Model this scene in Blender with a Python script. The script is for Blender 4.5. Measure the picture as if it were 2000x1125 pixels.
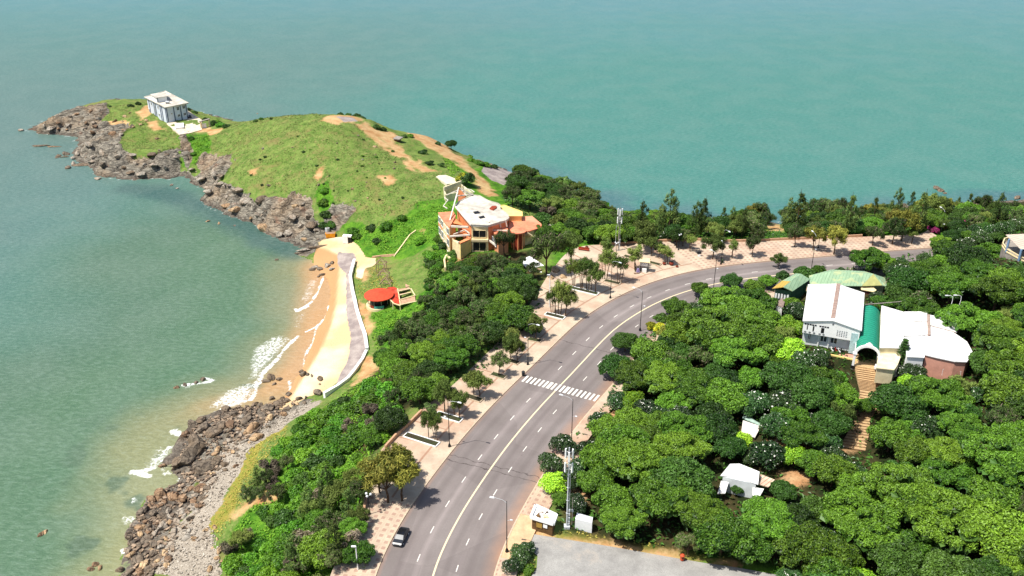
import bpy, math, random
import numpy as np
from mathutils import Vector, Matrix
S = bpy.context.scene
for o in list(bpy.data.objects): bpy.data.objects.remove(o)
# ------------------------------------------------------------------ camera, sky, sun
CH = 134.0; FPX = 1800.0; PITCH = math.radians(26)
cd = bpy.data.cameras.new('camera'); cam = bpy.data.objects.new('camera', cd); S.collection.objects.link(cam)
cam.location = (0, 0, CH); cam.rotation_euler = (math.pi/2-PITCH, 0, 0)
cd.sensor_width = 36; cd.lens = 36*FPX/2000; cd.clip_start = 1; cd.clip_end = 30000
S.camera = cam
SUN_EL, SUN_AZ = math.radians(62), math.radians(-114)     # azimuth measured from +y, clockwise seen from above
sd_ = Vector((math.sin(SUN_AZ)*math.cos(SUN_EL), math.cos(SUN_AZ)*math.cos(SUN_EL), math.sin(SUN_EL)))
ld = bpy.data.lights.new('sun', 'SUN'); ld.energy = 5.0; ld.angle = math.radians(0.5); ld.color = (1, .955, .88)
lo = bpy.data.objects.new('sun', ld); S.collection.objects.link(lo); lo.rotation_euler = (-sd_).to_track_quat('-Z', 'Y').to_euler(); lo.location = (-100, 0, 300)
w = bpy.data.worlds.new('World'); S.world = w; w.use_nodes = True
nt = w.node_tree; sky = nt.nodes.new('ShaderNodeTexSky'); sky.sky_type = 'NISHITA'; sky.sun_disc = False
sky.sun_elevation = SUN_EL; sky.sun_rotation = SUN_AZ; sky.altitude = 100; sky.dust_density = 2.0; sky.air_density = 1.0
bg = nt.nodes['Background']; nt.links.new(sky.outputs[0], bg.inputs[0]); bg.inputs[1].default_value = 0.11
S.view_settings.view_transform = 'Standard'; S.view_settings.look = 'None'; S.view_settings.gamma = 1; S.view_settings.exposure = 0.38
COL = S.collection
# ------------------------------------------------------------------ helpers
cp, sp = math.cos(PITCH), math.sin(PITCH)
def P(px, py, z=16.0):
    a = (px-1000)/FPX; b = (562.5-py)/FPX
    t = (CH-z)/(sp-b*cp)
    return Vector((a*t, (cp+b*sp)*t, z))
def proj(x, y, z):
    v = z-CH; zc = y*cp-v*sp; yc = y*sp+v*cp
    return 1000+FPX*x/zc, 562.5-FPX*yc/zc, FPX/zc
def rgb(r, g, b):                                      # sRGB 0-255 to linear
    f = lambda c: (c/255)/12.92 if c/255 <= .04045 else ((c/255+.055)/1.055)**2.4
    return (f(r), f(g), f(b), 1)
class NT:
    def __init__(s, name, rough=.8, spec=.3):
        s.m = bpy.data.materials.new(name); s.m.use_nodes = True; s.t = s.m.node_tree
        s.b = s.t.nodes['Principled BSDF']; s.b.inputs['Roughness'].default_value = rough
        s.b.inputs['Specular IOR Level'].default_value = spec
    def n(s, ty, **kw):
        d = s.t.nodes.new('ShaderNode'+ty)
        for k, v in kw.items():
            if k[0] == '_': setattr(d, k[1:], v)
            else:
                i = d.inputs[int(k[1:])] if k[0] == 'i' and k[1:].isdigit() else d.inputs[k.replace('_', ' ')]
                s.set(i, v)
        return d
    def set(s, i, v):
        if isinstance(v, bpy.types.NodeSocket): s.t.links.new(v, i)
        elif isinstance(v, bpy.types.Node): s.t.links.new(v.outputs[0], i)
        else: i.default_value = v
    def math(s, op, a, b=0.0, clamp=False):
        d = s.t.nodes.new('ShaderNodeMath'); d.operation = op; d.use_clamp = clamp; s.set(d.inputs[0], a); s.set(d.inputs[1], b); return d.outputs[0]
    def mix(s, f, a, b, mode='MIX'):
        d = s.t.nodes.new('ShaderNodeMix'); d.data_type = 'RGBA'; d.blend_type = mode; s.set(d.inputs[0], f); s.set(d.inputs[6], a); s.set(d.inputs[7], b); return d.outputs[2]
    def ramp(s, f, lo, hi):
        d = s.t.nodes.new('ShaderNodeMapRange'); s.set(d.inputs[0], f); d.inputs[1].default_value = lo; d.inputs[2].default_value = hi; return d.outputs[0]
    def noise(s, scale, detail=4, rough=.55, vec=None, out=0):
        d = s.n('TexNoise', Scale=scale, Detail=detail, Roughness=rough)
        if vec is not None: s.set(d.inputs['Vector'], vec)
        return d.outputs[out]
    def pos(s): return s.n('NewGeometry').outputs['Position']
    def attr(s, nm, out='Color'): return s.n('Attribute', _attribute_name=nm).outputs[out]
    def sep(s, c): return s.n('SeparateColor', i0=c).outputs
    def bump(s, h, st=.5, dist=.1):
        d = s.n('Bump', Strength=st, Distance=dist, Height=h); s.set(s.b.inputs['Normal'], d); return d
    def col(s, c): s.set(s.b.inputs['Base Color'], c)
def simple(name, c, rough=.7, var=.18, scale=1.5, spec=.3, metal=0, bump=0, c2=None):
    m = NT(name, rough, spec); p = m.pos()
    n = m.noise(scale, 5, .6, p); n2 = m.noise(scale*.17, 3, .5, p)
    dk = tuple(x*(1-var*2) for x in c[:3])+(1,); lt = tuple(min(x*(1+var), .92) for x in c[:3])+(1,)
    k = m.mix(m.ramp(n, .3, .7), dk, lt)
    k = m.mix(m.math('MULTIPLY', m.ramp(n2, .45, .75), .6 if c2 else .25), k, c2 or dk)
    m.col(k); m.b.inputs['Metallic'].default_value = metal
    if bump: m.bump(n, bump, .05)
    return m.m
class MB:
    def __init__(s): s.v = []; s.f = []; s.mi = []; s.mats = []; s.sm = []
    def mat(s, m):
        if m not in s.mats: s.mats.append(m)
        return s.mats.index(m)
    def add(s, vs, fs, m=0, sm=False):
        b = len(s.v); s.v += [tuple(v) for v in vs]
        for f in fs: s.f.append(tuple(i+b for i in f)); s.mi.append(m); s.sm.append(sm)
        return s
    def box(s, c, size, rz=0, m=0, taper=1.0, rx=0):
        x, y, z = size[0]/2, size[1]/2, size[2]/2; vs = []
        M = Matrix.Rotation(rz, 3, 'Z') @ Matrix.Rotation(rx, 3, 'X')
        for k in (-1, 1):
            t = taper if k > 0 else 1
            for i, j in ((-1, -1), (1, -1), (1, 1), (-1, 1)): vs.append(M @ Vector((i*x*t, j*y*t, k*z))+Vector(c))
        return s.add(vs, [(3, 2, 1, 0), (4, 5, 6, 7), (0, 1, 5, 4), (1, 2, 6, 5), (2, 3, 7, 6), (3, 0, 4, 7)], m)
    def prism(s, pts, z0, z1, m=0, mtop=None, bevel=0):
        n = len(pts); a = sum(pts[i][0]*pts[(i+1) % n][1]-pts[(i+1) % n][0]*pts[i][1] for i in range(n))
        if a < 0: pts = list(pts)[::-1]
        g = lambda q, z: z if not callable(z) else z(q[0], q[1])
        vs = [(q[0], q[1], g(q, z0)) for q in pts]+[(q[0], q[1], g(q, z1)) for q in pts]
        s.add(vs, [tuple(range(n))[::-1]]+[(i, (i+1) % n, n+(i+1) % n, n+i) for i in range(n)], m)
        s.add(vs[n:], [tuple(range(n))], m if mtop is None else mtop)
        return s
    def tube(s, a, b, r0, r1=None, n=6, m=0, cap=True, sm=True):
        a = Vector(a); b = Vector(b); r1 = r0 if r1 is None else r1; d = (b-a).normalized()
        u = d.orthogonal().normalized(); v = d.cross(u); vs = []
        for c, r in ((a, r0), (b, r1)):
            for i in range(n): t = 2*math.pi*i/n; vs.append(c+(u*math.cos(t)+v*math.sin(t))*r)
        s.add(vs, [(i, (i+1) % n, n+(i+1) % n, n+i) for i in range(n)], m, sm)
        if cap: s.add(vs, [tuple(range(n))[::-1], tuple(range(n, 2*n))], m)
        return s
    def path(s, pts, r0, r1=None, n=6, m=0):
        r1 = r0 if r1 is None else r1; k = len(pts)-1
        for i in range(k): s.tube(pts[i], pts[i+1], r0+(r1-r0)*i/k, r0+(r1-r0)*(i+1)/k, n, m)
        return s
    def beam(s, a, b, w, h, m=0):
        a = Vector(a); b = Vector(b); d = b-a; L = d.length
        if L < 1e-4: return s
        d.normalize(); u = Vector((0, 0, 1)).cross(d)
        if u.length < .05: u = Vector((1, 0, 0))
        u.normalize(); v = d.cross(u); vs = []
        for c in (a, b):
            for i, j in ((-1, -1), (1, -1), (1, 1), (-1, 1)): vs.append(c+u*i*w/2+v*j*h/2)
        return s.add(vs, [(3, 2, 1, 0), (4, 5, 6, 7), (0, 1, 5, 4), (1, 2, 6, 5), (2, 3, 7, 6), (3, 0, 4, 7)], m)
    def cyl(s, c, r, h, n=16, m=0, r1=None): return s.tube(c, (c[0], c[1], c[2]+h), r, r1, n, m)
    def ball(s, c, r, m=0, nu=8, nv=5, sc=(1, 1, 1)):
        vs = [(c[0], c[1], c[2]-r*sc[2])]
        for j in range(1, nv):
            t = math.pi*j/nv-math.pi/2
            for i in range(nu): p = 2*math.pi*i/nu; vs.append((c[0]+r*sc[0]*math.cos(t)*math.cos(p), c[1]+r*sc[1]*math.cos(t)*math.sin(p), c[2]+r*sc[2]*math.sin(t)))
        vs.append((c[0], c[1], c[2]+r*sc[2])); fs = []; L = len(vs)-1
        for i in range(nu):
            fs.append((0, 1+(i+1) % nu, 1+i)); fs.append((L, L-nu+i, L-nu+(i+1) % nu))
            for j in range(nv-2): a = 1+j*nu; fs.append((a+i, a+(i+1) % nu, a+nu+(i+1) % nu, a+nu+i))
        return s.add(vs, fs, m, True)
    def build(s, name, mats, parent=None, loc=None):
        me = bpy.data.meshes.new(name); o = 0
        lv = Vector(loc) if loc is not None else Vector((0, 0, 0))
        me.from_pydata([(v[0]-lv.x, v[1]-lv.y, v[2]-lv.z) for v in s.v], [], s.f)
        for m in (mats if isinstance(mats, (list, tuple)) else [mats]): me.materials.append(m)
        me.polygons.foreach_set('material_index', s.mi); me.polygons.foreach_set('use_smooth', s.sm)
        me.update()
        o = bpy.data.objects.new(name, me); COL.objects.link(o); o.location = lv
        if parent: o.parent = parent
        return o
def tag(o, label=None, cat=None, group=None, kind=None):
    if label: o['label'] = label
    if cat: o['category'] = cat
    if group: o['group'] = group
    if kind: o['kind'] = kind
    return o
def thing(name, label, cat, loc=(0, 0, 0), rz=0, group=None, sc=None):
    o = bpy.data.objects.new(name, None); COL.objects.link(o); o.location = loc; o.rotation_euler = (0, 0, rz)
    o.empty_display_size = .5
    if sc: o.scale = (sc, sc, sc) if not isinstance(sc, tuple) else sc
    return tag(o, label, cat, group)
def dup(root, loc, rz=0, sc=1, label=None, group=None, cat=None):
    r = root.copy(); COL.objects.link(r); r.location = loc; r.rotation_euler = (0, 0, rz)
    r.scale = sc if isinstance(sc, tuple) else (sc, sc, sc)
    if label: r['label'] = label
    if group: r['group'] = group
    if cat: r['category'] = cat
    for ch in list(root.children):
        c = ch.copy(); COL.objects.link(c); c.parent = r
        for g in ch.children: d = g.copy(); COL.objects.link(d); d.parent = c
    return r
def fmesh(name, V, F, mats, attrs=None, uv=None, smooth=True, mi=None, parent=None):   # numpy mesh, F (n,4)
    me = bpy.data.meshes.new(name); k = F.shape[1]
    me.vertices.add(len(V)); me.vertices.foreach_set('co', V.astype(np.float32).ravel())
    me.loops.add(F.size); me.loops.foreach_set('vertex_index', F.astype(np.int32).ravel())
    me.polygons.add(len(F)); me.polygons.foreach_set('loop_start', np.arange(0, F.size, k, dtype=np.int32))
    me.polygons.foreach_set('loop_total', np.full(len(F), k, np.int32))
    for m in (mats if isinstance(mats, (list, tuple)) else [mats]): me.materials.append(m)
    me.update(calc_edges=True)
    me.polygons.foreach_set('use_smooth', np.full(len(F), smooth))
    if mi is not None: me.polygons.foreach_set('material_index', mi.astype(np.int32))
    for nm, a in (attrs or {}).items():
        at = me.attributes.new(nm, 'FLOAT_COLOR', 'POINT'); at.data.foreach_set('color', a.astype(np.float32).ravel())
    if uv is not None:
        l = me.uv_layers.new(name='UVMap'); l.data.foreach_set('uv', uv[F.ravel()].astype(np.float32).ravel())
    me.update()
    o = bpy.data.objects.new(name, me); COL.objects.link(o)
    if parent: o.parent = parent
    return o
def gridf(nx, ny):
    i = np.arange(nx-1)[:, None]; j = np.arange(ny-1)[None, :]; a = (i*ny+j)
    return np.stack([a, a+ny, a+ny+1, a+1], -1).reshape(-1, 4)
def axis(*segs):                                       # (start, end, step) runs joined
    out = []
    for a, b, s in segs: n = max(1, round(abs(b-a)/s)); out += list(np.linspace(a, b, n, endpoint=False))
    out.append(segs[-1][1]); return np.array(out)
def h2(i, j, seed):
    v = np.sin(i*127.1+j*311.7+seed*74.7)*43758.5453; return v-np.floor(v)
def vnoise(X, Y, sc, seed=0, oct=4, gain=.5):
    t = 0; a = 1; tot = 0
    for o in range(oct):
        x = X/sc+seed*3.1; y = Y/sc-seed*1.7; i = np.floor(x); j = np.floor(y); fx = x-i; fy = y-j
        fx = fx*fx*(3-2*fx); fy = fy*fy*(3-2*fy)
        n = (h2(i, j, seed)*(1-fx)+h2(i+1, j, seed)*fx)*(1-fy)+(h2(i, j+1, seed)*(1-fx)+h2(i+1, j+1, seed)*fx)*fy
        t = t+a*n; tot += a; a *= gain; sc = sc/2; seed += 1
    return t/tot
def worley(X, Y, cell, seed):
    x = X/cell; y = Y/cell; i = np.floor(x); j = np.floor(y); d1 = np.full(x.shape, 9.); d2 = d1.copy(); r = np.zeros(x.shape); gx = r.copy(); gy = r.copy()
    for a in (-1, 0, 1):
        for b in (-1, 0, 1):
            cx = i+a+h2(i+a, j+b, seed); cy = j+b+h2(i+a, j+b, seed+9); d = np.hypot(cx-x, cy-y)
            m = d < d1; d2 = np.where(m, d1, np.minimum(d2, d)); d1 = np.where(m, d, d1)
            r = np.where(m, h2(i+a, j+b, seed+5), r); gx = np.where(m, x-cx, gx); gy = np.where(m, y-cy, gy)
    return d1, d2, r, gx, gy
def segd(X, Y, L, closed=False):                       # distance to a polyline
    L = np.asarray(L, float)[:, :2]; n = len(L); d = np.full(X.shape, 1e9)
    for k in range(n if closed else n-1):
        a = L[k]; b = L[(k+1) % n]; ab = b-a; q = (ab**2).sum()+1e-9
        t = np.clip(((X-a[0])*ab[0]+(Y-a[1])*ab[1])/q, 0, 1)
        d = np.minimum(d, np.hypot(X-a[0]-t*ab[0], Y-a[1]-t*ab[1]))
    return d
def inside(X, Y, L):
    L = np.asarray(L, float)[:, :2]; c = np.zeros(X.shape, bool); n = len(L)
    for k in range(n):
        x0, y0 = L[k]; x1, y1 = L[(k+1) % n]
        if y0 == y1: continue
        c ^= ((y0 > Y) != (y1 > Y)) & (X < (x1-x0)*(Y-y0)/(y1-y0)+x0)
    return c
def sdp(X, Y, L): d = segd(X, Y, L, True); return np.where(inside(X, Y, L), d, -d)
def sm(x, a, b): t = np.clip((x-a)/(b-a), 0, 1); return t*t*(3-2*t)
# ------------------------------------------------------------------ coast and ground heights
COAST_PX = [(190, 1180), (235, 1120), (252, 1062), (243, 1040), (268, 1008), (283, 975), (322, 952), (352, 940), (330, 915), (312, 905), (335, 880), (355, 848),
 (390, 815), (430, 800), (470, 797), (520, 792), (548, 782), (563, 765), (577, 740), (592, 720), (600, 700), (612, 668), (624, 640), (641, 600), (646, 570), (640, 545),
 (622, 528), (612, 508), (585, 500), (578, 494), (600, 484), (572, 474), (545, 470), (520, 455), (500, 440), (465, 425), (430, 412), (402, 402),
 (393, 392), (405, 377), (390, 366), (370, 356), (355, 347), (330, 351), (290, 348), (255, 351), (215, 348), (190, 346), (175, 327), (145, 316),
 (139, 300), (145, 275), (160, 268), (137, 266), (110, 265), (78, 261), (51, 256), (54, 247), (80, 238), (110, 226), (150, 208), (200, 196), (280, 192), (350, 205), (400, 222),
 (430, 228), (460, 236), (480, 238), (560, 248), (650, 260), (760, 275), (840, 294), (900, 310), (985, 331), (1040, 350), (1130, 378), (1200, 408), (1290, 424), (1400, 434),
 (1490, 438), (1600, 424), (1700, 418), (1800, 408), (1900, 401), (1985, 392), (2100, 384)]
COAST = [tuple(P(x, y, 0))[:2] for x, y in COAST_PX]+[(420, 400), (420, 20), (-60, 20)]
_c = []
for i, a in enumerate(COAST):                         # break up long straight runs
    b = COAST[(i+1) % len(COAST)]; L = math.hypot(b[0]-a[0], b[1]-a[1]); n = max(1, int(L/4)) if L < 60 and i < len(COAST_PX)-1 else 1
    for k in range(n):
        t = k/n; x = a[0]+(b[0]-a[0])*t; y = a[1]+(b[1]-a[1])*t
        if k and not 16 <= i <= 25:
            x += (h2(x, y, 3)-.5)*2.4; y += (h2(x, y, 4)-.5)*2.4
        _c.append((x, y))
COAST = _c
CTRL = [ # px, py, z : heights read off the photograph
 # road and plazas
 (740, 1125, 16), (790, 1010, 16), (850, 925, 16), (900, 860, 16), (970, 785, 16), (1040, 715, 16), (1120, 640, 16), (1240, 565, 16), (1400, 520, 16), (1550, 506, 16), (1720, 490, 16), (1800, 483, 16),
 (970, 1125, 16), (1050, 950, 16), (1110, 860, 16), (1180, 765, 16), (1240, 690, 16), (1330, 610, 16), (1450, 565, 16.5), (1600, 535, 18), (860, 1125, 16), (1090, 760, 16), (1300, 1125, 16), (1600, 1180, 16), (1150, 1050, 16), (1030, 1250, 16), (800, 1250, 16),
 (710, 1000, 15.8), (718, 930, 15.8), (760, 860, 15.8), (820, 800, 15.8), (880, 720, 15.5), (960, 640, 15.5), (1050, 560, 15.8), (1100, 500, 15.8), (1150, 480, 15.5), (1250, 480, 15.5), (1360, 472, 15.5), (1500, 472, 15.5), (1640, 466, 15.5), (1800, 458, 15.5),
 # slope behind the road down to the far shore
 (1080, 440, 13), (1150, 440, 10), (1300, 450, 9), (1500, 455, 8), (1700, 440, 8), (1850, 430, 10), (1030, 380, 9), (1100, 400, 7), (1950, 420, 12), (2100, 420, 16),
 # wooded hill on the right
 (1300, 640, 17), (1420, 640, 19), (1520, 600, 20), (1300, 760, 17), (1300, 900, 16.5), (1420, 800, 18), (1450, 930, 17), (1600, 800, 20), (1620, 690, 23), (1700, 700, 23), (1850, 720, 23.5), (1560, 570, 22), (1680, 560, 23), (1800, 560, 25),
 (1900, 520, 29), (1985, 500, 32), (2100, 480, 34), (1900, 640, 26), (2000, 640, 29), (1690, 770, 20.5), (1672, 870, 18), (1800, 850, 20), (1950, 850, 24), (1700, 1000, 17.5), (1900, 1020, 19), (2100, 1000, 24), (2100, 800, 28), (2200, 600, 33), (1600, 980, 17), (1800, 1125, 17),
 # slope from the promenade to the beach and rocks
 (700, 1100, 14.5), (640, 1100, 11), (560, 1100, 7.5), (480, 1100, 4.5), (430, 1125, 2.6), (660, 1000, 12), (580, 980, 8.5), (500, 985, 5.5), (430, 1020, 3.0), (690, 900, 12), (620, 880, 8.5), (540, 880, 5), (470, 900, 2.6),
 (760, 800, 12), (690, 800, 8.5), (630, 800, 4.5), (580, 815, 2.6), (830, 700, 11.5), (770, 720, 7.5), (725, 720, 4), (880, 620, 12), (800, 640, 7), (740, 640, 4.2), (940, 560, 14), (860, 570, 9), (790, 590, 6), (1000, 520, 15),
 (380, 1060, 1.6), (330, 1040, .9), (400, 950, 1.4), (440, 880, 1.6), (350, 1120, 1.7), (500, 830, 1.6), (545, 810, 1.3), (420, 850, 1.5), (380, 890, 1.5), (300, 1110, 1),
 # beach, walkway
 (665, 500, 2.3), (680, 540, 2.4), (685, 600, 2.4), (692, 650, 2.4), (690, 700, 2.4), (660, 745, 2.3), (660, 600, 1.1), (650, 660, 1.1), (632, 710, 1.1), (612, 755, 1.0), (660, 560, 1.0), (640, 740, 1.7), (660, 700, 1.8),
 (600, 770, .9), (700, 500, 3), (695, 560, 3.2), (705, 610, 3.4), (718, 640, 3.6), (722, 680, 3.4), (700, 725, 3.2), (650, 762, 2.6), (690, 470, 3.2), (640, 485, 2.4), (655, 465, 3),
 (743, 600, 4.5), (750, 540, 4.6), (752, 500, 4.8), (720, 560, 3.8), (710, 470, 4.2), (800, 560, 7), (820, 500, 9.5), (780, 470, 7.5),
 # headland hill
 (475, 380, 6.5), (440, 370, 6), (520, 400, 7), (560, 405, 7.5), (610, 425, 7.5), (640, 425, 7), (600, 440, 4), (550, 430, 4), (420, 360, 3), (450, 350, 8.5), (430, 320, 8), (500, 350, 11), (560, 370, 11), (620, 385, 11.5), (690, 420, 9), (740, 440, 9), (800, 420, 12.5),
 (840, 440, 13), (870, 400, 15.5), (860, 350, 16.5), (840, 380, 15), (600, 330, 16), (520, 300, 16), (700, 350, 16.5), (780, 370, 15.5), (660, 290, 21), (740, 310, 19), (580, 270, 21), (490, 250, 16.5), (450, 270, 11.5),
 (490, 236, 16), (560, 229, 21.5), (640, 226, 26), (680, 232, 26), (650, 240, 26), (620, 236, 25.8), (720, 255, 22.5), (770, 275, 18.5), (830, 300, 15.5), (860, 320, 15.5), (910, 345, 14.5), (940, 370, 14), (1000, 400, 14), (960, 470, 15), (900, 480, 14.5), (1000, 470, 15.5), (900, 440, 15.2), (940, 420, 15.2), (1040, 450, 15.4), (870, 470, 13.6),
 (838, 268, 13), (870, 290, 12.2), (905, 315, 11.5), (935, 345, 11.5), (800, 262, 14), (950, 320, 6.5), (990, 342, 6), (980, 365, 9), (730, 240, 19), (760, 262, 13),
 # neck and lighthouse point
 (410, 256, 8.5), (440, 252, 11), (385, 270, 8), (380, 300, 6), (400, 330, 3), (370, 330, 3), (345, 262, 8.2), (390, 240, 8.4), (420, 240, 6), (330, 246, 8.5), (370, 235, 8.5), (300, 225, 9), (270, 215, 9.5), (290, 205, 9), (240, 208, 8.5), (320, 215, 8.5),
 (260, 260, 7.5), (320, 265, 7.5), (220, 260, 6.5), (290, 290, 6.8), (350, 290, 6.5), (240, 290, 6.2), (190, 270, 4.5), (180, 300, 4), (200, 325, 3.6), (250, 330, 3.2), (310, 330, 3.4), (350, 320, 4), (175, 280, 4.5), (160, 300, 2.5),
 (200, 235, 7), (180, 212, 8), (200, 207, 7.5), (160, 245, 5), (150, 228, 6), (115, 235, 5.5), (120, 250, 3), (90, 245, 4), (80, 250, 3),
]
PTS = [tuple(P(x, y, z)) for x, y, z in CTRL]
ci = np.array([c for c in COAST if c[1] > 60][::2]); PTS += [(x, y, 0.1) for x, y in ci]
PTS += [(-400, 300, -8), (-200, 200, -5), (-130, 240, -3), (-110, 290, -2.5), (-180, 320, -4), (-260, 380, -6), (-330, 480, -8), (-200, 540, -8), (-50, 520, -8), (100, 480, -8), (200, 440, -7), (420, 480, -8), (-140, 130, -3.5), (-200, 60, -6), (60, 400, -4), (-250, 440, -4),
 (420, 300, 30), (420, 150, 30), (300, 60, 24), (100, 40, 16), (0, 40, 16), (-40, 50, 14), (250, 200, 30), (-100, 40, -2)]
PTS = np.array(PTS)
def tps_fit(Q):
    X = Q[:, :2]/100; n = len(X); d2 = ((X[:, None]-X[None])**2).sum(-1); K = .5*d2*np.log(d2+1e-12)
    A = np.zeros((n+3, n+3)); A[:n, :n] = K+np.eye(n)*2e-4; A[:n, n] = 1; A[:n, n+1:] = X; A[n, :n] = 1; A[n+1:, :n] = X.T
    b = np.zeros(n+3); b[:n] = Q[:, 2]; return np.linalg.solve(A, b), X
TW, TX = tps_fit(PTS)
def tps(x, y):
    x = np.asarray(x, float)/100; y = np.asarray(y, float)/100; n = len(TX); z = TW[n]+TW[n+1]*x+TW[n+2]*y
    for k in range(n):
        d2 = (x-TX[k, 0])**2+(y-TX[k, 1])**2; z = z+TW[k]*.5*d2*np.log(d2+1e-12)
    return z
gx = axis((-420, -290, 10), (-290, 15, .8), (15, 420, 2.5)); gy = axis((20, 110, 5), (110, 500, .8), (500, 560, 6))
GX, GY = np.meshgrid(gx, gy, indexing='ij')
SDC = sdp(GX, GY, COAST)
Z0 = np.clip(tps(GX, GY), -8, 45)
Z0 = np.where(SDC > 0, np.maximum(Z0, .1+np.minimum(SDC, 6)*.08), np.minimum(Z0, -.25+SDC*.1)); Z0 = np.maximum(Z0, -9)
GZ = Z0
def hz(x, y):
    x = np.asarray(x, float); y = np.asarray(y, float)
    i = np.clip(np.searchsorted(gx, x)-1, 0, len(gx)-2); j = np.clip(np.searchsorted(gy, y)-1, 0, len(gy)-2)
    fx = np.clip((x-gx[i])/(gx[i+1]-gx[i]), 0, 1); fy = np.clip((y-gy[j])/(gy[j+1]-gy[j]), 0, 1)
    return (GZ[i, j]*(1-fx)+GZ[i+1, j]*fx)*(1-fy)+(GZ[i, j+1]*(1-fx)+GZ[i+1, j+1]*fx)*fy
def PT(px, py):                                        # where the line of sight meets the ground
    a = (px-1000)/FPX; b = (562.5-py)/FPX; d = np.array([a, cp+b*sp, -(sp-b*cp)])
    t = np.arange(90, 800, .4); q = d[None]*t[:, None]; q[:, 2] += CH
    u = np.nonzero(q[:, 2] < np.maximum(hz(q[:, 0], q[:, 1]), 0))[0]
    k = u[0] if len(u) else len(t)-1
    return Vector((q[k, 0], q[k, 1], max(float(hz(q[k, 0], q[k, 1])), 0)))
def PC(px, py, h):                                     # point h above the ground seen at this pixel
    z = 16.
    for _ in range(12): q = P(px, py, z+h); z = .5*z+.5*max(float(hz(q.x, q.y)), 0)
    q = P(px, py, z+h); return Vector((q.x, q.y, max(float(hz(q.x, q.y)), 0)))
def pw(pts): return [tuple(PT(x, y))[:2] for x, y in pts]
# ------------------------------------------------------------------ road line (world), then ground masks
LE_PX = [(731.7, 1125), (747.6, 1084.7), (769.6, 1045.6), (786.7, 1013.8), (811, 977), (835.6, 943), (860, 911), (884.5, 879), (908, 850.7), (937, 818), (966.7, 786.7), (996, 757), (1044, 712), (1072, 684), (1100, 656), (1127.5, 630),
 (1150, 613), (1175, 597.5), (1200, 583), (1225, 570), (1275, 550), (1337.5, 532.5), (1400, 521), (1457.5, 514), (1545, 506), (1650, 498), (1720, 491.5), (1790, 486), (1850, 482), (1885, 480)]
le = [(-27.5, 60), (-26.2, 90), (-25.2, 110)]+[tuple(P(x, y, 16))[:2] for x, y in LE_PX]
def resample(L, step):
    L = np.array(L, float); d = np.r_[0, np.cumsum(np.hypot(*(L[1:]-L[:-1]).T))]; s = np.arange(0, d[-1], step)
    return np.stack([np.interp(s, d, L[:, 0]), np.interp(s, d, L[:, 1])], 1)
def smooth_line(L, step=1.0, win=13):
    q = resample(L, step); k = win//2
    pad = np.vstack([q[0]+(q[0]-q[1])*np.arange(k, 0, -1)[:, None], q, q[-1]+(q[-1]-q[-2])*np.arange(1, k+1)[:, None]])
    for _ in range(2): pad2 = np.stack([np.convolve(pad[:, i], np.ones(win)/win, 'valid') for i in (0, 1)], 1); pad = np.vstack([pad2[0]+(pad2[0]-pad2[1])*np.arange(k, 0, -1)[:, None], pad2, pad2[-1]+(pad2[-1]-pad2[-2])*np.arange(1, k+1)[:, None]])
    return resample(pad2, step)
RL = smooth_line(le); TN = np.gradient(RL, axis=0); TN /= np.hypot(*TN.T)[:, None]; NR = np.stack([TN[:, 1], -TN[:, 0]], 1)
SS = np.arange(len(RL))*1.0
def road_sv(x, y):                                     # arc length and offset to the right of the left kerb
    d = np.hypot(RL[:, 0]-x, RL[:, 1]-y); k = int(d.argmin()); q = np.array([x, y])-RL[k]
    return SS[k]+float(q@TN[k]), float(q@NR[k])
def rpt(s, v):
    s = min(max(s, 0), len(RL)-1.001); k = int(s); f = s-k; a = RL[k]*(1-f)+RL[k+1]*f; n = NR[k]*(1-f)+NR[k+1]*f
    return a+n*v
ROADW = 20.7
# depth of the promenade beyond the left kerb
WALL_PX = [(709.7, 1001.6), (718, 935.6), (732, 895), (753, 869), (772, 848), (798.7, 824), (822.7, 800), (848, 783), (888, 750), (928, 713), (962, 680), (1000, 640), (1030, 602), (1050, 572), (1066, 545), (1086, 518), (1105, 495), (1130, 481), (1165, 478), (1210, 480), (1243, 476), (1292, 473), (1361, 470), (1431, 474), (1495, 471.5), (1532, 470), (1580, 468), (1642, 465.5), (1696, 462.5), (1771, 459.5), (1804, 458)]
WALL_W = [tuple(P(x, y, 16))[:2] for x, y in WALL_PX]
sv = np.array([road_sv(*q) for q in resample(WALL_W, 2)]); o_ = np.argsort(sv[:, 0]); sv = sv[o_]
DEP = np.interp(SS, np.r_[0, sv[0, 0]-.1, sv[:, 0], len(RL)], np.r_[8.5, 8.0, -sv[:, 1], 18]); DEP = np.clip(np.convolve(np.pad(DEP, 3, 'edge'), np.ones(7)/7, 'valid'), 6.5, 60)
inner = [tuple(RL[i]-NR[i]*(DEP[i]+.6)) for i in range(0, len(RL), 3)]
outer = [tuple(RL[i]+NR[i]*(ROADW+5)) for i in range(0, len(RL), 3)]
PAVED = inner+outer[::-1]
LOT_PX = [(1038, 1042), (1100, 1052), (1200, 1068), (1300, 1086), (1370, 1098), (1440, 1108), (1560, 1130), (1700, 1150), (1700, 1300), (1000, 1300), (1020, 1150), (1048, 1110), (1050, 1085), (1022, 1060)]
LOT = [tuple(P(x, y, 16))[:2] for x, y in LOT_PX]
def cap(Z, X, Y):
    d = np.maximum(sdp(X, Y, PAVED), sdp(X, Y, LOT)+.5); lim = 15.72+np.maximum(-d, 0)*.8
    Z = np.where(d > -14, np.minimum(Z, lim), Z); return np.where(d > 0, 15.72, Z)
GZ = cap(GZ, GX, GY)
FLATS = [([(1560, 700), (1575, 625), (1690, 600), (1720, 600), (1880, 640), (1860, 735), (1720, 745), (1672, 700)], 23.0)]   # terrace under the halls
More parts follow.
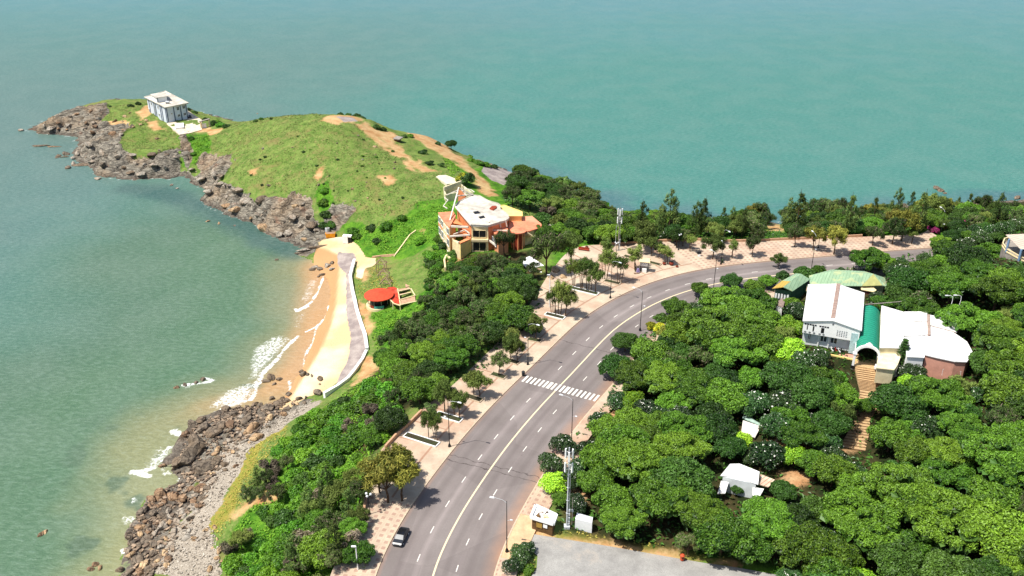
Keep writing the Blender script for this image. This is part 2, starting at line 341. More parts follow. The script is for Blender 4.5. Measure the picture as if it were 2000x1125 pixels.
for pts, z in FLATS:
    L = [tuple(P(x, y, z))[:2] for x, y in pts]; d = sdp(GX, GY, L); k = sm(d, -5, 0); GZ = GZ*(1-k)+z*k
STAIR_PX = [((1670, 716), (1712, 722), 22.9), ((1675, 740), (1722, 748), 21.8), ((1680, 760), (1722, 766), 20.6), ((1676, 790), (1712, 800), 19.6), ((1666, 812), (1700, 818), 18.8), ((1655, 845), (1697, 850), 17.8), ((1640, 872), (1690, 880), 17)]
STW = [(P(*a, z), P(*b, z), z) for a, b, z in STAIR_PX]
for i in range(len(STW)-1):
    a, b, z0 = STW[i]; c, d_, z1 = STW[i+1]; L = [tuple(a)[:2], tuple(b)[:2], tuple(d_)[:2], tuple(c)[:2]]
    dd = sdp(GX, GY, L); k = sm(dd, -3, .5); GZ = GZ*(1-k)+np.minimum(GZ, min(z0, z1)-.35)*k
GZ_BASE = GZ
# masks traced on the ground
def mask(polys, soft=1.2, jit=1.5):
    m = np.zeros(GX.shape); n = (vnoise(GX, GY, 5, 2, 3)-.5)*2*jit
    for pl in polys: m = np.maximum(m, sm(sdp(GX, GY, pw(pl))+n, -soft, soft))
    return m
ROCK = mask([
 [(51, 256), (54, 243), (80, 236), (110, 226), (150, 212), (175, 206), (205, 204), (215, 215), (205, 225), (200, 240), (225, 245), (250, 240), (262, 250), (240, 262), (232, 275), (240, 290), (262, 305), (300, 305), (330, 292), (350, 285), (352, 300), (362, 315), (368, 330), (374, 300), (378, 290), (360, 262), (352, 268), (350, 340), (380, 352), (390, 335), (385, 320), (398, 296), (420, 300), (448, 305), (455, 320), (440, 345), (425, 360), (470, 372), (485, 378), (500, 392), (560, 388), (575, 372), (600, 378), (612, 400), (615, 425), (628, 435), (640, 455), (640, 480), (600, 505), (560, 490), (500, 450), (430, 420), (390, 405), (350, 355), (140, 350), (60, 270)],
 [(630, 420), (650, 400), (690, 400), (695, 412), (675, 430), (660, 450), (645, 452), (628, 432)],
 [(230, 1125), (240, 1050), (280, 980), (300, 900), (380, 800), (520, 770), (570, 770), (620, 775), (600, 790), (545, 810), (500, 850), (480, 862), (440, 870), (425, 890), (400, 930), (370, 950), (400, 975), (370, 1000), (330, 1040), (320, 1080), (290, 1125)]], 1.0, 1.6)
ROCK = np.maximum(ROCK, sm(SDC, 5, 2)*(SDC > -3)*(GY > 330)*(vnoise(GX, GY, 20, 5, 2) > .3))
DIRT = mask([
 [(640, 228), (690, 226), (708, 234), (690, 243), (655, 246), (622, 238)],
 [(690, 240), (708, 242), (745, 268), (762, 284), (752, 292), (730, 272), (700, 252)],
 [(750, 290), (775, 295), (800, 320), (820, 338), (800, 335), (782, 312), (760, 300)],
 [(815, 310), (830, 325), (850, 330), (862, 336), (830, 338), (812, 330)],
 [(738, 257), (765, 258), (785, 272), (772, 276), (745, 262)],
 [(808, 264), (835, 270), (870, 284), (880, 300), (905, 305), (910, 318), (880, 312), (928, 350), (945, 362), (970, 372), (958, 384), (932, 372), (925, 345), (895, 322), (862, 303), (830, 282), (810, 272)],
 [(620, 330), (634, 318), (632, 345), (618, 358), (612, 348)], [(745, 350), (760, 344), (775, 352), (758, 362)], [(740, 345), (765, 345), (772, 358), (750, 360)],
 [(617, 281), (625, 277), (630, 290), (620, 296)], [(484, 334), (508, 328), (500, 345), (486, 344)], [(405, 254), (440, 250), (425, 266), (408, 264)],
 [(205, 235), (250, 235), (262, 248), (240, 258), (215, 262), (200, 250)], [(290, 240), (305, 236), (320, 252), (300, 256)], [(290, 205), (300, 225), (275, 235), (265, 220)],
 [(700, 500), (712, 505), (718, 540), (708, 555), (698, 520)], [(700, 590), (720, 612), (728, 640), (722, 660), (712, 650), (702, 615)], [(718, 690), (732, 700), (735, 720), (712, 740), (690, 752), (700, 730), (712, 712)],
 [(1040, 1035), (1100, 1048), (1200, 1064), (1300, 1082), (1420, 1098), (1440, 1110), (1300, 1098), (1100, 1062), (1040, 1050)],
 [(1100, 940), (1135, 945), (1150, 990), (1120, 985), (1100, 965)], [(1530, 925), (1580, 930), (1575, 955), (1540, 955)], [(1490, 860), (1580, 865), (1680, 880), (1660, 890), (1560, 880), (1490, 875)],
 [(1350, 990), (1400, 985), (1400, 1000), (1360, 1000)], [(1180, 810), (1240, 800), (1240, 820), (1185, 825)], [(870, 500), (900, 492), (905, 505), (880, 512)], [(812, 448), (832, 448), (828, 458)], [(1500, 437), (1530, 437), (1530, 452), (1500, 450)],
 [(470, 985), (520, 960), (535, 970), (480, 1005), (455, 1015)], [(360, 250), (410, 250), (412, 258), (372, 256)], [(700, 240), (760, 285), (800, 320), (824, 340), (836, 336), (800, 306), (770, 276), (715, 238)], [(795, 262), (880, 305), (930, 352), (955, 385), (972, 380), (945, 350), (915, 318), (880, 294), (820, 262)]], 1.8, 2.4)
SAND = mask([[(618, 486), (640, 478), (662, 490), (664, 515), (678, 528), (683, 560), (682, 620), (692, 655), (686, 698), (660, 745), (640, 762), (600, 775), (560, 800), (480, 790), (520, 700), (570, 620), (600, 560), (610, 530), (612, 505)],
 [(620, 475), (640, 465), (680, 462), (700, 480), (712, 500), (716, 520), (700, 520), (690, 500), (660, 492), (630, 488)], [(696, 500), (735, 505), (735, 515), (712, 525), (706, 545), (697, 540)]], .6, .4)
PEB = mask([[(250, 1125), (300, 1080), (330, 1040), (380, 1000), (400, 930), (430, 880), (440, 860), (500, 840), (545, 805), (610, 780), (630, 775), (625, 790), (560, 830), (520, 858), (485, 885), (460, 930), (440, 980), (420, 1010), (405, 1030), (425, 1075), (430, 1125)]], 1.2, 1.5)
PAVE = mask([[(658, 492), (690, 495), (696, 505), (690, 525), (686, 545), (692, 575), (698, 610), (712, 650), (716, 680), (704, 712), (680, 738), (655, 756), (656, 750), (680, 702), (686, 660), (678, 620), (676, 580), (675, 535), (660, 515)],
 [(950, 320), (1000, 330), (1000, 348), (985, 362), (960, 352), (940, 335)], [(655, 228), (690, 230), (700, 238), (672, 240)]], .5, .3)
LUSH = mask([[(900, 380), (860, 390), (810, 400), (780, 430), (730, 450), (700, 440), (670, 440), (680, 470), (720, 500), (740, 505), (800, 500), (860, 470), (900, 500), (870, 560), (800, 580), (760, 590), (720, 620), (740, 680), (800, 690), (880, 620), (1000, 560), (1000, 330), (900, 330), (862, 300), (900, 340)],
 [(470, 1125), (450, 1040), (560, 900), (640, 800), (740, 720), (780, 800), (720, 900), (700, 1000), (720, 1125)], [(350, 265), (408, 260), (410, 290), (390, 320), (360, 320), (352, 290)], [(620, 360), (640, 355), (650, 400), (645, 450), (628, 445), (618, 400)]], 2, 2.5)
LUSH = np.maximum(LUSH, sm(GX, 5, 20)*sm(GY, 350, 340))
YEL = mask([[(402, 1012), (440, 965), (462, 905), (500, 848), (560, 822), (560, 835), (510, 880), (475, 950), (455, 1000), (425, 1036), (408, 1046)], [(1038, 1038), (1150, 1045), (1300, 1070), (1440, 1095), (1430, 1108), (1300, 1090), (1100, 1058)]], 1.5, 1.5)
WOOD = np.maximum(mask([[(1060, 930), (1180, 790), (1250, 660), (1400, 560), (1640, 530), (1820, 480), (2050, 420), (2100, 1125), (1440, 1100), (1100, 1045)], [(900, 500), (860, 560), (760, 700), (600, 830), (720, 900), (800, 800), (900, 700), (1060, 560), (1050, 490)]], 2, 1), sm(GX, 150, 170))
ROCK = ROCK*(1-SAND)*(1-PAVE); PEB = PEB*(1-SAND)
# fractured rock: blocks and cracks at three sizes in tilted strata
A_, B_ = GX*.8+GY*.6, GY*.8-GX*.6
n1 = worley(A_*.55+vnoise(GX, GY, 9, 3)*4, B_, 7.5, 1); n2 = worley(A_*.7+vnoise(GX, GY, 5, 8)*2, B_, 3.2, 2); n3 = worley(A_, B_, 1.7, 3)
RD = 3.6*(n1[2]-.45)+1.3*(n2[2]-.5)+.5*(n3[2]-.5)+.25*n1[3]+.3*n2[4]-1.6*sm(n1[1]-n1[0], .14, 0)-.9*sm(n2[1]-n2[0], .16, 0)-.4*sm(n3[1]-n3[0], .2, 0)
RK = ROCK*sm(SDC, -7, .5)*np.where(GY < 260, .5, 1)
Zr = GZ+RK*RD*np.where(GY > 330, 1, .8)*np.clip(.35+GZ/7, .3, 1)
Zg = (vnoise(GX, GY, 14, 4, 4)-.5)*1.8+(vnoise(GX, GY, 3.5, 6, 3)-.5)*.55*(1+2*sm(vnoise(GX, GY, 30, 9, 2), .5, .7))
sl = np.hypot(*np.gradient(GZ)[:2])
Zg *= (1-ROCK)*(1-SAND)*(1-PAVE)*sm(SDC, 0, 6)*sm(-np.maximum(sdp(GX, GY, PAVED), sdp(GX, GY, LOT)), 0, 4)*(1-.7*DIRT)
GZ = np.maximum(Zr+Zg+PEB*(1-ROCK)*(vnoise(GX, GY, 1.6, 7, 2)-.5)*.5*sm(SDC, 0, 4), -9)
# ground material
def ground_mat():
    m = NT('ground_surface', .95, .12); p = m.pos(); a = m.sep(m.attr('mA')); b = m.sep(m.attr('mB')); c = m.sep(m.attr('mC'))
    nf = m.noise(1.3, 6, .65, p); nm = m.noise(.28, 5, .6, p); nl = m.noise(.06, 4, .5, p); nt_ = m.noise(4.5, 3, .7, p)
    gr = m.mix(m.ramp(nm, .35, .68), rgb(76, 104, 42), rgb(116, 138, 66))
    gr = m.mix(m.math('MULTIPLY', m.ramp(nf, .5, .72), .75), gr, rgb(148, 142, 92))
    gr = m.mix(m.math('MULTIPLY', m.ramp(nl, .52, .72), .6), gr, rgb(92, 122, 46))
    gr = m.mix(m.math('MULTIPLY', m.ramp(nt_, .54, .68), .55), gr, rgb(56, 70, 34))
    gr = m.mix(m.math('MULTIPLY', m.ramp(m.noise(.55, 4, .7, p), .58, .68), .55), gr, rgb(150, 122, 92)); gr = m.mix(m.math('MULTIPLY', m.ramp(m.noise(.9, 3, .7, p), .62, .7), .6), gr, rgb(50, 62, 30))
    lu = m.mix(m.ramp(nm, .35, .65), rgb(52, 100, 24), rgb(98, 140, 40)); lu = m.mix(m.math('MULTIPLY', m.ramp(nf, .5, .7), .7), lu, rgb(34, 70, 20))
    gr = m.mix(m.math('MULTIPLY', m.ramp(m.noise(.12, 5, .7, p), .52, .66), .6), gr, rgb(132, 116, 76))
    gr = m.mix(m.ramp(m.math('ADD', b[0], m.math('MULTIPLY', m.math('SUBTRACT', nm, .5), .8)), .35, .65), gr, lu)
    ye = m.mix(m.ramp(nf, .4, .65), rgb(150, 132, 66), rgb(108, 128, 48)); gr = m.mix(m.ramp(m.math('ADD', b[1], m.math('MULTIPLY', m.math('SUBTRACT', nm, .5), .8)), .35, .7), gr, ye)
    wo = m.mix(m.ramp(nm, .4, .75), rgb(34, 44, 20), rgb(84, 70, 46)); gr = m.mix(b[2], gr, wo)  # wood floor coloured dark, shade between the crowns put into the colour
    edge = lambda mk, k=.9: m.ramp(m.math('ADD', mk, m.math('MULTIPLY', m.math('SUBTRACT', nf, .5), k)), .42, .58)
    di = m.mix(m.ramp(nm, .35, .65), rgb(180, 130, 88), rgb(204, 170, 126)); di = m.mix(m.math('MULTIPLY', m.ramp(nf, .52, .7), .5), di, rgb(142, 92, 60))
    pb = m.mix(m.ramp(nt_, .4, .62), rgb(130, 120, 106), rgb(186, 176, 160)); pb = m.mix(m.math('MULTIPLY', m.ramp(nm, .5, .7), .4), pb, rgb(132, 120, 104))
    # rock: strata, lichen, rust
    wv = m.n('Mapping', Vector=p, Rotation=(.5, .35, .6), Scale=(.5, .5, 2.2)); nr = m.noise(.9, 7, .7, wv); ns = m.noise(2.6, 5, .65, wv)
    ro = m.mix(m.ramp(nr, .36, .62), rgb(84, 80, 72), rgb(168, 160, 144)); ro = m.mix(m.math('MULTIPLY', m.ramp(nl, .5, .66), .5), ro, rgb(170, 142, 110))
    ro = m.mix(m.math('MULTIPLY', m.ramp(m.noise(.16, 4, .6, p), .6, .74), .5), ro, rgb(150, 88, 58))
    vr = m.n('TexVoronoi', _feature='DISTANCE_TO_EDGE', Scale=.42); m.set(vr.inputs['Vector'], m.mix(.35, wv, m.n('TexNoise', Scale=.6, Vector=p).outputs[1]))
    vr2 = m.n('TexVoronoi', _feature='DISTANCE_TO_EDGE', Scale=1.1, Vector=wv)
    ck = m.math('MULTIPLY', m.ramp(vr.outputs[0], 0, .07), m.math('ADD', m.math('MULTIPLY', m.ramp(vr2.outputs[0], 0, .09), .5), .5))
    ro = m.mix(m.math('MULTIPLY', m.math('SUBTRACT', 1, ck), .7), ro, rgb(46, 40, 38)); ro = m.mix(m.math('MULTIPLY', c[2], .6), ro, rgb(84, 74, 66))
    sa = m.mix(m.ramp(nl, .42, .6), rgb(204, 176, 134), rgb(228, 208, 174)); sa = m.mix(c[0], sa, m.mix(nl, rgb(172, 130, 90), rgb(190, 150, 106)))
    sa = m.mix(m.math('MULTIPLY', m.ramp(nt_, .6, .7), .35), sa, rgb(150, 120, 90))
    pv = m.mix(m.ramp(nm, .4, .65), rgb(140, 128, 124), rgb(172, 160, 152)); pv = m.mix(m.math('MULTIPLY', m.ramp(nt_, .55, .66), .5), pv, rgb(112, 98, 92))
    k = m.mix(m.math('MULTIPLY', m.ramp(m.math('ADD', a[1], m.math('MULTIPLY', m.math('SUBTRACT', nf, .5), 1.3)), .25, .85), m.math('ADD', .5, m.math('MULTIPLY', nf, .7))), gr, di); k = m.mix(edge(c[1], 1.1), k, pb); k = m.mix(edge(a[0], 1.2), k, ro); k = m.mix(edge(a[2], .3), k, sa)
    k = m.mix(edge(m.attr('mA', 'Alpha'), .2), k, pv); m.col(k)
    hgt = m.math('ADD', m.math('MULTIPLY', nf, .5), m.math('ADD', m.math('MULTIPLY', nt_, .35), m.math('MULTIPLY', a[0], m.math('ADD', m.math('MULTIPLY', nr, 1.6), m.math('ADD', ns, ck)))))
    m.bump(hgt, .75, .5); return m.m
wet = sm(segd(GX, GY, pw([(668, 500), (660, 560), (655, 600), (640, 640), (626, 688), (606, 718), (574, 770), (540, 800)]))*0+sdp(GX, GY, pw([(664, 500), (658, 560), (654, 600), (646, 636), (622, 688), (604, 718), (570, 772), (540, 800), (420, 800), (420, 500), (600, 480)])), -1.0, .4)
tide = sm(GZ, 1.5, .5)*ROCK
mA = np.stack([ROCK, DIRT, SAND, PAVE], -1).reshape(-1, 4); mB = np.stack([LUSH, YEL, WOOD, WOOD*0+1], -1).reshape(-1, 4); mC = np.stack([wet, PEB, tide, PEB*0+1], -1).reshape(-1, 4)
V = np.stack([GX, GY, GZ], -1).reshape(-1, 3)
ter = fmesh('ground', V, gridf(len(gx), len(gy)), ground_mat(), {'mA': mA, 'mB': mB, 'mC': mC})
tag(ter, 'grassy headland, rocky shore, sandy cove and wooded hill around the bend', None, None, 'structure')
# ------------------------------------------------------------------ sea
WAVES = [([(632, 540), (627, 555), (620, 572), (608, 590), (598, 598)], .6), ([(598, 598), (588, 603), (580, 608), (577, 604)], 1.2), ([(582, 657), (570, 668), (556, 681), (545, 696), (543, 700)], .7), ([(543, 700), (530, 712), (518, 724), (508, 738)], .9),
 ([(506, 742), (500, 755), (498, 770), (490, 780)], 1.3), ([(642, 598), (640, 610), (634, 622), (621, 636), (598, 648)], .55), ([(620, 634), (615, 650), (612, 668), (598, 690), (594, 700), (594, 715)], .5), ([(565, 745), (567, 758), (562, 770)], .5), ([(480, 784), (460, 788), (440, 796), (420, 806)], 1.0),
 ([(340, 842), (350, 848)], 1.5), ([(560, 470), (545, 466)], .4), ([(340, 912), (352, 905)], 1.2), ([(300, 914), (270, 922)], 1.1), ([(258, 922), (290, 930)], 1.2), ([(350, 935), (362, 960)], 1.2), ([(262, 1020), (270, 1030)], 1), ([(240, 1075), (250, 1090)], 1.2), ([(400, 738), (415, 744), (392, 748), (360, 752)], .8), ([(1822, 374), (1838, 374)], 1.2), ([(1852, 366), (1860, 366)], .5), ([(1980, 390), (1995, 392)], .4)]
LACE = [([(600, 545), (630, 540), (612, 585), (590, 600), (582, 585)], .55), ([(490, 680), (540, 650), (575, 660), (540, 700), (500, 745), (480, 745), (484, 705)], .62), ([(440, 760), (500, 740), (498, 778), (470, 795), (430, 800), (400, 800), (410, 785)], .66), ([(560, 620), (620, 590), (600, 640), (560, 650)], .42), ([(360, 830), (340, 850), (325, 870), (345, 900), (310, 915), (260, 928), (290, 890), (330, 845)], .6), ([(520, 760), (570, 690), (600, 650), (590, 700), (560, 770)], .36), ([(240, 1060), (270, 1040), (255, 1100), (240, 1100)], .55), ([(340, 750), (420, 735), (430, 750), (350, 765)], .5), ([(640, 520), (620, 515), (600, 530), (620, 540)], .4)]
SEA0 = lambda L: [tuple(P(x, y, 0))[:2] for x, y in L]
def sea():
    X = axis((-3000, -700, 150), (-700, -300, 12), (-300, -130, 2), (-130, -25, .45), (-25, 420, 4), (420, 900, 15), (900, 3000, 150)); Y = axis((20, 110, 6), (110, 330, .55), (330, 520, 1.6), (520, 900, 10), (900, 5000, 200))
    x, y = np.meshgrid(X, Y, indexing='ij'); d = np.full(x.shape, 200.)
    nr = (x > -420) & (x < 460) & (y < 620); d[nr] = np.maximum(-sdp(x[nr], y[nr], COAST), 0)
    beach = np.full(x.shape, 400.); beach[nr] = segd(x[nr], y[nr], SEA0([(640, 520), (645, 590), (615, 670), (575, 745), (520, 790), (430, 810), (340, 900), (300, 970), (240, 1100), (220, 1200)]))
    F = np.zeros(x.shape); k = nr & (beach < 60); wob = 1.2*(vnoise(x[k], y[k], 4, 3, 3)-.5)
    f = np.zeros(k.sum())
    for L, wd in WAVES[:-3]: f = np.maximum(f, (.45+.5*vnoise(x[k], y[k], 1.8, 7, 2))*sm(segd(x[k], y[k], SEA0(L))+wob*min(1, wd), wd*1.3, wd*.2))
    for L, s in LACE: f = np.maximum(f, s*.86*sm(sdp(x[k], y[k], SEA0(L)), -2.5, 3))
    F[k] = f
    k = nr & (x > 200); f = F[k]
    for L, wd in WAVES[-3:]: f = np.maximum(f, sm(segd(x[k], y[k], SEA0(L)), wd, wd*.3))
    F[k] = f
    surf = nr & (d < 3) & (d > 0) & (y < 200); F[surf] = np.maximum(F[surf], .5*sm(vnoise(x[surf], y[surf], 6, 8, 3), .5, .65))
    F[nr] = np.maximum(F[nr], sm(d[nr], 1.1, .2)*(y[nr] > 320)*.55*(d[nr] > 0))
    # colour of the water itself: silt near the cove, clear green over the shallows, blue outside
    lin = lambda r, g, b: np.array(rgb(r, g, b)[:3])
    def blend(c, t, k): return c*(1-k[..., None])+t*k[..., None]
    wob = (vnoise(x, y, 45, 11, 4)-.5); wob2 = vnoise(x, y, 18, 21, 3)-.5
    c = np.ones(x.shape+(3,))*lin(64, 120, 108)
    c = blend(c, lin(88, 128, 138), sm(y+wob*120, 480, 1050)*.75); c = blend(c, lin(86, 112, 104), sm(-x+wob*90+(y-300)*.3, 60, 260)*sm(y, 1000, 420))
    c = blend(c, lin(80, 106, 84), sm(beach+wob*50, 150, 60)*(x < 20)); c = blend(c, lin(80, 108, 80), sm(beach+wob*36, 75, 30)*(x < 20))
    c = blend(c, lin(132, 128, 92), sm(beach+wob*12+wob2*10, 28, 6)*.9*sm(y, 140, 215)*(x < 20)); c = blend(c, lin(182, 142, 98), sm(beach+wob2*5, 13, 3)*sm(y, 190, 215)*(x < 0))
    c = blend(c, lin(140, 138, 96), sm(beach+wob*20+wob2*16, 24, 2)*sm(y, 225, 160)*(x < 0)*.9)
    dk = sm(vnoise(x, y, 7, 31, 3), .6, .72)*sm(beach, 45, 6)*(y < 215)*(x < 0); c = blend(c, lin(72, 92, 70), dk*.75)
    dk = sm(segd(x, y, SEA0([(250, 370), (420, 405), (520, 465), (560, 490)]))+wob2*16, 13, 3); c = blend(c, lin(54, 84, 80), dk*.8)
    dk = sm(d, 26, 4)*sm(x, -60, 20)*(y > 300)*sm(vnoise(x, y, 16, 5, 3), .35, .6); c = blend(c, lin(62, 96, 104), dk*.8)
    V = np.stack([x, y, np.zeros(x.shape)], -1).reshape(-1, 3)
    m = NT('sea_water', .34, .22); p = m.pos(); at = m.attr('wc'); f = m.attr('wc', 'Alpha')
    mp = m.n('Mapping', Vector=p, Rotation=(0, 0, .22), Scale=(.5, 1, 1))
    w1 = m.noise(.95, 6, .68, mp); w2 = m.noise(.05, 3, .5, p); w3 = m.noise(2.6, 3, .6, mp)
    k = m.mix(m.math('MULTIPLY', m.ramp(w1, .45, .72), .18), at, rgb(160, 184, 178)); k = m.mix(m.math('MULTIPLY', m.ramp(w1, .55, .32), .18), k, rgb(30, 76, 80)); k = m.mix(m.math('MULTIPLY', m.ramp(w2, .42, .62), .08), k, rgb(140, 150, 140))
    vo = m.n('TexVoronoi', _feature='DISTANCE_TO_EDGE', Scale=1.3); m.set(vo.inputs['Vector'], m.mix(.25, p, m.n('TexNoise', Scale=.5, Detail=4, Vector=p).outputs[1]))
    vo2 = m.n('TexVoronoi', _feature='DISTANCE_TO_EDGE', Scale=2.9, Vector=p)
    lace = m.math('MAXIMUM', m.ramp(vo.outputs[0], .22, .0), m.math('MULTIPLY', m.ramp(vo2.outputs[0], .2, 0), .8)); br = m.noise(.8, 5, .75, p)
    fo = m.ramp(m.math('ADD', f, m.math('MULTIPLY', f, m.math('ADD', m.math('MULTIPLY', lace, .8), m.math('SUBTRACT', m.math('MULTIPLY', br, 2.6), 1.75)))), .42, .8)
    k = m.mix(m.math('MULTIPLY', fo, .92), k, rgb(244, 246, 244)); m.col(k); m.set(m.b.inputs['Roughness'], m.math('ADD', .3, m.math('MULTIPLY', fo, .5)))
    m.bump(m.math('ADD', m.math('MULTIPLY', w1, 1.2), m.math('ADD', m.math('MULTIPLY', w3, .35), m.math('MULTIPLY', w2, 1.5))), .55, .6)
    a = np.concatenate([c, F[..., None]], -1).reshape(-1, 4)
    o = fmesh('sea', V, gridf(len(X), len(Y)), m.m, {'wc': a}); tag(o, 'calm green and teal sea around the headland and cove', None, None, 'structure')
sea()
# ------------------------------------------------------------------ road, kerbs, markings, promenade
def strip(name, s0, s1, v0, v1, z, mats, nv=2, thick=0, step=1.0, fn=None, label=None):
    ss = np.linspace(s0, s1, max(2, int(round((s1-s0)/step))+1)); vs = []; uv = []
    for s in ss:
        a = v0(s) if callable(v0) else v0; b = v1(s) if callable(v1) else v1
        for k in range(nv):
            v = a+(b-a)*k/(nv-1); q = rpt(s, v); vs.append((q[0], q[1], z)); uv.append((s, v))
    n = len(ss); V = np.array(vs); UV = np.array(uv); F = gridf(n, nv)[:, ::-1]
    if thick:
        rim = [i*nv for i in range(n)]+[(n-1)*nv+j for j in range(1, nv)]+[i*nv+nv-1 for i in range(n-2, -1, -1)]+[j for j in range(nv-2, 0, -1)]
        b = len(V); V = np.vstack([V, V[rim]-[0, 0, thick]]); UV = np.vstack([UV, UV[rim]]); m = len(rim)
        F = np.vstack([F, [[rim[i], rim[(i+1) % m], b+(i+1) % m, b+i] for i in range(m)]])
    N = fmesh(name, V, F, mats, None, UV, False); return tag(N, label, None, None, 'structure')
def asphalt():
    m = NT('asphalt', .85, .25); u = m.n('UVMap').outputs[0]; p = m.pos(); x = m.n('SeparateXYZ', Vector=u).outputs
    st = m.n('CombineXYZ', X=m.math('MULTIPLY', x[0], .02), Y=m.math('MULTIPLY', x[1], .8)); nl = m.noise(1, 4, .6, st); nm = m.noise(.12, 5, .6, p); nf = m.noise(3, 4, .7, p)
    k = m.mix(m.ramp(nm, .3, .7), rgb(116, 108, 104), rgb(132, 124, 120)); k = m.mix(m.math('MULTIPLY', m.ramp(nl, .45, .7), .35), k, rgb(146, 134, 132)); k = m.mix(m.math('MULTIPLY', m.ramp(nf, .35, .7), .18), k, rgb(84, 74, 72))
    # polished track left of the lane line, dirt towards the right kerb, tar seams across
    tr = m.ramp(m.math('ABSOLUTE', m.math('SUBTRACT', x[1], 6.9)), 1.0, .2); k = m.mix(m.math('MULTIPLY', tr, m.math('MULTIPLY', nl, .42)), k, rgb(180, 168, 164))
    tr = m.ramp(x[1], 17.8, 20.7); k = m.mix(m.math('MULTIPLY', tr, m.math('MULTIPLY', m.ramp(nm, .25, .6), .7)), k, rgb(178, 132, 98)); tr = m.ramp(x[1], .9, 0); k = m.mix(m.math('MULTIPLY', tr, .5), k, rgb(158, 122, 98))
    wv = m.math('ADD', x[0], m.math('MULTIPLY', m.math('SUBTRACT', m.noise(.4, 3, .6, u), .5), 2.0))
    for s in (SEAM, SEAM+1.6, SEAM+58): k = m.mix(m.ramp(m.math('ABSOLUTE', m.math('SUBTRACT', wv, s)), .12, .04), k, rgb(70, 62, 60))
    pt = m.n('TexVoronoi', Scale=.055, Vector=p, _feature='F1'); k = m.mix(m.math('MULTIPLY', m.ramp(m.sep(pt.outputs[1])[0], .6, .62), .2), k, rgb(90, 82, 80))
    tk = m.math('MAXIMUM', m.ramp(m.math('ABSOLUTE', m.math('SUBTRACT', x[1], 12.1)), .9, .2), m.math('MAXIMUM', m.ramp(m.math('ABSOLUTE', m.math('SUBTRACT', x[1], 3.4)), 1, .2), m.ramp(m.math('ABSOLUTE', m.math('SUBTRACT', x[1], 16.2)), 1, .2))); k = m.mix(m.math('MULTIPLY', tk, m.math('MULTIPLY', nl, .55)), k, rgb(88, 80, 78))
    st2 = m.ramp(m.noise(.9, 3, .6, p), .68, .76); k = m.mix(m.math('MULTIPLY', st2, .3), k, rgb(74, 66, 64))
    m.col(k); m.bump(nf, .25, .02); return m.m
SEAM = road_sv(*tuple(P(985, 925, 16))[:2])[0]
M_PAINT = simple('road_paint', rgb(226, 222, 210), .7, .1, 6); M_CREAM = simple('centre_line_paint', rgb(232, 214, 172), .7, .1, 5); M_KERB = simple('kerb_stone', rgb(196, 176, 150), .85, .15, 3)
strip('road', 0, len(RL)-2, 0, ROADW, 16.0, asphalt(), 9, 0, 1.0, None, 'grey four lane asphalt coast road curving round the cove')
CO = lambda s: 10.05
strip('centre_line', 0, len(RL)-2, lambda s: 9.87, lambda s: 10.2, 16.006, M_CREAM, 2, 0, 1.0, None, 'unbroken cream line along the middle of the road')
DLP = [road_sv(*tuple(P(x, y, 16))[:2])[0] for x, y in [(1086.7, 716.8), (1058, 747.5), (1030, 779), (1000.5, 813.9), (970, 851), (940.4, 891.3), (908.9, 935.1), (877.6, 982.8), (847, 1033.4), (817.8, 1089.6)]]
PER = (DLP[0]-DLP[-1])/9; PH = DLP[-1]
DRP = road_sv(*tuple(P(1028, 877.5, 16))[:2])[0]
def dashes(name, ph, v, lab):
    b = MB(); s = ph-PER*12
    while s < len(RL)-4:
        if s > 3 and not (CW-3 < s < CW+3):
            q = [rpt(s-1.05, v-.09), rpt(s+1.05, v-.09), rpt(s+1.05, v+.09), rpt(s-1.05, v+.09)]; b.add([(p[0], p[1], 16.006) for p in q], [(0, 1, 2, 3)[::-1]])
        s += PER
    tag(b.build(name, M_PAINT), lab, None, None, 'structure')
cwa = [road_sv(*tuple(P(x, y, 16))[:2]) for x, y in ((1020, 738), (1163, 777))]; CW = (cwa[0][0]+cwa[1][0])/2
dashes('lane_dashes', PH, 6.35, 'broken white lane line on the seaward side'); dashes('lane_dashes', DRP, 13.9, 'broken white lane line on the landward side')
b = MB()
for k in range(18):
    t = k/17; v = 1.2+(ROADW-2.0)*t; s0 = cwa[0][0]+(cwa[1][0]-cwa[0][0])*t
    wd = .27 if k not in (6, 10) else .4
    q = [rpt(s0-1.5, v-wd), rpt(s0+1.5, v-wd), rpt(s0+1.5, v+wd), rpt(s0-1.5, v+wd)]; b.add([(p[0], p[1], 16.010) for p in q], [(3, 2, 1, 0)])
tag(b.build('zebra_crossing', M_PAINT), 'white striped crossing over the whole road', None, None, 'structure')
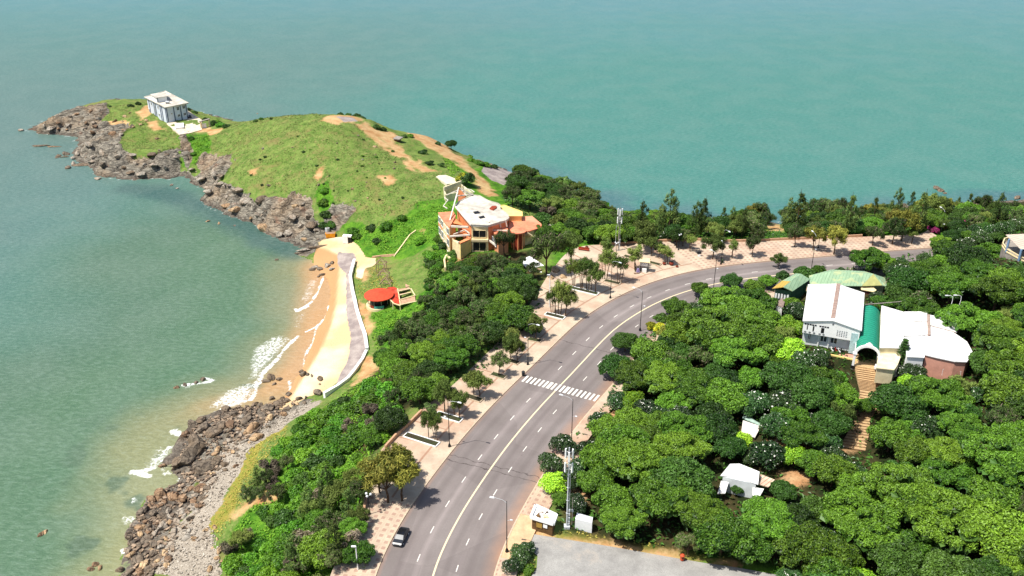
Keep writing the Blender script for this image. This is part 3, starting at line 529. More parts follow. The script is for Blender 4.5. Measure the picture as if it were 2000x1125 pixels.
def paving(name, check):
    m = NT(name, .85, .2); u = m.n('UVMap').outputs[0]; p = m.pos(); x = m.n('SeparateXYZ', Vector=u).outputs; nm = m.noise(.25, 5, .6, p); nf = m.noise(2.2, 4, .6, p)
    k = m.mix(m.ramp(nm, .35, .7), rgb(174, 156, 136), rgb(200, 184, 160)); k = m.mix(m.math('MULTIPLY', m.ramp(nf, .5, .7), .35), k, rgb(168, 136, 112)); k = m.mix(m.math('MULTIPLY', m.ramp(m.noise(.09, 4, .6, p), .46, .66), .6), k, rgb(166, 126, 102))
    if not check:                                     # cream slabs with brown bands across and one band along
        fr = m.math('FRACT', m.math('DIVIDE', m.math('ADD', x[0], 1.5), 6.4)); ln = m.ramp(m.math('ABSOLUTE', m.math('SUBTRACT', fr, .5)), .035, .022); ln = m.math('MULTIPLY', ln, m.math('LESS_THAN', x[1], -4.6))
        l2 = m.ramp(m.math('ABSOLUTE', m.math('ADD', x[1], 4.75)), .3, .18); l3 = m.ramp(m.math('ABSOLUTE', m.math('ADD', x[1], 17)), .26, .15)
        k = m.mix(m.math('MULTIPLY', m.math('MAXIMUM', ln, m.math('MAXIMUM', l2, l3)), m.math('ADD', .45, m.math('MULTIPLY', nf, .5))), k, rgb(146, 104, 82))
    else:                                             # small brown squares set in cream
        c1 = m.math('FRACT', m.math('DIVIDE', x[0], 1.55)); c2 = m.math('FRACT', m.math('DIVIDE', x[1], 1.55))
        q = m.math('MULTIPLY', m.ramp(m.math('ABSOLUTE', m.math('SUBTRACT', c1, .5)), .27, .22), m.ramp(m.math('ABSOLUTE', m.math('SUBTRACT', c2, .5)), .27, .22))
        k = m.mix(m.math('MULTIPLY', q, .62), k, rgb(150, 112, 100)); jl = m.math('MAXIMUM', m.ramp(c1, .06, .03), m.ramp(c2, .06, .03)); k = m.mix(m.math('MULTIPLY', jl, .3), k, rgb(160, 126, 110))
    m.col(k); m.bump(nf, .2, .02); return m.m
M_PLAIN = paving('cream_paving', False); M_CHK = paving('checker_paving', True)
dep = lambda s: -float(np.interp(s, SS, DEP))
SA = road_sv(*tuple(P(808, 975, 16))[:2])[0]-1; SB = road_sv(*tuple(P(1367, 527, 16))[:2])[0]
strip('kerb', 1, len(RL)-3, -.28, 0, 16.15, M_KERB, 2, .2, 1.0, None, 'pale kerb on the seaward side of the road')
strip('kerb', 1, len(RL)-3, ROADW, ROADW+.28, 16.15, M_KERB, 2, .2, 1.0, None, 'pale kerb on the landward side of the road')
strip('promenade', SA, SB, lambda s: dep(s), -.285, 16.144, M_PLAIN, 12, .4, 1.0, None, 'cream paved promenade with brown bands')
strip('promenade', 2, SA-.01, lambda s: dep(s), -.285, 16.143, M_CHK, 5, .4, 1.0, None, 'checkered brown and cream pavement beside the dark grey car')
strip('promenade', SB+.01, len(RL)-4, lambda s: dep(s), -.285, 16.143, M_CHK, 12, .4, 1.0, None, 'checkered brown and cream promenade at the far bend')
SG = road_sv(*tuple(P(1016, 1004, 16))[:2])[0]; SG2 = road_sv(*tuple(P(975, 1090, 16))[:2])[0]; SG3 = road_sv(*tuple(P(1105, 862, 16))[:2])[0]
strip('footpath', SG, SG3, ROADW+.285, ROADW+5, 16.143, M_CHK, 4, .4, 1.0, None, 'checkered footpath beside the brown kiosk'); strip('footpath', SG3+.01, len(RL)-60, ROADW+.285, ROADW+4.3, 16.143, M_PLAIN, 4, .4, 1.0, None, 'cream footpath on the landward side of the road')
strip('footpath', 2, SG2, ROADW+.285, ROADW+4, 16.143, M_CHK, 4, .4, 1.0, None, 'checkered footpath at the near right side'); strip('driveway', SG2+.01, SG-.01, ROADW+.285, ROADW+4.5, 16.1, simple('driveway_concrete', rgb(206, 172, 134), .9, .15, .6), 4, .4, 1.0, None, 'worn concrete driveway crossing the footpath')
m = NT('gravel', .95, .15); p = m.pos(); k = m.mix(m.ramp(m.noise(.3, 5, .6, p), .3, .7), rgb(134, 132, 128), rgb(164, 162, 156)); k = m.mix(m.math('MULTIPLY', m.ramp(m.noise(5, 4, .7, p), .45, .7), .5), k, rgb(108, 104, 100)); k = m.mix(m.math('MULTIPLY', m.ramp(m.noise(.15, 4, .6, p), .58, .75), .5), k, rgb(176, 156, 134)); m.col(k); m.bump(m.noise(5, 4, .7, p), .5, .05)
M_GRAVEL = m.m
b = MB(); b.add([(x, y, 15.95) for x, y in LOT], [tuple(range(len(LOT)))[::-1] if sum(LOT[i][0]*LOT[(i+1) % len(LOT)][1]-LOT[(i+1) % len(LOT)][0]*LOT[i][1] for i in range(len(LOT))) < 0 else tuple(range(len(LOT)))])
tag(b.build('gravel_lot', M_GRAVEL), 'grey gravel parking ground at the bottom right', None, None, 'structure')
# ------------------------------------------------------------------ foliage prototypes
RS = np.random.RandomState(7); random.seed(5)
def leaf_mat(name, dark, light, alt=None, rough=.5, spec=.35, trans=.0):
    m = NT(name, rough, spec); g = m.n('NewGeometry'); oi = m.n('ObjectInfo'); r = g.outputs['Random Per Island']; tc = m.n('TexCoord').outputs['Object']
    nz = m.noise(.38, 3, .6, tc)
    k = m.mix(m.math('MULTIPLY', m.math('ADD', r, m.math('MULTIPLY', m.math('SUBTRACT', nz, .5), 1.6)), 1., True), dark, light)
    k = m.mix(m.math('MULTIPLY', oi.outputs['Random'], .5), k, alt or light)
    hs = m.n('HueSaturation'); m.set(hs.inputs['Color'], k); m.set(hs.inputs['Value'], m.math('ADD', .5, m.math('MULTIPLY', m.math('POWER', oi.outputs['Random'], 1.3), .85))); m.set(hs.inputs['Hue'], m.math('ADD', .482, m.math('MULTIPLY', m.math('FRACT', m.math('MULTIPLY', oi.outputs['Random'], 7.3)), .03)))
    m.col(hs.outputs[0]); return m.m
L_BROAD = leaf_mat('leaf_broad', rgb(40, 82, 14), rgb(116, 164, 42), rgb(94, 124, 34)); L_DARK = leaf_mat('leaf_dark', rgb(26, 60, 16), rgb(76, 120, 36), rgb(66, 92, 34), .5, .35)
L_LIME = leaf_mat('leaf_lime', rgb(88, 148, 20), rgb(162, 206, 44), rgb(140, 190, 50)); L_FRAN = leaf_mat('leaf_frangipani', rgb(22, 50, 18), rgb(78, 112, 54), rgb(56, 86, 40), .4, .5)
L_CAS = leaf_mat('leaf_casuarina', rgb(56, 80, 32), rgb(122, 146, 66), rgb(120, 126, 62), .7, .2); L_DCAS = leaf_mat('leaf_dark_casuarina', rgb(42, 68, 30), rgb(92, 122, 54), rgb(94, 110, 60), .7, .2)
L_GOLD = leaf_mat('leaf_golden', rgb(100, 102, 36), rgb(172, 168, 74), rgb(146, 152, 60), .7, .2); L_SHRUB = leaf_mat('leaf_bright', rgb(44, 94, 14), rgb(112, 168, 36), rgb(84, 128, 28)); L_GREY = leaf_mat('twig_grey', rgb(98, 88, 74), rgb(150, 138, 120), rgb(120, 112, 90), .9, .1)
L_MAG = leaf_mat('bougainvillea_bloom', rgb(150, 30, 92), rgb(206, 70, 150), None, .7, .2); L_YEL = leaf_mat('leaf_yellow', rgb(150, 160, 30), rgb(214, 210, 60), None, .6, .2)
M_GLINT = simple('white_leaf_glints', rgb(225, 225, 210), .6, .05); M_BARK = simple('bark', rgb(92, 74, 58), .95, .25, 2.5, .1); M_PBARK = simple('pale_bark', rgb(150, 138, 122), .95, .2, 2.5, .1)  # first material: plain white for the painted glints on frangipani leaves
def quads(Pt, N, size, asp=.55, droop=0, rs=RS):
    n = len(Pt); R = rs.normal(size=(n, 3)); R[:, 2] -= droop
    T = R-(R*N).sum(1)[:, None]*N; T /= np.linalg.norm(T, axis=1)[:, None]+1e-9; B = np.cross(N, T); s = (size*rs.uniform(.6, 1.35, n))[:, None]/2
    tip = Pt+T*s; V = np.stack([Pt-T*s, Pt+B*s*asp+N*s*.18, tip-N*s*.1, Pt-B*s*asp+N*s*.18], 1).reshape(-1, 3)
    return V, np.arange(4*n).reshape(-1, 4)
def leafcloud(lobes, n, size, asp=.55, up=.35, jit=.55, droop=0, seed=1, shell=(.82, 1.08)):
    rs = np.random.RandomState(seed); L = np.array(lobes, float); w = L[:, 3]*L[:, 3]; w /= w.sum(); c = rs.choice(len(L), n, p=w)
    D = rs.normal(size=(n, 3)); D[:, 2] += up; D /= np.linalg.norm(D, axis=1)[:, None]; r = rs.uniform(shell[0], shell[1], n)[:, None]*L[c, 3:4]
    q = L[c, 4:5] if L.shape[1] > 4 else 1; Pt = L[c, :3]+D*r*np.concatenate([np.ones((n, 2)), np.ones((n, 1))*q], 1)
    N = D+rs.normal(size=(n, 3))*jit; N[:, 2] += .25; N /= np.linalg.norm(N, axis=1)[:, None]; return quads(Pt, N, size, asp, droop, rs)
def crown_obj(name, parts, root):
    V = []; F = []; M = []; o = 0; mats = []
    for (v, f), m in parts:
        V.append(v); F.append(f+o); o += len(v); M.append(np.full(len(f), len(mats))); mats.append(m)
    return fmesh(name, np.vstack(V), np.vstack(F), mats, None, None, False, np.concatenate(M), root)
HIDE = (-60, -380, -60)
PROTO = {}
def dome(R, H, z, n, rl, seed, squash=.8, irr=.25):
    rs = np.random.RandomState(seed); out = []; ax = rs.uniform(.8, 1.2, 2)
    for i in range(n):
        rho = math.sqrt((i+.5)/n)*R*.84; a = i*2.39996+rs.uniform(-.3, .3); hh = H*math.sqrt(max(0, 1-(rho/R)**2))
        out.append((rho*math.cos(a)*ax[0], rho*math.sin(a)*ax[1], z+hh*rs.uniform(1-irr, 1+irr*.6)-rl*.5, rl*rs.uniform(.7, 1.3), squash))
    return out
def trunk_mb(h, r, tips, seed=0, splay=1, m=None):
    b = MB(); rs = random.Random(seed); p = [(0, 0, -1.2), (rs.uniform(-.15, .15), rs.uniform(-.15, .15), h*.35), (rs.uniform(-.3, .3), rs.uniform(-.3, .3), h*.62)]; b.path(p, r, r*.65, 7)
    for t in tips:
        mid = [(p[2][k]*.55+t[k]*.45) for k in (0, 1)]+[p[2][2]*.5+t[2]*.5+rs.uniform(-.1, .4)]; b.path([p[2], mid, t], r*.5, r*.12, 5)
    return b
def proto(key, kind, cat, parts, tr, bark, base):
    root = thing(kind, 'proto', cat, HIDE); crown_obj('crown', parts, root); tr.build('trunk', bark, root); PROTO.setdefault(key, []).append((root, base)); return root
for s in range(6):
    R = 5; lb = [l for i, l in enumerate(dome(R, 3.4, 3.4, 40+s*3, 1.2, 20+s, .72, .42)) if (i*7+s) % 9]
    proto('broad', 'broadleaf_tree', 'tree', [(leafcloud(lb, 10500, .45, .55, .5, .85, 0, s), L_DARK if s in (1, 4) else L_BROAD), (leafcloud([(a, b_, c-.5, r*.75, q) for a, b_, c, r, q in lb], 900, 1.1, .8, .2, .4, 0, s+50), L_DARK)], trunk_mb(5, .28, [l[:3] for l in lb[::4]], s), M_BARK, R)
for s in range(3):
    R = 6.5; lb = [(a, b_, c+(i % 4)*.5-.8, r, q) for i, (a, b_, c, r, q) in enumerate(dome(R, 2.8, 5.0, 64, 1.15, 40+s, .5, .4)) if (i*5+s) % 8]
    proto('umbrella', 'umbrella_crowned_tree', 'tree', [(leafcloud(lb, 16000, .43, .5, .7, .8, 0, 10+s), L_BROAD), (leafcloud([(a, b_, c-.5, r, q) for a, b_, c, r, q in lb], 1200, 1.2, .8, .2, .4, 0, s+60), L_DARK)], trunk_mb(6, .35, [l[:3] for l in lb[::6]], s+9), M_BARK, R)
for s in range(3):
    R = 3.4; lb = dome(R, 3.0, 1.6, 17, 1.15, 60+s, .85, .2); c1 = leafcloud(lb, 3300, .6, .33, .5, .8, 0, 20+s); c2 = leafcloud(lb, 50, .32, 1, .6, .5, 0, 30+s, (1.04, 1.16))  # sparse white quads of the second cloud paint leaf glints as colour
    proto('frangipani', 'frangipani_tree', 'tree', [(c1, L_FRAN), (c2, M_GLINT)], trunk_mb(2.4, .2, [l[:3] for l in lb[::3]], s+20), M_PBARK, R)
for s in range(2):
    R = 3.2; lb = dome(R, 3.0, 1.8, 16, 1.25, 70+s, .9, .12)
    proto('lime', 'lime_green_tree', 'tree', [(leafcloud(lb, 4600, .4, .6, .4, .5, 0, 40+s), L_LIME)], trunk_mb(2.5, .18, [l[:3] for l in lb[::4]], s+30), M_BARK, R)
def feather(lobes, n, seed, size=1.0): return leafcloud(lobes, n, size, .16, .1, 1.2, .5, seed, (.3, 1.15))
for s in range(4):
    rs = random.Random(s+3); lb = []; tips = []
    for i in range(15):
        a = i*2.4+rs.random(); rr = 2.9*math.sqrt((i+.5)/15)*rs.uniform(.7, 1.15); z = 5.6-rr*.55+rs.uniform(-1.3, 1.1); lb.append((rr*math.cos(a), rr*math.sin(a), z, rs.uniform(.7, 1.15), .8)); tips.append(lb[-1][:3])
    for key, lm, kd in (('cas', L_CAS, 'casuarina_tree'), ('dcas', L_DCAS, 'casuarina_tree'), ('gold', L_GOLD, 'casuarina_tree')):
        proto(key, kd, 'tree', [(feather(lb, 2700 if key != 'gold' else 3200, s+70, .85), lm), (feather(lb, 500, s+90, .8), L_GREY if key == 'dcas' else L_CAS)], trunk_mb(3.6, .2, tips[::2], s+40), M_BARK, 3.6)
for s in range(3):
    rs = random.Random(s+13); lb = []
    for i in range(24):
        t = i/24; z = 2+7.2*t; rr = (1-t)**.6*2.1*rs.uniform(.2, 1.2); a = i*2.4+rs.random(); lb.append((rr*math.cos(a)+t*.5, rr*math.sin(a), z+rs.uniform(-.5, .5), .3+.6*(1-t)*rs.uniform(.5, 1.3), 1.3))
    tr = MB(); tr.path([(0, 0, -1), (.1, 0, 4), (0, .1, 9.6)], .2, .03, 6)
    for l in lb[::3]: tr.tube((0, 0, l[2]-.7), l[:3], .06, .02, 4)
    proto('spire', 'casuarina_tree', 'tree', [(feather(lb, 1250, s+100, .8), L_DCAS), (feather(lb, 500, s+105, .8), L_CAS)], tr, M_BARK, 2.2)
for s in range(3):
    rs = random.Random(s+23); lb = []; tr = MB(); ns = 3 if s != 1 else 2
    for k in range(ns):
        x0 = (k-(ns-1)/2)*.55; top = (x0*1.8+rs.uniform(-.3, .3), rs.uniform(-.5, .5), 3.3+rs.random()*.8); tr.path([(x0*.7, 0, -.3), (x0, rs.uniform(-.2, .2), 1.5), top], .1, .05, 5)
        for j in range(5): q = (top[0]+rs.uniform(-1.0, 1.0), top[1]+rs.uniform(-1.0, 1.0), top[2]+rs.uniform(-.6, 1.3)); tr.tube(top, q, .045, .015, 4); lb.append(q+(rs.uniform(.5, .85), .8))
    proto('young', 'young_casuarina_tree', 'tree', [(feather(lb, 1500, s+120, .62), L_CAS), (feather(lb, 300, s+125, .6), L_BROAD)], tr, M_BARK, 1.9)
for s in range(3):
    R = 2.2; lb = dome(R, 1.5, .2, 12, .8, 80+s, .8, .35)
    for key, lm in (('shrub', L_SHRUB), ('dshrub', L_DARK)):
        proto(key, 'shrub', 'shrub', [(leafcloud(lb, 2300, .46, .6, .5, .6, 0, s+130), lm)], trunk_mb(1.1, .1, [l[:3] for l in lb[::4]], s+60), M_BARK, R)
rs = random.Random(4); lb = [(rs.uniform(-1.3, 1.3), rs.uniform(-1.3, 1.3), rs.uniform(1, 2.6), .7, 1) for i in range(10)]
proto('dry', 'leafless_shrub', 'shrub', [(feather(lb, 1500, 140, .9), L_GREY), (feather(lb, 250, 141, .6), L_CAS)], trunk_mb(1.4, .08, [l[:3] for l in lb[::2]], 71), M_PBARK, 2)
lb = dome(2, 1.7, .6, 11, .8, 90, .9, .3)
proto('boug', 'bougainvillea_shrub', 'shrub', [(leafcloud(lb, 1200, .4, .6, .4, .6, 0, 150), L_DARK), (leafcloud(lb, 1700, .42, .8, .7, .6, 0, 151, (.95, 1.15)), L_MAG)], trunk_mb(1.4, .08, [l[:3] for l in lb[::3]], 72), M_BARK, 2)
lb = dome(2.6, 2, .8, 13, .95, 91, .9, .3)
proto('yellow', 'yellow_leaved_shrub', 'shrub', [(leafcloud(lb, 1200, .5, .6, .4, .6, 0, 152), L_LIME), (leafcloud(lb, 1800, .5, .7, .7, .6, 0, 153, (.95, 1.15)), L_YEL)], trunk_mb(1.6, .08, [l[:3] for l in lb[::3]], 73), M_BARK, 2.6)
lb = dome(3.3, 2.6, 1.6, 16, 1.1, 92, .9, .3)
proto('flowering', 'yellow_flowering_tree', 'tree', [(leafcloud(lb, 3200, .5, .6, .4, .6, 0, 154), L_DARK), (leafcloud([l for l in lb if l[1] > .4], 600, .5, .9, .9, .5, 0, 155, (1, 1.15)), L_YEL)], trunk_mb(2.2, .15, [l[:3] for l in lb[::3]], 74), M_BARK, 3.3)
def palm():
    rs = random.Random(8); tr = MB(); tr.path([(0, 0, -.5), (.15, 0, 2.5), (.1, .1, 5.2)], .17, .12, 7); V = []; F = []
    for k in range(17):
        a = k*2.4; el = rs.uniform(-.1, 1.1); pts = []; p = Vector((.1, .1, 5.2)); d = Vector((math.cos(a)*math.cos(el), math.sin(a)*math.cos(el), math.sin(el)))
        for j in range(7): pts.append(p.copy()); p = p+d*.42; d.z -= .24; d.normalize()
        sd = Vector((-math.sin(a), math.cos(a), 0))
        for j in range(6):
            for sgn in (-1, 1):
                for q in range(2):
                    c = pts[j].lerp(pts[j+1], q*.5); w_ = .55*(1-abs(j-2.5)/5); e = c+sd*sgn*w_+Vector((0, 0, -.25*w_)); o_ = len(V); V += [c, c+(pts[j+1]-pts[j])*.4, e+(pts[j+1]-pts[j])*.7, e]; F.append((o_, o_+1, o_+2, o_+3))
    return tr, (np.array([tuple(v) for v in V]), np.array(F))
tr, pf = palm(); proto('palm', 'palm_tree', 'tree', [(pf, L_DARK)], tr, M_PBARK, 2.4)
lb = []
for k in range(11):
    z = 1.6+k*.72; rr = 2.2*(1-k/11.5)**.8
    for j in range(9): a = j*math.tau/9+k*.35; lb += [(rr*.8*math.cos(a), rr*.8*math.sin(a), z+rr*.1, .34, .6), (rr*.4*math.cos(a), rr*.4*math.sin(a), z, .3, .6)]
tr = MB(); tr.path([(0, 0, -.5), (0, 0, 9.8)], .16, .03, 6)
for l in lb[::2]: tr.tube((0, 0, l[2]-.15), l[:3], .035, .015, 4)
proto('araucaria', 'norfolk_pine', 'tree', [(leafcloud(lb, 4200, .34, .4, .3, .6, 0, 160, (.4, 1.2)), L_DARK)], tr, M_BARK, 2.2)
# ------------------------------------------------------------------ planting
PLACED = []   # (x, y, radius), for spacing
AUTO = []     # (object, crown point, words, group)
USED = set()
CH_H = {'broad': 4.4, 'umbrella': 5.6, 'frangipani': 2.6, 'lime': 2.8, 'cas': 4.6, 'dcas': 4.6, 'gold': 4.6, 'spire': 5.5, 'young': 3.2, 'shrub': .9, 'dshrub': .9, 'dry': 1.6, 'boug': 1.3, 'yellow': 1.6, 'flowering': 2.6, 'palm': 5, 'araucaria': 5}
WORDS = {'broad': 'green broadleaf tree', 'umbrella': 'spreading flat-crowned tree', 'frangipani': 'white-flecked frangipani tree', 'lime': 'rounded lime-green tree', 'cas': 'olive feathery casuarina', 'dcas': 'dark grey-green casuarina', 'gold': 'golden-brown feathery casuarina', 'spire': 'tall narrow casuarina', 'young': 'young thin-stemmed casuarina',
 'shrub': 'bright green shrub', 'dshrub': 'dark green shrub', 'dry': 'grey leafless shrub', 'boug': 'magenta bougainvillea', 'yellow': 'yellow-leaved shrub', 'flowering': 'yellow-topped dark tree', 'palm': 'small palm', 'araucaria': 'tiered dark norfolk pine'}
def plant(key, x, y, R=None, sc=None, group=None, z=None, words=None, zs=1.0, rz=None):
    opts = PROTO[key]; root, base = opts[int(h2(x*3.3, y*1.7, 5)*len(opts)) % len(opts)]
    s = (R/base if R else sc or 1); hgt = s*zs*(1 if s < 1 else s**-.35)
    z = max(float(hz(x, y)), .3) if z is None else z; rz = random.uniform(0, 6.28) if rz is None else rz
    if root.name in USED: o = dup(root, (x, y, z), rz, (s, s, hgt))
    else: o = root; USED.add(root.name); o.location = (x, y, z); o.rotation_euler.z = rz; o.scale = (s, s, hgt)
    o['group'] = group or 'woodland trees'; PLACED.append((x, y, base*s)); AUTO.append((o, (x, y, z+CH_H[key]*hgt), words or WORDS[key])); return o
def plant_px(key, px, py, Rpx, **kw):                  # crown centre as seen in the photograph
    root, base = PROTO[key][0]; q = PC(px, py, CH_H[key]); pr = proj(q.x, q.y, q.z+CH_H[key])[2]; R = Rpx/pr; s = R/base; h = CH_H[key]*s*(1 if s < 1 else s**-.35)*kw.get('zs', 1)
    q = PC(px, py, h); return plant(key, q.x, q.y, R, **kw)
def fill(poly, kinds, spacing, Rr, holes=(), group=None, seed=1, tries=2600, world_ok=None, slack=.8, hslack=.85, maxn=400):
    rs = random.Random(seed); xs = [p[0] for p in poly]; ys = [p[1] for p in poly]; PA = np.array(poly, float); n = 0; tot = sum(k[1] for k in kinds)
    for _ in range(tries):
        px = rs.uniform(min(xs), max(xs)); py = rs.uniform(min(ys), max(ys))
        # even density over the ground, not over the picture
        if rs.random() > min(1, (120/max(P(px, py, 16).y, 90))**-2*.22): continue
        if not inside(np.array([px]), np.array([py]), PA)[0]: continue
        u = rs.random()*tot; a = 0
        for key, wgt in kinds:
            a += wgt
            if u <= a: break
        R = rs.uniform(Rr[0], Rr[1])*(1.25 if key == 'umbrella' else 1) if key in ('broad', 'umbrella') or len(Rr) < 3 else rs.uniform(.75, 1.2)*PROTO[key][0][1]*Rr[2]
        h = CH_H[key]*R/PROTO[key][0][1]; q = PC(px, py, h)
        if q.z < .5 or float(sdp(np.array([q.x]), np.array([q.y]), COAST)[0]) < 2: continue
        if world_ok and not world_ok(q.x, q.y): continue
        if any((q.x-x)**2+(q.y-y)**2 < ((R+r)*spacing)**2 for x, y, r in PLACED): continue
        rp = R*proj(q.x, q.y, q.z+h)[2]
        if float(sdp(np.array([px]), np.array([py]), PA)[0]) < rp*slack: continue
        if any(float(-sdp(np.array([px]), np.array([py]), H)[0]) < rp*hslack for H in holes): continue
        s_, v_ = road_sv(q.x, q.y)
        if 2 < s_ < len(RL)-3 and -float(np.interp(s_, SS, DEP))-.5 < v_ < ROADW+2.2: continue
        plant(key, q.x, q.y, R, group=group); n += 1
        if n >= maxn: break
    return n
G_R = 'trees of the wood inside the bend'; G_L = 'trees between the promenade and the beach'; G_B = 'trees between the promenade and the far shore'; G_P = 'trees standing on the promenade'; G_S = 'shrubs on the seaward slope'
# trees on the promenade: trunk base in the picture, crown height in pixels
def plant_base(key, bx, by, hpx, Rpx=None, **kw):
    q = PT(bx, by); 
    if not kw.pop('raw', 0): q = P(bx, by, 16.14)
    pr = proj(q.x, q.y, q.z)[2]; H = hpx/(pr*.86); full = {'cas': 7, 'dcas': 7, 'gold': 7, 'young': 5, 'broad': 7.2, 'lime': 5, 'frangipani': 4.8, 'shrub': 1.9, 'dshrub': 1.9, 'spire': 9.6, 'palm': 6.2}[key]
    s = H/full; base = PROTO[key][0][1]; R = Rpx/pr if Rpx else base*s; o = plant(key, q.x, q.y, R, z=q.z, group=kw.pop('group', G_P), **kw); o.scale = (R/base, R/base, s); return o
for bx, by, h, r, k in [(1250, 492, 40, 18, 'cas'), (1272, 500, 34, 14, 'cas'), (1287, 505, 30, 11, 'dcas'), (1303, 515, 26, 14, 'young'), (1240, 528, 34, 15, 'young'), (1187, 510, 34, 12, 'young'), (1210, 553, 42, 14, 'young'),
  (1181, 545, 46, 15, 'young'), (1150, 568, 50, 15, 'young'), (1136, 565, 48, 14, 'young'), (1163, 572, 46, 16, 'cas'), (1120, 560, 44, 13, 'young'), (1090, 615, 52, 17, 'young'), (1105, 619, 56, 18, 'cas'), (1080, 612, 40, 13, 'young'),
  (1046, 662, 44, 17, 'cas'), (1010, 707, 42, 16, 'cas'), (998, 703, 50, 17, 'cas'), (975, 733, 44, 16, 'dcas'), (937, 776, 46, 20, 'cas'), (925, 772, 46, 17, 'cas'), (898, 816, 52, 17, 'cas'), (888, 812, 50, 18, 'cas'), (868, 805, 62, 20, 'cas'), (851, 860, 44, 12, 'young'), (838, 856, 58, 14, 'cas'),
  (758, 981, 84, 40, 'gold'), (786, 978, 80, 36, 'gold'), (742, 962, 70, 30, 'gold'), (775, 945, 70, 34, 'gold'), (748, 935, 50, 22, 'cas'),
  (1347, 491, 26, 11, 'young'), (1333, 481, 30, 14, 'dcas'), (1321, 483, 30, 14, 'broad'), (1391, 506, 44, 21, 'cas'), (1430, 504, 28, 10, 'young'), (1469, 500, 38, 15, 'dcas'), (1588, 489, 44, 19, 'gold'), (1628, 497, 52, 20, 'gold'), (1552, 482, 40, 16, 'dcas'), (1704, 480, 36, 17, 'dcas'), (1742, 477, 46, 20, 'dcas'), (1760, 470, 54, 24, 'gold'), (1780, 476, 22, 10, 'young'),
  (1068, 534, 74, 32, 'dcas'), (985, 497, 44, 18, 'dcas'), (1115, 520, 60, 22, 'cas'), (1062, 470, 24, 16, 'broad')]:
    plant_base(k, bx, by, h*1.08, r*1.22)
# hand placed trees of the wood: kind, crown centre, radius
for k, x, y, r in [('frangipani', 1205, 785, 24), ('frangipani', 1262, 800, 27), ('frangipani', 1175, 824, 24), ('frangipani', 1240, 812, 18), ('frangipani', 1098, 868, 26), ('frangipani', 1148, 880, 26), ('frangipani', 1075, 905, 26), ('lime', 1082, 948, 28), ('frangipani', 1135, 915, 26), ('frangipani', 1125, 985, 24), ('broad', 1095, 975, 20),
  ('frangipani', 1015, 1085, 24), ('frangipani', 1030, 1070, 16), ('frangipani', 1000, 1105, 20), ('shrub', 1030, 1112, 14), ('lime', 1537, 688, 33), ('lime', 1444, 864, 24), ('lime', 1553, 893, 27), ('frangipani', 1500, 890, 36), ('frangipani', 1462, 895, 18), ('frangipani', 1520, 838, 38), ('frangipani', 1470, 790, 36), ('frangipani', 1535, 790, 38), ('frangipani', 1330, 820, 32), ('frangipani', 1290, 815, 26),
  ('umbrella', 1395, 640, 72), ('umbrella', 1470, 620, 60), ('umbrella', 1440, 690, 60), ('broad', 1270, 690, 44), ('umbrella', 1240, 735, 48), ('broad', 1205, 715, 32), ('umbrella', 1300, 740, 52), ('umbrella', 1360, 760, 56), ('broad', 1222, 668, 26), ('yellow', 1272, 636, 12), ('yellow', 1290, 640, 14), ('gold', 1300, 650, 22), ('broad', 1320, 600, 26), ('dshrub', 1290, 620, 14), ('frangipani', 1360, 605, 20),
  ('broad', 1688, 792, 21), ('broad', 1657, 788, 20), ('broad', 1738, 800, 26), ('broad', 1590, 770, 52), ('broad', 1640, 775, 36), ('broad', 1560, 730, 30), ('frangipani', 1600, 700, 24), ('shrub', 1610, 690, 12), ('shrub', 1640, 735, 14), ('lime', 1660, 945, 22), ('broad', 1630, 920, 44), ('broad', 1590, 905, 36), ('umbrella', 1760, 960, 78), ('umbrella', 1680, 1010, 80), ('umbrella', 1850, 1010, 80), ('umbrella', 1500, 1020, 70), ('umbrella', 1400, 930, 0), ('broad', 1530, 960, 30), ('broad', 1440, 955, 16), ('umbrella', 1240, 900, 70), ('umbrella', 1330, 880, 60), ('umbrella', 1290, 970, 72), ('umbrella', 1370, 1000, 60), ('broad', 1200, 980, 44), ('umbrella', 1220, 1020, 50),
  ('broad', 1742, 768, 24), ('dshrub', 1722, 752, 9), ('broad', 1760, 790, 52), ('lime', 1775, 750, 22), ('umbrella', 1830, 770, 60), ('broad', 1740, 850, 44), ('umbrella', 1900, 630, 60), ('umbrella', 1860, 560, 50), ('umbrella', 1950, 570, 56), ('broad', 1780, 550, 40), ('umbrella', 1700, 505, 36), ('umbrella', 1720, 508, 30), ('lime', 1840, 485, 20), ('umbrella', 1855, 490, 38), ('frangipani', 1890, 480, 22), ('frangipani', 1920, 465, 22), ('frangipani', 1960, 447, 20), ('frangipani', 1870, 505, 22), ('umbrella', 1838, 472, 22), ('broad', 1862, 462, 22), ('frangipani', 1880, 458, 16), ('frangipani', 1905, 452, 16), ('broad', 1895, 462, 18), ('frangipani', 1938, 452, 16), ('broad', 1925, 445, 16), ('frangipani', 1985, 440, 18), ('broad', 1970, 440, 14), ('broad', 1950, 462, 16), ('umbrella', 1930, 495, 40), ('frangipani', 1810, 510, 20), ('frangipani', 1760, 520, 20),
  ('broad', 1650, 552, 20), ('frangipani', 1668, 560, 11), ('umbrella', 1725, 590, 30), ('frangipani', 1715, 585, 18), ('umbrella', 1790, 600, 40), ('broad', 1548, 595, 20), ('frangipani', 1555, 610, 22), ('cas', 1522, 505, 17), ('broad', 1570, 535, 22), ('broad', 1600, 528, 16), ('broad', 1472, 560, 22), ('broad', 1500, 550, 18), ('dshrub', 1528, 538, 14), ('broad', 1455, 578, 22), ('broad', 1490, 585, 20), ('dshrub', 1640, 530, 12), ('broad', 1370, 565, 20), ('broad', 1430, 548, 20), ('cas', 1860, 690, 0), ('cas', 1880, 640, 0)]:
    if r: plant_px(k, x, y, r, group=G_R)
q = P(1757, 722, 22.5); plant('araucaria', q.x, q.y, 2.35, z=22.5, group=G_R, zs=.85)
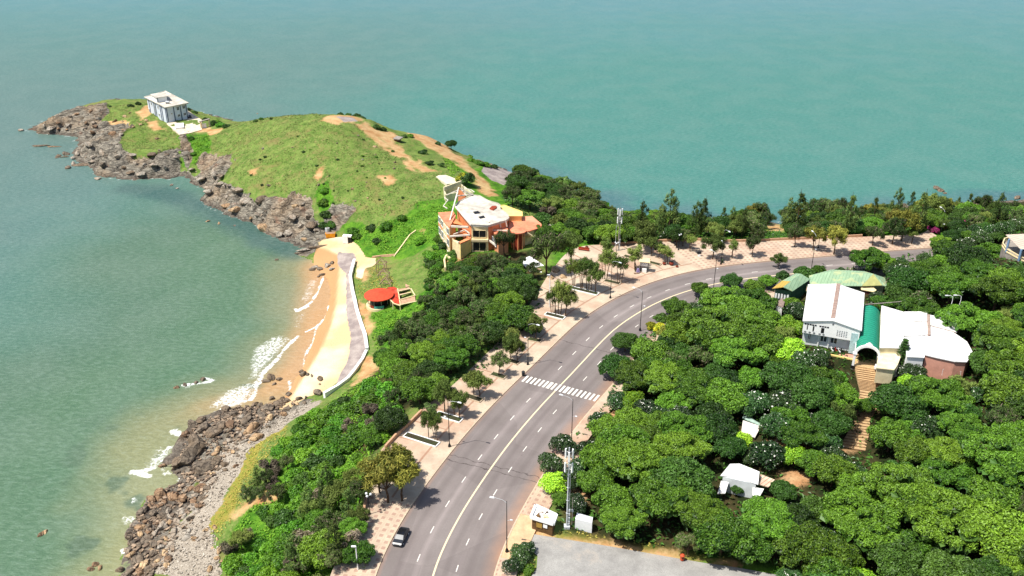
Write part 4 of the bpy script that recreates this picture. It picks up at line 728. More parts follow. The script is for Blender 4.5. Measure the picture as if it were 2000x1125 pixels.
HOLES = [[(1562, 545), (1690, 560), (1705, 595), (1706, 720), (1725, 745), (1722, 770), (1680, 770), (1668, 722), (1590, 690), (1556, 660)], [(1705, 590), (1850, 615), (1895, 680), (1895, 705), (1880, 725), (1840, 722), (1770, 700), (1740, 735), (1705, 740)],
 [(1505, 560), (1560, 528), (1625, 525), (1735, 540), (1735, 568), (1690, 562), (1560, 570), (1545, 580), (1510, 575)], [(1508, 580), (1535, 582), (1532, 612), (1510, 612)], [(1675, 745), (1722, 750), (1720, 785), (1684, 785)], [(1668, 808), (1704, 812), (1696, 880), (1650, 875)],
 [(1403, 905), (1440, 900), (1510, 930), (1490, 975), (1400, 968)], [(1445, 803), (1485, 820), (1480, 850), (1450, 845)], [(1960, 450), (2110, 450), (2110, 520), (1975, 515)], [(1530, 925), (1580, 930), (1575, 955), (1540, 955)], [(1035, 975), (1165, 985), (1160, 1045), (1040, 1045)], [(1168, 770), (1182, 772), (1182, 800), (1165, 800)], [(1150, 800), (1162, 800), (1162, 840), (1148, 840)]]
RW = [(1046, 915), (1065, 880), (1105, 850), (1120, 845), (1155, 840), (1160, 805), (1180, 800), (1190, 770), (1176, 745), (1174, 700), (1195, 668), (1215, 650), (1245, 640), (1262, 615), (1290, 600), (1312, 565), (1387, 543), (1440, 526), (1475, 538), (1517, 520), (1562, 512), (1601, 518), (1640, 515), (1658, 495), (1675, 482), (1700, 484), (1716, 496), (1765, 493), (1795, 488), (1812, 466), (1867, 455), (1900, 446), (1950, 438), (2130, 425), (2130, 1260), (1560, 1260), (1500, 1125), (1420, 1104), (1320, 1092), (1240, 1066), (1160, 1045), (1090, 1010), (1060, 990)]
nr_ = fill(RW, [('broad', 6), ('umbrella', 2.5), ('frangipani', .7), ('dcas', .4), ('cas', .3), ('lime', .25)], .5, (3.6, 6.2, .95), HOLES, G_R, 11, 7500, hslack=.72)
HL = HOLES[:8]
# left wood
for k, x, y, r in [('dcas', 900, 530, 22), ('dcas', 930, 545, 26), ('dcas', 905, 575, 28), ('dcas', 955, 520, 24), ('dcas', 880, 610, 28), ('dcas', 860, 560, 20), ('dcas', 940, 600, 26), ('broad', 1000, 560, 34), ('broad', 1030, 575, 28), ('broad', 1015, 620, 34), ('broad', 975, 610, 30), ('broad', 1040, 640, 22), ('cas', 1000, 655, 24), ('broad', 960, 650, 30),
  ('dcas', 985, 515, 22), ('broad', 1005, 530, 22), ('dcas', 965, 502, 18), ('dcas', 1042, 522, 18), ('broad', 1025, 550, 22), ('dcas', 1020, 508, 14), ('dcas', 760, 660, 24), ('dcas', 790, 640, 26), ('dcas', 820, 620, 24), ('dcas', 745, 690, 18), ('dcas', 845, 650, 28), ('dcas', 830, 585, 18), ('umbrella', 830, 690, 40), ('umbrella', 880, 700, 40), ('broad', 900, 655, 28), ('broad', 800, 745, 34), ('broad', 850, 750, 30), ('shrub', 760, 765, 30), ('shrub', 720, 790, 30), ('shrub', 680, 800, 26), ('shrub', 640, 820, 24), ('broad', 760, 820, 32), ('broad', 725, 850, 28), ('shrub', 690, 860, 30), ('shrub', 650, 880, 28), ('shrub', 610, 850, 24), ('shrub', 600, 890, 26), ('shrub', 630, 920, 24), ('shrub', 720, 830, 22), ('shrub', 575, 925, 20), ('cas', 640, 985, 26), ('cas', 700, 1005, 24), ('cas', 625, 1065, 28), ('spire', 640, 940, 20), ('spire', 605, 975, 20), ('spire', 680, 985, 22), ('spire', 575, 1070, 24), ('spire', 655, 1050, 24), ('spire', 500, 930, 14), ('spire', 950, 560, 20), ('spire', 905, 560, 18), ('spire', 780, 650, 18), ('dcas', 520, 930, 20), ('dcas', 505, 960, 16), ('dcas', 480, 960, 18), ('dcas', 560, 900, 18), ('dcas', 540, 960, 22), ('dry', 530, 945, 16), ('cas', 470, 1050, 26), ('dry', 450, 1070, 20),
  ('cas', 660, 960, 34), ('cas', 610, 990, 30), ('dcas', 640, 1020, 32), ('cas', 690, 930, 26), ('dry', 600, 1050, 30), ('dry', 680, 1060, 26), ('dcas', 590, 1090, 30), ('dcas', 650, 1085, 26), ('dry', 565, 1110, 24), ('broad', 700, 1080, 30), ('broad', 690, 1030, 26), ('shrub', 560, 1060, 24), ('gold', 715, 905, 20), ('cas', 790, 890, 22), ('dcas', 840, 800, 20), ('cas', 800, 790, 0)]:
    if r: plant_px(k, x, y, r, group=G_L)
LW = [(862, 545), (880, 505), (915, 492), (960, 492), (1010, 515), (1060, 545), (1068, 600), (1062, 660), (1035, 690), (1000, 715), (965, 740), (930, 775), (890, 800), (850, 800), (815, 815), (780, 850), (748, 880), (728, 930), (722, 1000), (728, 1060), (715, 1140), (700, 1230), (440, 1230), (425, 1110), (440, 1040), (470, 960), (520, 900), (590, 815), (640, 790), (690, 760), (735, 725), (735, 690), (750, 640), (820, 600)]
fill(LW, [('broad', 3.6), ('dcas', 1.2), ('umbrella', .6), ('cas', .5)], .5, (3.0, 4.8, .95), [[(440, 700), (600, 700), (640, 800), (660, 900), (560, 1000), (500, 1200), (400, 1200)], [(600, 800), (700, 755), (760, 790), (720, 860), (700, 920), (620, 960), (560, 940)]], G_L, 12, 2400, slack=.7)
fill([(430, 1180), (432, 1090), (450, 1010), (520, 890), (590, 812), (660, 775), (735, 728), (800, 760), (770, 860), (720, 900), (715, 1000), (720, 1180)], [('shrub', 5), ('dshrub', 1.2), ('dry', .5)], .62, (1.5, 2.9), [[(400, 1000), (450, 900), (510, 900), (490, 990), (440, 1060), (400, 1060)]], G_S, 13, 2600, slack=.6, maxn=110)
fill([(735, 735), (800, 640), (860, 560), (905, 500), (900, 470), (860, 450), (800, 490), (820, 540), (800, 600), (740, 660)], [('shrub', 3), ('dshrub', 1)], .6, (1.2, 2.2), [[(700, 480), (825, 480), (820, 610), (700, 625)], [(850, 340), (1060, 340), (1060, 500), (890, 500)]], G_S, 14, 500, slack=.5, maxn=30)
for k, x, y, r in [('shrub', 633, 372, 9), ('shrub', 630, 395, 11), ('dshrub', 636, 420, 13), ('shrub', 645, 435, 12), ('dshrub', 632, 440, 10), ('shrub', 690, 452, 12), ('dshrub', 725, 445, 11), ('shrub', 755, 440, 13), ('shrub', 700, 462, 9), ('shrub', 785, 425, 10), ('dshrub', 735, 470, 9), ('shrub', 820, 470, 12), ('shrub', 845, 500, 14), ('dshrub', 872, 480, 15), ('dshrub', 885, 495, 13), ('shrub', 850, 530, 14),
  ('dshrub', 665, 224, 6), ('dshrub', 680, 225, 6), ('dshrub', 695, 228, 9), ('dshrub', 705, 234, 10), ('dshrub', 718, 240, 9), ('dshrub', 735, 248, 8), ('dshrub', 748, 252, 6), ('shrub', 802, 265, 6), ('dshrub', 790, 266, 6), ('dshrub', 827, 297, 9), ('dshrub', 855, 280, 6), ('broad', 881, 281, 13), ('shrub', 920, 312, 8), ('shrub', 935, 318, 9), ('shrub', 950, 322, 9), ('dshrub', 965, 325, 8), ('shrub', 918, 300, 6), ('dshrub', 840, 318, 8), ('dshrub', 862, 322, 7),
  ('flowering', 909, 349, 17), ('dshrub', 380, 218, 6), ('dshrub', 368, 213, 4), ('dshrub', 400, 232, 6), ('dshrub', 415, 240, 8), ('shrub', 430, 243, 9), ('dshrub', 442, 246, 7), ('shrub', 425, 236, 6), ('dshrub', 500, 236, 5), ('shrub', 510, 233, 5), ('dshrub', 270, 202, 6), ('dshrub', 255, 206, 6), ('dshrub', 530, 232, 4), ('dshrub', 215, 208, 3), ('shrub', 374, 270, 7), ('shrub', 378, 300, 6)]:
    plant_px(k, x, y, r, group='shrubs and bushes on the headland', words=None)
for i_ in range(26):
    plant_px('dshrub' if i_ % 3 else 'shrub', random.uniform(480, 800), random.uniform(262, 400), random.uniform(1.8, 3.6), group='shrubs and bushes on the headland', words='tiny low hill shrub')
# far side of the promenade
for k, x, y, r in [('dcas', 1010, 345, 20), ('dcas', 1035, 342, 16), ('dry', 1015, 360, 16), ('palm', 1101, 352, 13), ('dcas', 1000, 375, 20), ('umbrella', 1035, 385, 26), ('dcas', 1130, 380, 20), ('dcas', 1155, 380, 20), ('dcas', 1165, 400, 20), ('dcas', 1145, 405, 24), ('dry', 1075, 410, 18), ('cas', 1080, 395, 20), ('broad', 1060, 430, 20), ('cas', 1095, 430, 20), ('cas', 1260, 450, 24), ('broad', 1225, 440, 24), ('broad', 1190, 455, 24), ('broad', 1160, 455, 20), ('broad', 1320, 455, 22), ('broad', 1080, 370, 20),
  ('spire', 1310, 412, 17), ('spire', 1378, 410, 11), ('spire', 1360, 425, 13), ('spire', 1255, 425, 13), ('spire', 1290, 425, 10), ('spire', 1415, 425, 9), ('spire', 1430, 425, 9), ('gold', 1475, 415, 18), ('dcas', 1490, 410, 18), ('dcas', 1500, 425, 14), ('broad', 1440, 445, 18), ('cas', 1400, 455, 16), ('spire', 1560, 412, 16), ('spire', 1545, 420, 13), ('dcas', 1590, 405, 18), ('dcas', 1610, 400, 16), ('dcas', 1650, 402, 17), ('dcas', 1630, 405, 16), ('cas', 1630, 415, 14), ('dry', 1695, 412, 12), ('dry', 1730, 415, 12), ('spire', 1710, 410, 11), ('spire', 1755, 398, 12), ('spire', 1782, 396, 9), ('gold', 1810, 400, 22), ('cas', 1830, 400, 22), ('cas', 1845, 405, 18), ('spire', 1872, 400, 7), ('spire', 1893, 400, 9), ('dcas', 1920, 398, 17), ('dcas', 1930, 395, 14), ('palm', 1957, 405, 10), ('broad', 1890, 420, 22), ('broad', 1180, 445, 20), ('dcas', 1200, 420, 16), ('gold', 1770, 435, 24), ('gold', 1750, 425, 20), ('boug', 1827, 450, 8), ('boug', 1847, 438, 8), ('boug', 1885, 438, 10), ('boug', 1962, 433, 8), ('boug', 1816, 446, 5), ('broad', 1865, 435, 16), ('broad', 1910, 432, 18), ('broad', 1940, 436, 16), ('broad', 1835, 432, 14), ('dcas', 1985, 425, 16), ('shrub', 1990, 402, 9)]:
    plant_px(k, x, y-(4 if k in ('spire', 'dcas', 'cas', 'gold') and x > 1240 else 0), r*1.12, group=G_B, zs=1.3 if k in ('spire', 'dcas', 'cas') and x > 1240 else 1.0)
for i_ in range(22):
    x_ = 1535+i_*21+random.uniform(-6, 6); plant_px(['dcas', 'gold', 'cas', 'dcas', 'dry', 'cas', 'spire'][i_ % 7], x_, 408-max(0, (x_-1800))*.03+random.uniform(-6, 5), random.uniform(12, 17), group=G_B, zs=1.35)
for i_ in range(9):
    plant_px(['dcas', 'cas', 'spire'][i_ % 3], 1235+i_*27+random.uniform(-6, 6), 432+random.uniform(-5, 5), random.uniform(11, 16), group=G_B, zs=1.25)
BW = [(940, 385), (985, 350), (1000, 322), (1045, 322), (1060, 340), (1110, 345), (1150, 352), (1188, 395), (1240, 405), (1300, 405), (1400, 418), (1470, 405), (1500, 400), (1530, 440), (1545, 405), (1600, 390), (1700, 400), (1780, 390), (1850, 390), (1980, 398), (2110, 398), (2110, 440), (1950, 446), (1870, 458), (1820, 460), (1690, 460), (1530, 466), (1430, 468), (1360, 466), (1300, 474), (1210, 485), (1150, 478), (1120, 490), (1080, 470), (1060, 440), (1010, 420), (985, 400)]
fill(BW, [('broad', 4), ('dcas', 2), ('cas', 1.2), ('frangipani', .4), ('shrub', .5)], .52, (3.0, 4.4, .9), [[(1500, 430), (1530, 430), (1530, 452), (1500, 452)], [(860, 340), (1065, 395), (1075, 445), (1060, 500), (900, 500)]], G_B, 15, 3000, slack=.6)
print('planted', len(PLACED), 'right', nr_)
# ------------------------------------------------------------------ building materials
def ribbed0(name):
    m = NT(name, .6, .3); p = m.pos(); mp = m.n('Mapping', Vector=p, Rotation=(0, 0, .1)); x = m.n('SeparateXYZ', Vector=mp).outputs; fr = m.math('FRACT', m.math('DIVIDE', x[0], 1.1)); k = m.mix(m.ramp(m.noise(.35, 5, .65, p), .45, .75), rgb(226, 226, 224), rgb(196, 192, 182)); k = m.mix(m.math('MULTIPLY', m.ramp(fr, .9, .95), .3), k, rgb(150, 146, 140))
    st = m.n('Mapping', Vector=p, Rotation=(0, 0, .1), Scale=(2.2, .15, 1)); k = m.mix(m.math('MULTIPLY', m.ramp(m.noise(1, 4, .6, st), .6, .75), .4), k, rgb(168, 150, 130)); m.col(k); return m.m
W_ = simple('white_paint', rgb(238, 238, 234), .75, .03, .8); W_ROOF = ribbed0('white_roof'); GREYW = simple('grey_white_wall', rgb(216, 222, 222), .8, .08, .8)
PINK = simple('pink_wall', rgb(200, 146, 126), .85, .1, .8); CREAMW = simple('cream_wall', rgb(226, 206, 160), .85, .12, .7); STAIN = simple('stained_cream', rgb(226, 214, 178), .85, .14, .6, c2=rgb(190, 172, 130)); DARK = simple('dark_opening', rgb(26, 26, 28), .5, .1, 2)
GLASS = simple('window_glass', rgb(52, 62, 70), .15, .1, 1, .6); ORANGE = simple('orange_plaster', rgb(226, 142, 92), .85, .14, .9, c2=rgb(222, 176, 138)); SALMON = simple('salmon_roof', rgb(222, 134, 100), .85, .16, .7, c2=rgb(232, 180, 146)); YELW = simple('yellow_plaster', rgb(236, 208, 132), .85, .1, .6)
CONC = simple('weathered_concrete', rgb(206, 200, 186), .9, .2, .5, c2=rgb(140, 132, 122)); CONCG = simple('grey_concrete', rgb(150, 142, 132), .9, .2, 1.2); RUST = simple('rust_red', rgb(150, 62, 40), .9, .25, 2); WOODM = simple('weathered_wood', rgb(160, 134, 112), .9, .25, 2.5)
BLACKM = simple('black_iron', rgb(30, 30, 32), .5, .1, 3); STEEL = simple('painted_steel', rgb(190, 194, 196), .5, .1, 3); BROWNW = simple('brown_boards', rgb(104, 78, 46), .85, .2, 1.5); BLUEP = simple('blue_grey_pilaster', rgb(82, 98, 118), .8, .1, 1); WHITEB = simple('bluish_white_wall', rgb(206, 214, 224), .8, .06, .6, c2=rgb(184, 190, 196))
BRICKP = simple('tan_paving', rgb(190, 160, 118), .9, .15, 2.5, c2=rgb(156, 128, 94)); REDR = simple('red_roof', rgb(206, 76, 48), .85, .12, 1.2); TURQ = simple('turquoise_panel', rgb(80, 170, 160), .7, .15, 2); TARP = simple('white_tarpaulin', rgb(226, 228, 228), .6, .05, 2)
def ribbed(name, c, c2, rot, step=.5, rough=.5, patch=None):
    m = NT(name, rough, .4); p = m.pos(); mp = m.n('Mapping', Vector=p, Rotation=(0, 0, rot)); x = m.n('SeparateXYZ', Vector=mp).outputs[0]
    fr = m.math('FRACT', m.math('DIVIDE', x, step)); k = m.mix(m.ramp(fr, .82, .9), c, c2); k = m.mix(m.math('MULTIPLY', m.ramp(m.noise(.5, 4, .6, p), .45, .7), .4), k, c2)
    if patch: k = m.mix(m.ramp(m.noise(.35, 3, .6, p), .54, .6), k, patch)
    m.col(k); m.bump(m.math('ABSOLUTE', m.math('SUBTRACT', fr, .5)), .3, .06); return m.m
GREENR = ribbed('green_metal_roof', rgb(142, 170, 136), rgb(112, 140, 108), .5, .8, .55, rgb(164, 176, 132)); GREENV = ribbed('green_vault_sheet', rgb(40, 142, 114), rgb(22, 112, 90), 1.57-.1, .95, .45); OCHRER = ribbed('ochre_metal_roof', rgb(190, 156, 70), rgb(150, 122, 56), .5, .8, .6); STRIPER = ribbed('striped_awning', rgb(176, 160, 146), rgb(222, 208, 180), -.9, 1.1, .7)
def crop(ox, oy, k): return lambda x, y, z: P(ox+x/k, oy+y/k, z)
def shrink(pts, d):                                    # move corners inwards by d metres
    c = sum((Vector((p[0], p[1], 0)) for p in pts), Vector((0, 0, 0)))/len(pts); out = []
    for p in pts: v = Vector((p[0], p[1], 0))-c; out.append(c+v*(max(v.length-d, .1)/max(v.length, .1)))
    return out
def block(root, pts, z, base, wall, roof, over=.35, th=.22, wname='wall', rname='roof', rim=0):
    q = [tuple(p)[:2] for p in pts]; b = MB(); b.prism(q, z-th, z); 
    if rim:
        for i in range(len(q)): b.beam(Vector((*q[i], z+rim/2)), Vector((*q[(i+1) % len(q)], z+rim/2)), .22, rim)
    r = b.build(rname, roof, root); w = MB(); w.prism([tuple(p)[:2] for p in shrink(q, over)], base, z-th); wo = w.build(wname, wall, root); return r, wo
def poly3(root, name, quads_, mat, th=.15):            # sloping panels with thickness
    b = MB()
    for q in quads_:
        n = len(q); q = [Vector(v) for v in q]; b.add(q+[v-Vector((0, 0, th)) for v in q], [tuple(range(n)), tuple(range(n, 2*n))[::-1]]+[(i, n+i, n+(i+1) % n, (i+1) % n) for i in range(n)])
    return b.build(name, mat, root)
def panel(root, name, a, b_, z0, z1, mat, t=.06, f0=0, f1=1, off=.05, frame=None):   # upright panel on a wall line a->b
    a = Vector((a[0], a[1], 0)); b_ = Vector((b_[0], b_[1], 0)); d = b_-a; n = Vector((d.y, -d.x, 0)).normalized(); p = a+d*f0+n*off; q = a+d*f1+n*off
    m = MB(); m.prism([(p.x, p.y), (q.x, q.y), (q.x+n.x*t, q.y+n.y*t), (p.x+n.x*t, p.y+n.y*t)], z0, z1); o = m.build(name, mat, root)
    if frame:
        fm = MB(); e = t+.04
        for z in (z0, z1): fm.beam(Vector((p.x, p.y, z))+n*e, Vector((q.x, q.y, z))+n*e, .12, .12)
        for c in (p, q, (p+q)/2): fm.beam(Vector((c.x, c.y, z0))+n*e, Vector((c.x, c.y, z1))+n*e, .1, .1)
        fm.build('frame', frame, o)
    return o
# ------------------------------------------------------------------ white hall
A = crop(1480, 520, 6.25)
FL, FR = A(548, 665, 30), A(1270, 785, 30); BL, BR = A(615, 220, 30), A(1305, 325, 30); FM, BM = (FL+FR)/2, (BL+BR)/2
FM = FM+Vector((0, 0, 1.4)); BM = BM+Vector((0, 0, 1.4))
H = thing('assembly_hall', 'large white gabled hall with blown white roof and dark ridge strip', 'hall')
poly3(H, 'roof', [[FL, FM, BM, BL], [FM, FR, BR, BM]], W_ROOF, .2)
poly3(H, 'ridge_strip', [[BM+Vector((-.1, 0, .06)), BM+Vector((.9, 0, .04)), FM+Vector((.9, 1.2, .04)), FM+Vector((-.1, 1.2, .06))]], simple('ridge_brown', rgb(158, 134, 122), .8), .05)
w = MB(); fu = (FR-FL); fu.z = 0; L_ = fu.length; fu.normalize(); fn = Vector((fu.y, -fu.x, 0)); i_ = lambda p, a, b: (p.x+fu.x*a-fn.x*b, p.y+fu.y*a-fn.y*b)
q = [i_(FL, .3, .3), i_(FR, -.3, .3), i_(BR, -.3, -.3), i_(BL, .3, -.3)]; w.prism(q, 26.7, 29.75)
g = [Vector((*i_(FL, .3, .3), 29.74)), Vector((*i_(FR, -.3, .3), 29.74)), Vector((FM.x-fn.x*.3, FM.y-fn.y*.3, 31.1))]; w.add(g, [(0, 1, 2)]); g2 = [Vector((*i_(BL, .3, -.3), 29.74)), Vector((*i_(BR, -.3, -.3), 29.74)), Vector((BM.x+fn.x*.3, BM.y+fn.y*.3, 31.1))]; w.add(g2, [(2, 1, 0)])
w.build('upper_wall', W_, H); w = MB(); q2 = [i_(FL, .5, 1.5), i_(FR, -.5, 1.5), i_(BR, -.5, -.5), i_(BL, .5, -.5)]; w.prism(q2, 21.5, 26.69); w.build('lower_wall', GREYW, H)
fa, fb = q[0], q[1]
for f0, f1 in [(.02, .055), (.065, .1), (.11, .145), (.155, .19), (.2, .235), (.285, .32), (.33, .365), (.375, .41), (.42, .455)]: panel(H, 'vent_opening', fa, fb, 29.0, 29.35, DARK, .03, f0, f1, .01)
for f0, f1, z0, z1 in [(.07, .085, 27.7, 28.9), (.175, .2, 27.5, 28.9), (.325, .38, 27.45, 28.8)]: panel(H, 'window', fa, fb, z0, z1, DARK, .03, f0, f1, .01)
b = MB(); d = Vector((fb[0]-fa[0], fb[1]-fa[1], 0)); n = Vector((d.y, -d.x, 0)).normalized(); v0 = Vector((*fa, 0))
for f in (.05, .13, .21, .31, .38): b.box(v0+d*f+n*.03+Vector((0, 0, 27.1)), (.5, .06, .25), math.atan2(d.y, d.x)); b.box(v0+d*f+n*.03+Vector((0, 0, 27.1)), (.25, .07, .4), math.atan2(d.y, d.x))
for i in range(5):
    for j in range(4): b.box(v0+d*(.615+.04*i)+n*.03+Vector((0, 0, 27.5+.42*j)), (.26, .06, .16), math.atan2(d.y, d.x))
for s in (-1, 1): b.box(v0+d*.52+n*.03+Vector((s*.16, 0, 30.3)), (.22, .06, .22), math.atan2(d.y, d.x)); b.box(v0+d*.52+n*.03+Vector((0, 0, 30.3+s*.18)), (.22, .06, .22), math.atan2(d.y, d.x))
b.build('vent_blocks', simple('vent_grey', rgb(120, 122, 124), .8), H)
panel(H, 'stair_bay', fa, fb, 23.4, 28.8, simple('pale_aqua', rgb(178, 204, 204), .8), .05, .86, .975, .01)
la, lb2 = q2[0], q2[1]
for f0, f1 in [(.1, .15), (.33, .45), (.52, .64)]: panel(H, 'window', la, lb2, 24.6, 26.2, GLASS, .04, f0, f1, .01, W_)
for f in (.29, .48): panel(H, 'pilaster', la, lb2, 22, 26.68, W_, .3, f, f+.02, .01)
# pink terrace before the hall
te = [A(890, 1000, 23), A(1240, 1075, 23), A(1220, 1140, 23), A(1000, 1110, 22.9), A(860, 1060, 23)]
t = thing('terrace_planter', 'pink edged terrace bed at the foot of the white hall', 'planter'); b = MB(); b.prism([tuple(v)[:2] for v in te], 21.5, 23.05); b.build('slab', PINK, t)
b = MB(); b.beam(A(870, 1078, 23.2), A(1215, 1150, 23.2), .35, .35); b.build('edge', YELW, t)
# green vaulted passage
Bc = crop(1640, 580, 5.627)
V = thing('vaulted_passage', 'green barrel-vaulted covered passage between the white hall and its neighbour', 'passage')
a0 = Bc(338, 96, 28.7); a1 = Bc(322, 545, 28.7); ax = (a1-a0); ax.z = 0; AL = ax.length; ax.normalize(); nx = Vector((-ax.y, ax.x, 0)); R = 2.55; b = MB(); ns = 16
def arch(c, r, z0, th): return [c+nx*math.cos(math.pi*i/ns)*r+Vector((0, 0, z0+math.sin(math.pi*i/ns)*r*.95-c.z)) for i in range(ns+1)]
o = arch(a0, R, 26.3, 0); i2 = arch(a1, R, 26.3, 0); oi = arch(a0, R-.12, 26.3, 0); ii = arch(a1, R-.12, 26.3, 0); n = ns+1
b.add(o+i2+oi+ii, [(k, k+1, n+k+1, n+k) for k in range(ns)]+[(2*n+k, 3*n+k, 3*n+k+1, 2*n+k+1) for k in range(ns)], 0, True); b.build('vault', GREENV, V)
b = MB()
for k in range(21):
    c = a0+ax*(AL*k/20); p = arch(c, R+.05, 26.3, 0)
    for j in range(ns): b.tube(p[j], p[j+1], .05, .05, 4)
b.build('ribs', simple('rib_green', rgb(30, 150, 118), .5), V)
b = MB()
for s in (-1, 1):
    for k in range(6): c = a0+ax*(AL*k/5)+nx*s*R; b.box((c.x, c.y, 24.4), (.35, .35, 3.9), math.atan2(ax.y, ax.x))
    b.beam(a0+nx*s*R+Vector((0, 0, 26.3-a0.z)), a1+nx*s*R+Vector((0, 0, 26.3-a1.z)), .3, .35)
b.build('columns', W_, V)
b = MB(); p = arch(a1, R+.1, 26.3, 0)
for j in range(ns): b.beam(p[j]+ax*.15, p[j+1]+ax*.15, .5, .55)
top = a1+ax*.15; b.box((top.x, top.y, 26.3+R*.95+.55), (.4, 1.8, .5), math.atan2(ax.y, ax.x), 0, .6); b.box((top.x, top.y, 26.3+R*.95+.85), (.35, .8, .4), math.atan2(ax.y, ax.x), 0, .6)
for s in (-1, 1): c = a1+nx*s*(R+.15)+ax*.15; b.box((c.x, c.y, 24.3), (.5, .5, 4.1), math.atan2(ax.y, ax.x)); b.box((c.x, c.y, 26.45), (.75, .95, .35), math.atan2(ax.y, ax.x))
b.build('portal', W_, V)
b = MB()
for s in (-1, 1): c = a1+nx*s*(R+.15)+ax*.2; b.box((c.x, c.y, 22.9), (.7, .7, .8), 0)
b.build('column_base', DARK, V); b = MB(); c0, c1 = a0+nx*R, a1+nx*R; c2, c3 = a1-nx*R, a0-nx*R; b.prism([tuple(v)[:2] for v in (c0, c1, c2, c3)], 21.5, 23.08); b.build('floor', BRICKP, V)
# stairs down the hill
for i in range(len(STW)-1):
    a, b_, z0 = STW[i]; c, d_, z1 = STW[i+1]; nst = max(2, int(round((z0-z1)/.17))); m = MB()
    for k in range(nst):
        t0, t1 = k/nst, (k+1)/nst; z = z0-(z0-z1)*t1; p = [a.lerp(c, t0), b_.lerp(d_, t0), b_.lerp(d_, t1), a.lerp(c, t1)]; m.prism([(v.x, v.y) for v in p], z-.6, z)
        m.beam(Vector((p[3].x, p[3].y, z-.02)), Vector((p[2].x, p[2].y, z-.02)), .1, .07, 1)
    tag(m.build('garden_steps', [BRICKP, simple('step_nosing', rgb(128, 94, 70), .9)]), 'flight of tan paved steps leading down from the vaulted passage', None, None, 'structure')
# long white building with the pink flank
H2 = thing('annex_building', 'white flat-roofed annex of stepped roof sheets with pink wall on the right', 'building')
def bz(L, z): return [Bc(x, y, z) for x, y in L]
for L, z, nm, wl, rf in [([(460, 92), (702, 162), (704, 560), (440, 555)], 28.3, 'roof', STAIN, W_ROOF), ([(708, 160), (962, 158), (962, 266), (708, 264)], 28.75, 'roof', W_, W_ROOF), ([(708, 268), (962, 270), (968, 412), (930, 418), (708, 424)], 28.45, 'roof', W_, W_ROOF),
  ([(708, 427), (928, 422), (933, 665), (738, 655)], 28.1, 'roof', W_, W_ROOF), ([(994, 195), (1130, 228), (1240, 288), (1290, 385), (1230, 365), (996, 305)], 28.9, 'roof', PINK, W_ROOF), ([(998, 312), (1230, 372), (1400, 490), (1465, 610), (1400, 712), (1270, 708), (1055, 663), (936, 632), (933, 425), (996, 420)], 28.5, 'roof', PINK, W_ROOF), ([(965, 190), (990, 190), (998, 415), (972, 412)], 29.0, 'ridge_strip', PINK, simple('strip_tan', rgb(168, 146, 132), .8))]:
    block(H2, bz(L, z), z, 22.5, wl, rf, .3, .2)
block(H2, bz([(436, 566), (700, 570), (640, 740), (600, 800), (402, 778)], 26.6), 26.6, 22.5, STAIN, STAIN, .4, .2, 'canopy_wall', 'canopy')
block(H2, bz([(560, 770), (750, 690), (720, 800), (480, 860)], 24.0), 24.0, 22.5, W_, W_, .3, .2, 'porch_wall', 'porch_roof')
a, c = bz([(1060, 670), (1400, 712)], 28.3); 
for f0, f1 in ((.3, .5), (.66, .88)): panel(H2, 'window', a, c, 24.2, 25.8, GLASS, .05, f0, f1, .1, W_)
# green roofed pair of wings behind
G1 = thing('green_roofed_wing', 'low wing with green and ochre metal roof left of the white hall', 'building')
ridge0, ridge1 = A(310, 252, 27.4), A(530, 92, 27.4)
poly3(G1, 'roof', [[ridge0, A(425, 305, 26), A(640, 160, 26), ridge1]], GREENR); poly3(G1, 'roof', [[A(175, 270, 26), ridge0, A(400, 185, 27.4), A(300, 175, 26)]], OCHRER); poly3(G1, 'roof', [[A(300, 175, 26), A(400, 185, 27.4), ridge1, A(465, 86, 26)]], GREENR)
w = MB(); wl = [A(205, 275, 26), A(405, 302, 26), A(620, 165, 26), A(470, 95, 26)]; w.prism([tuple(v)[:2] for v in shrink(wl, .3)], 21.5, 25.8); w.build('wall', simple('green_wall', rgb(62, 96, 72), .8), G1)
for k in range(5): panel(G1, 'window', wl[0], wl[1], 23.4, 24.8, W_, .05, .08+k*.18, .19+k*.18, .05)
G2 = thing('green_roofed_hall', 'long hipped hall with patched pale green metal roof behind the white hall', 'building')
r0, r1 = A(900, 60, 27.8), A(1410, 92, 27.8)
poly3(G2, 'roof', [[A(625, 115, 26), A(640, 235, 25.6), A(800, 240, 25.6), r0], [r0, A(800, 240, 25.6), A(1265, 240, 25.6), r1], [r1, A(1265, 240, 25.6), A(1275, 238, 25.6)], [r1, A(1520, 232, 25.6), A(1580, 246, 25.6), A(1552, 140, 25.8)], [r0, r1, A(1552, 140, 25.8), A(1300, 60, 25.8), A(900, 40, 25.8), A(625, 115, 26)]], GREENR)
poly3(G2, 'gable_roof', [[r1, A(1270, 240, 25.7), A(1520, 232, 25.7)]], simple('tan_green_sheet', rgb(170, 170, 110), .7, .1, 1))
w = MB(); w.prism([tuple(v)[:2] for v in shrink([A(640, 130, 25.8), A(640, 232, 25.6), A(1560, 242, 25.6), A(1540, 140, 25.8), A(900, 75, 25.8)], .4)], 21.5, 25.5); w.build('wall', simple('dark_green_wall', rgb(50, 62, 50), .8), G2)
G3 = thing('lean_to', 'small white lean-to roof between the green roof and the trees', 'shelter'); block(G3, [A(1256, 240, 25), A(1392, 243, 25), A(1450, 290, 25), A(1420, 312, 25), A(1262, 284, 25)], 25, 21.8, simple('maroon_wall', rgb(90, 50, 44), .8), CREAMW, .5, .15)
G4 = thing('garden_house', 'little pale house with hipped tan roof below the green-roofed wing', 'house'); block(G4, [A(170, 458, 24), A(240, 425, 24.1), A(300, 385, 24), A(330, 430, 24), A(310, 500, 24), A(236, 472, 24)], 24, 20, W_, simple('dull_tile_roof', rgb(140, 122, 112), .8), .5, .2)
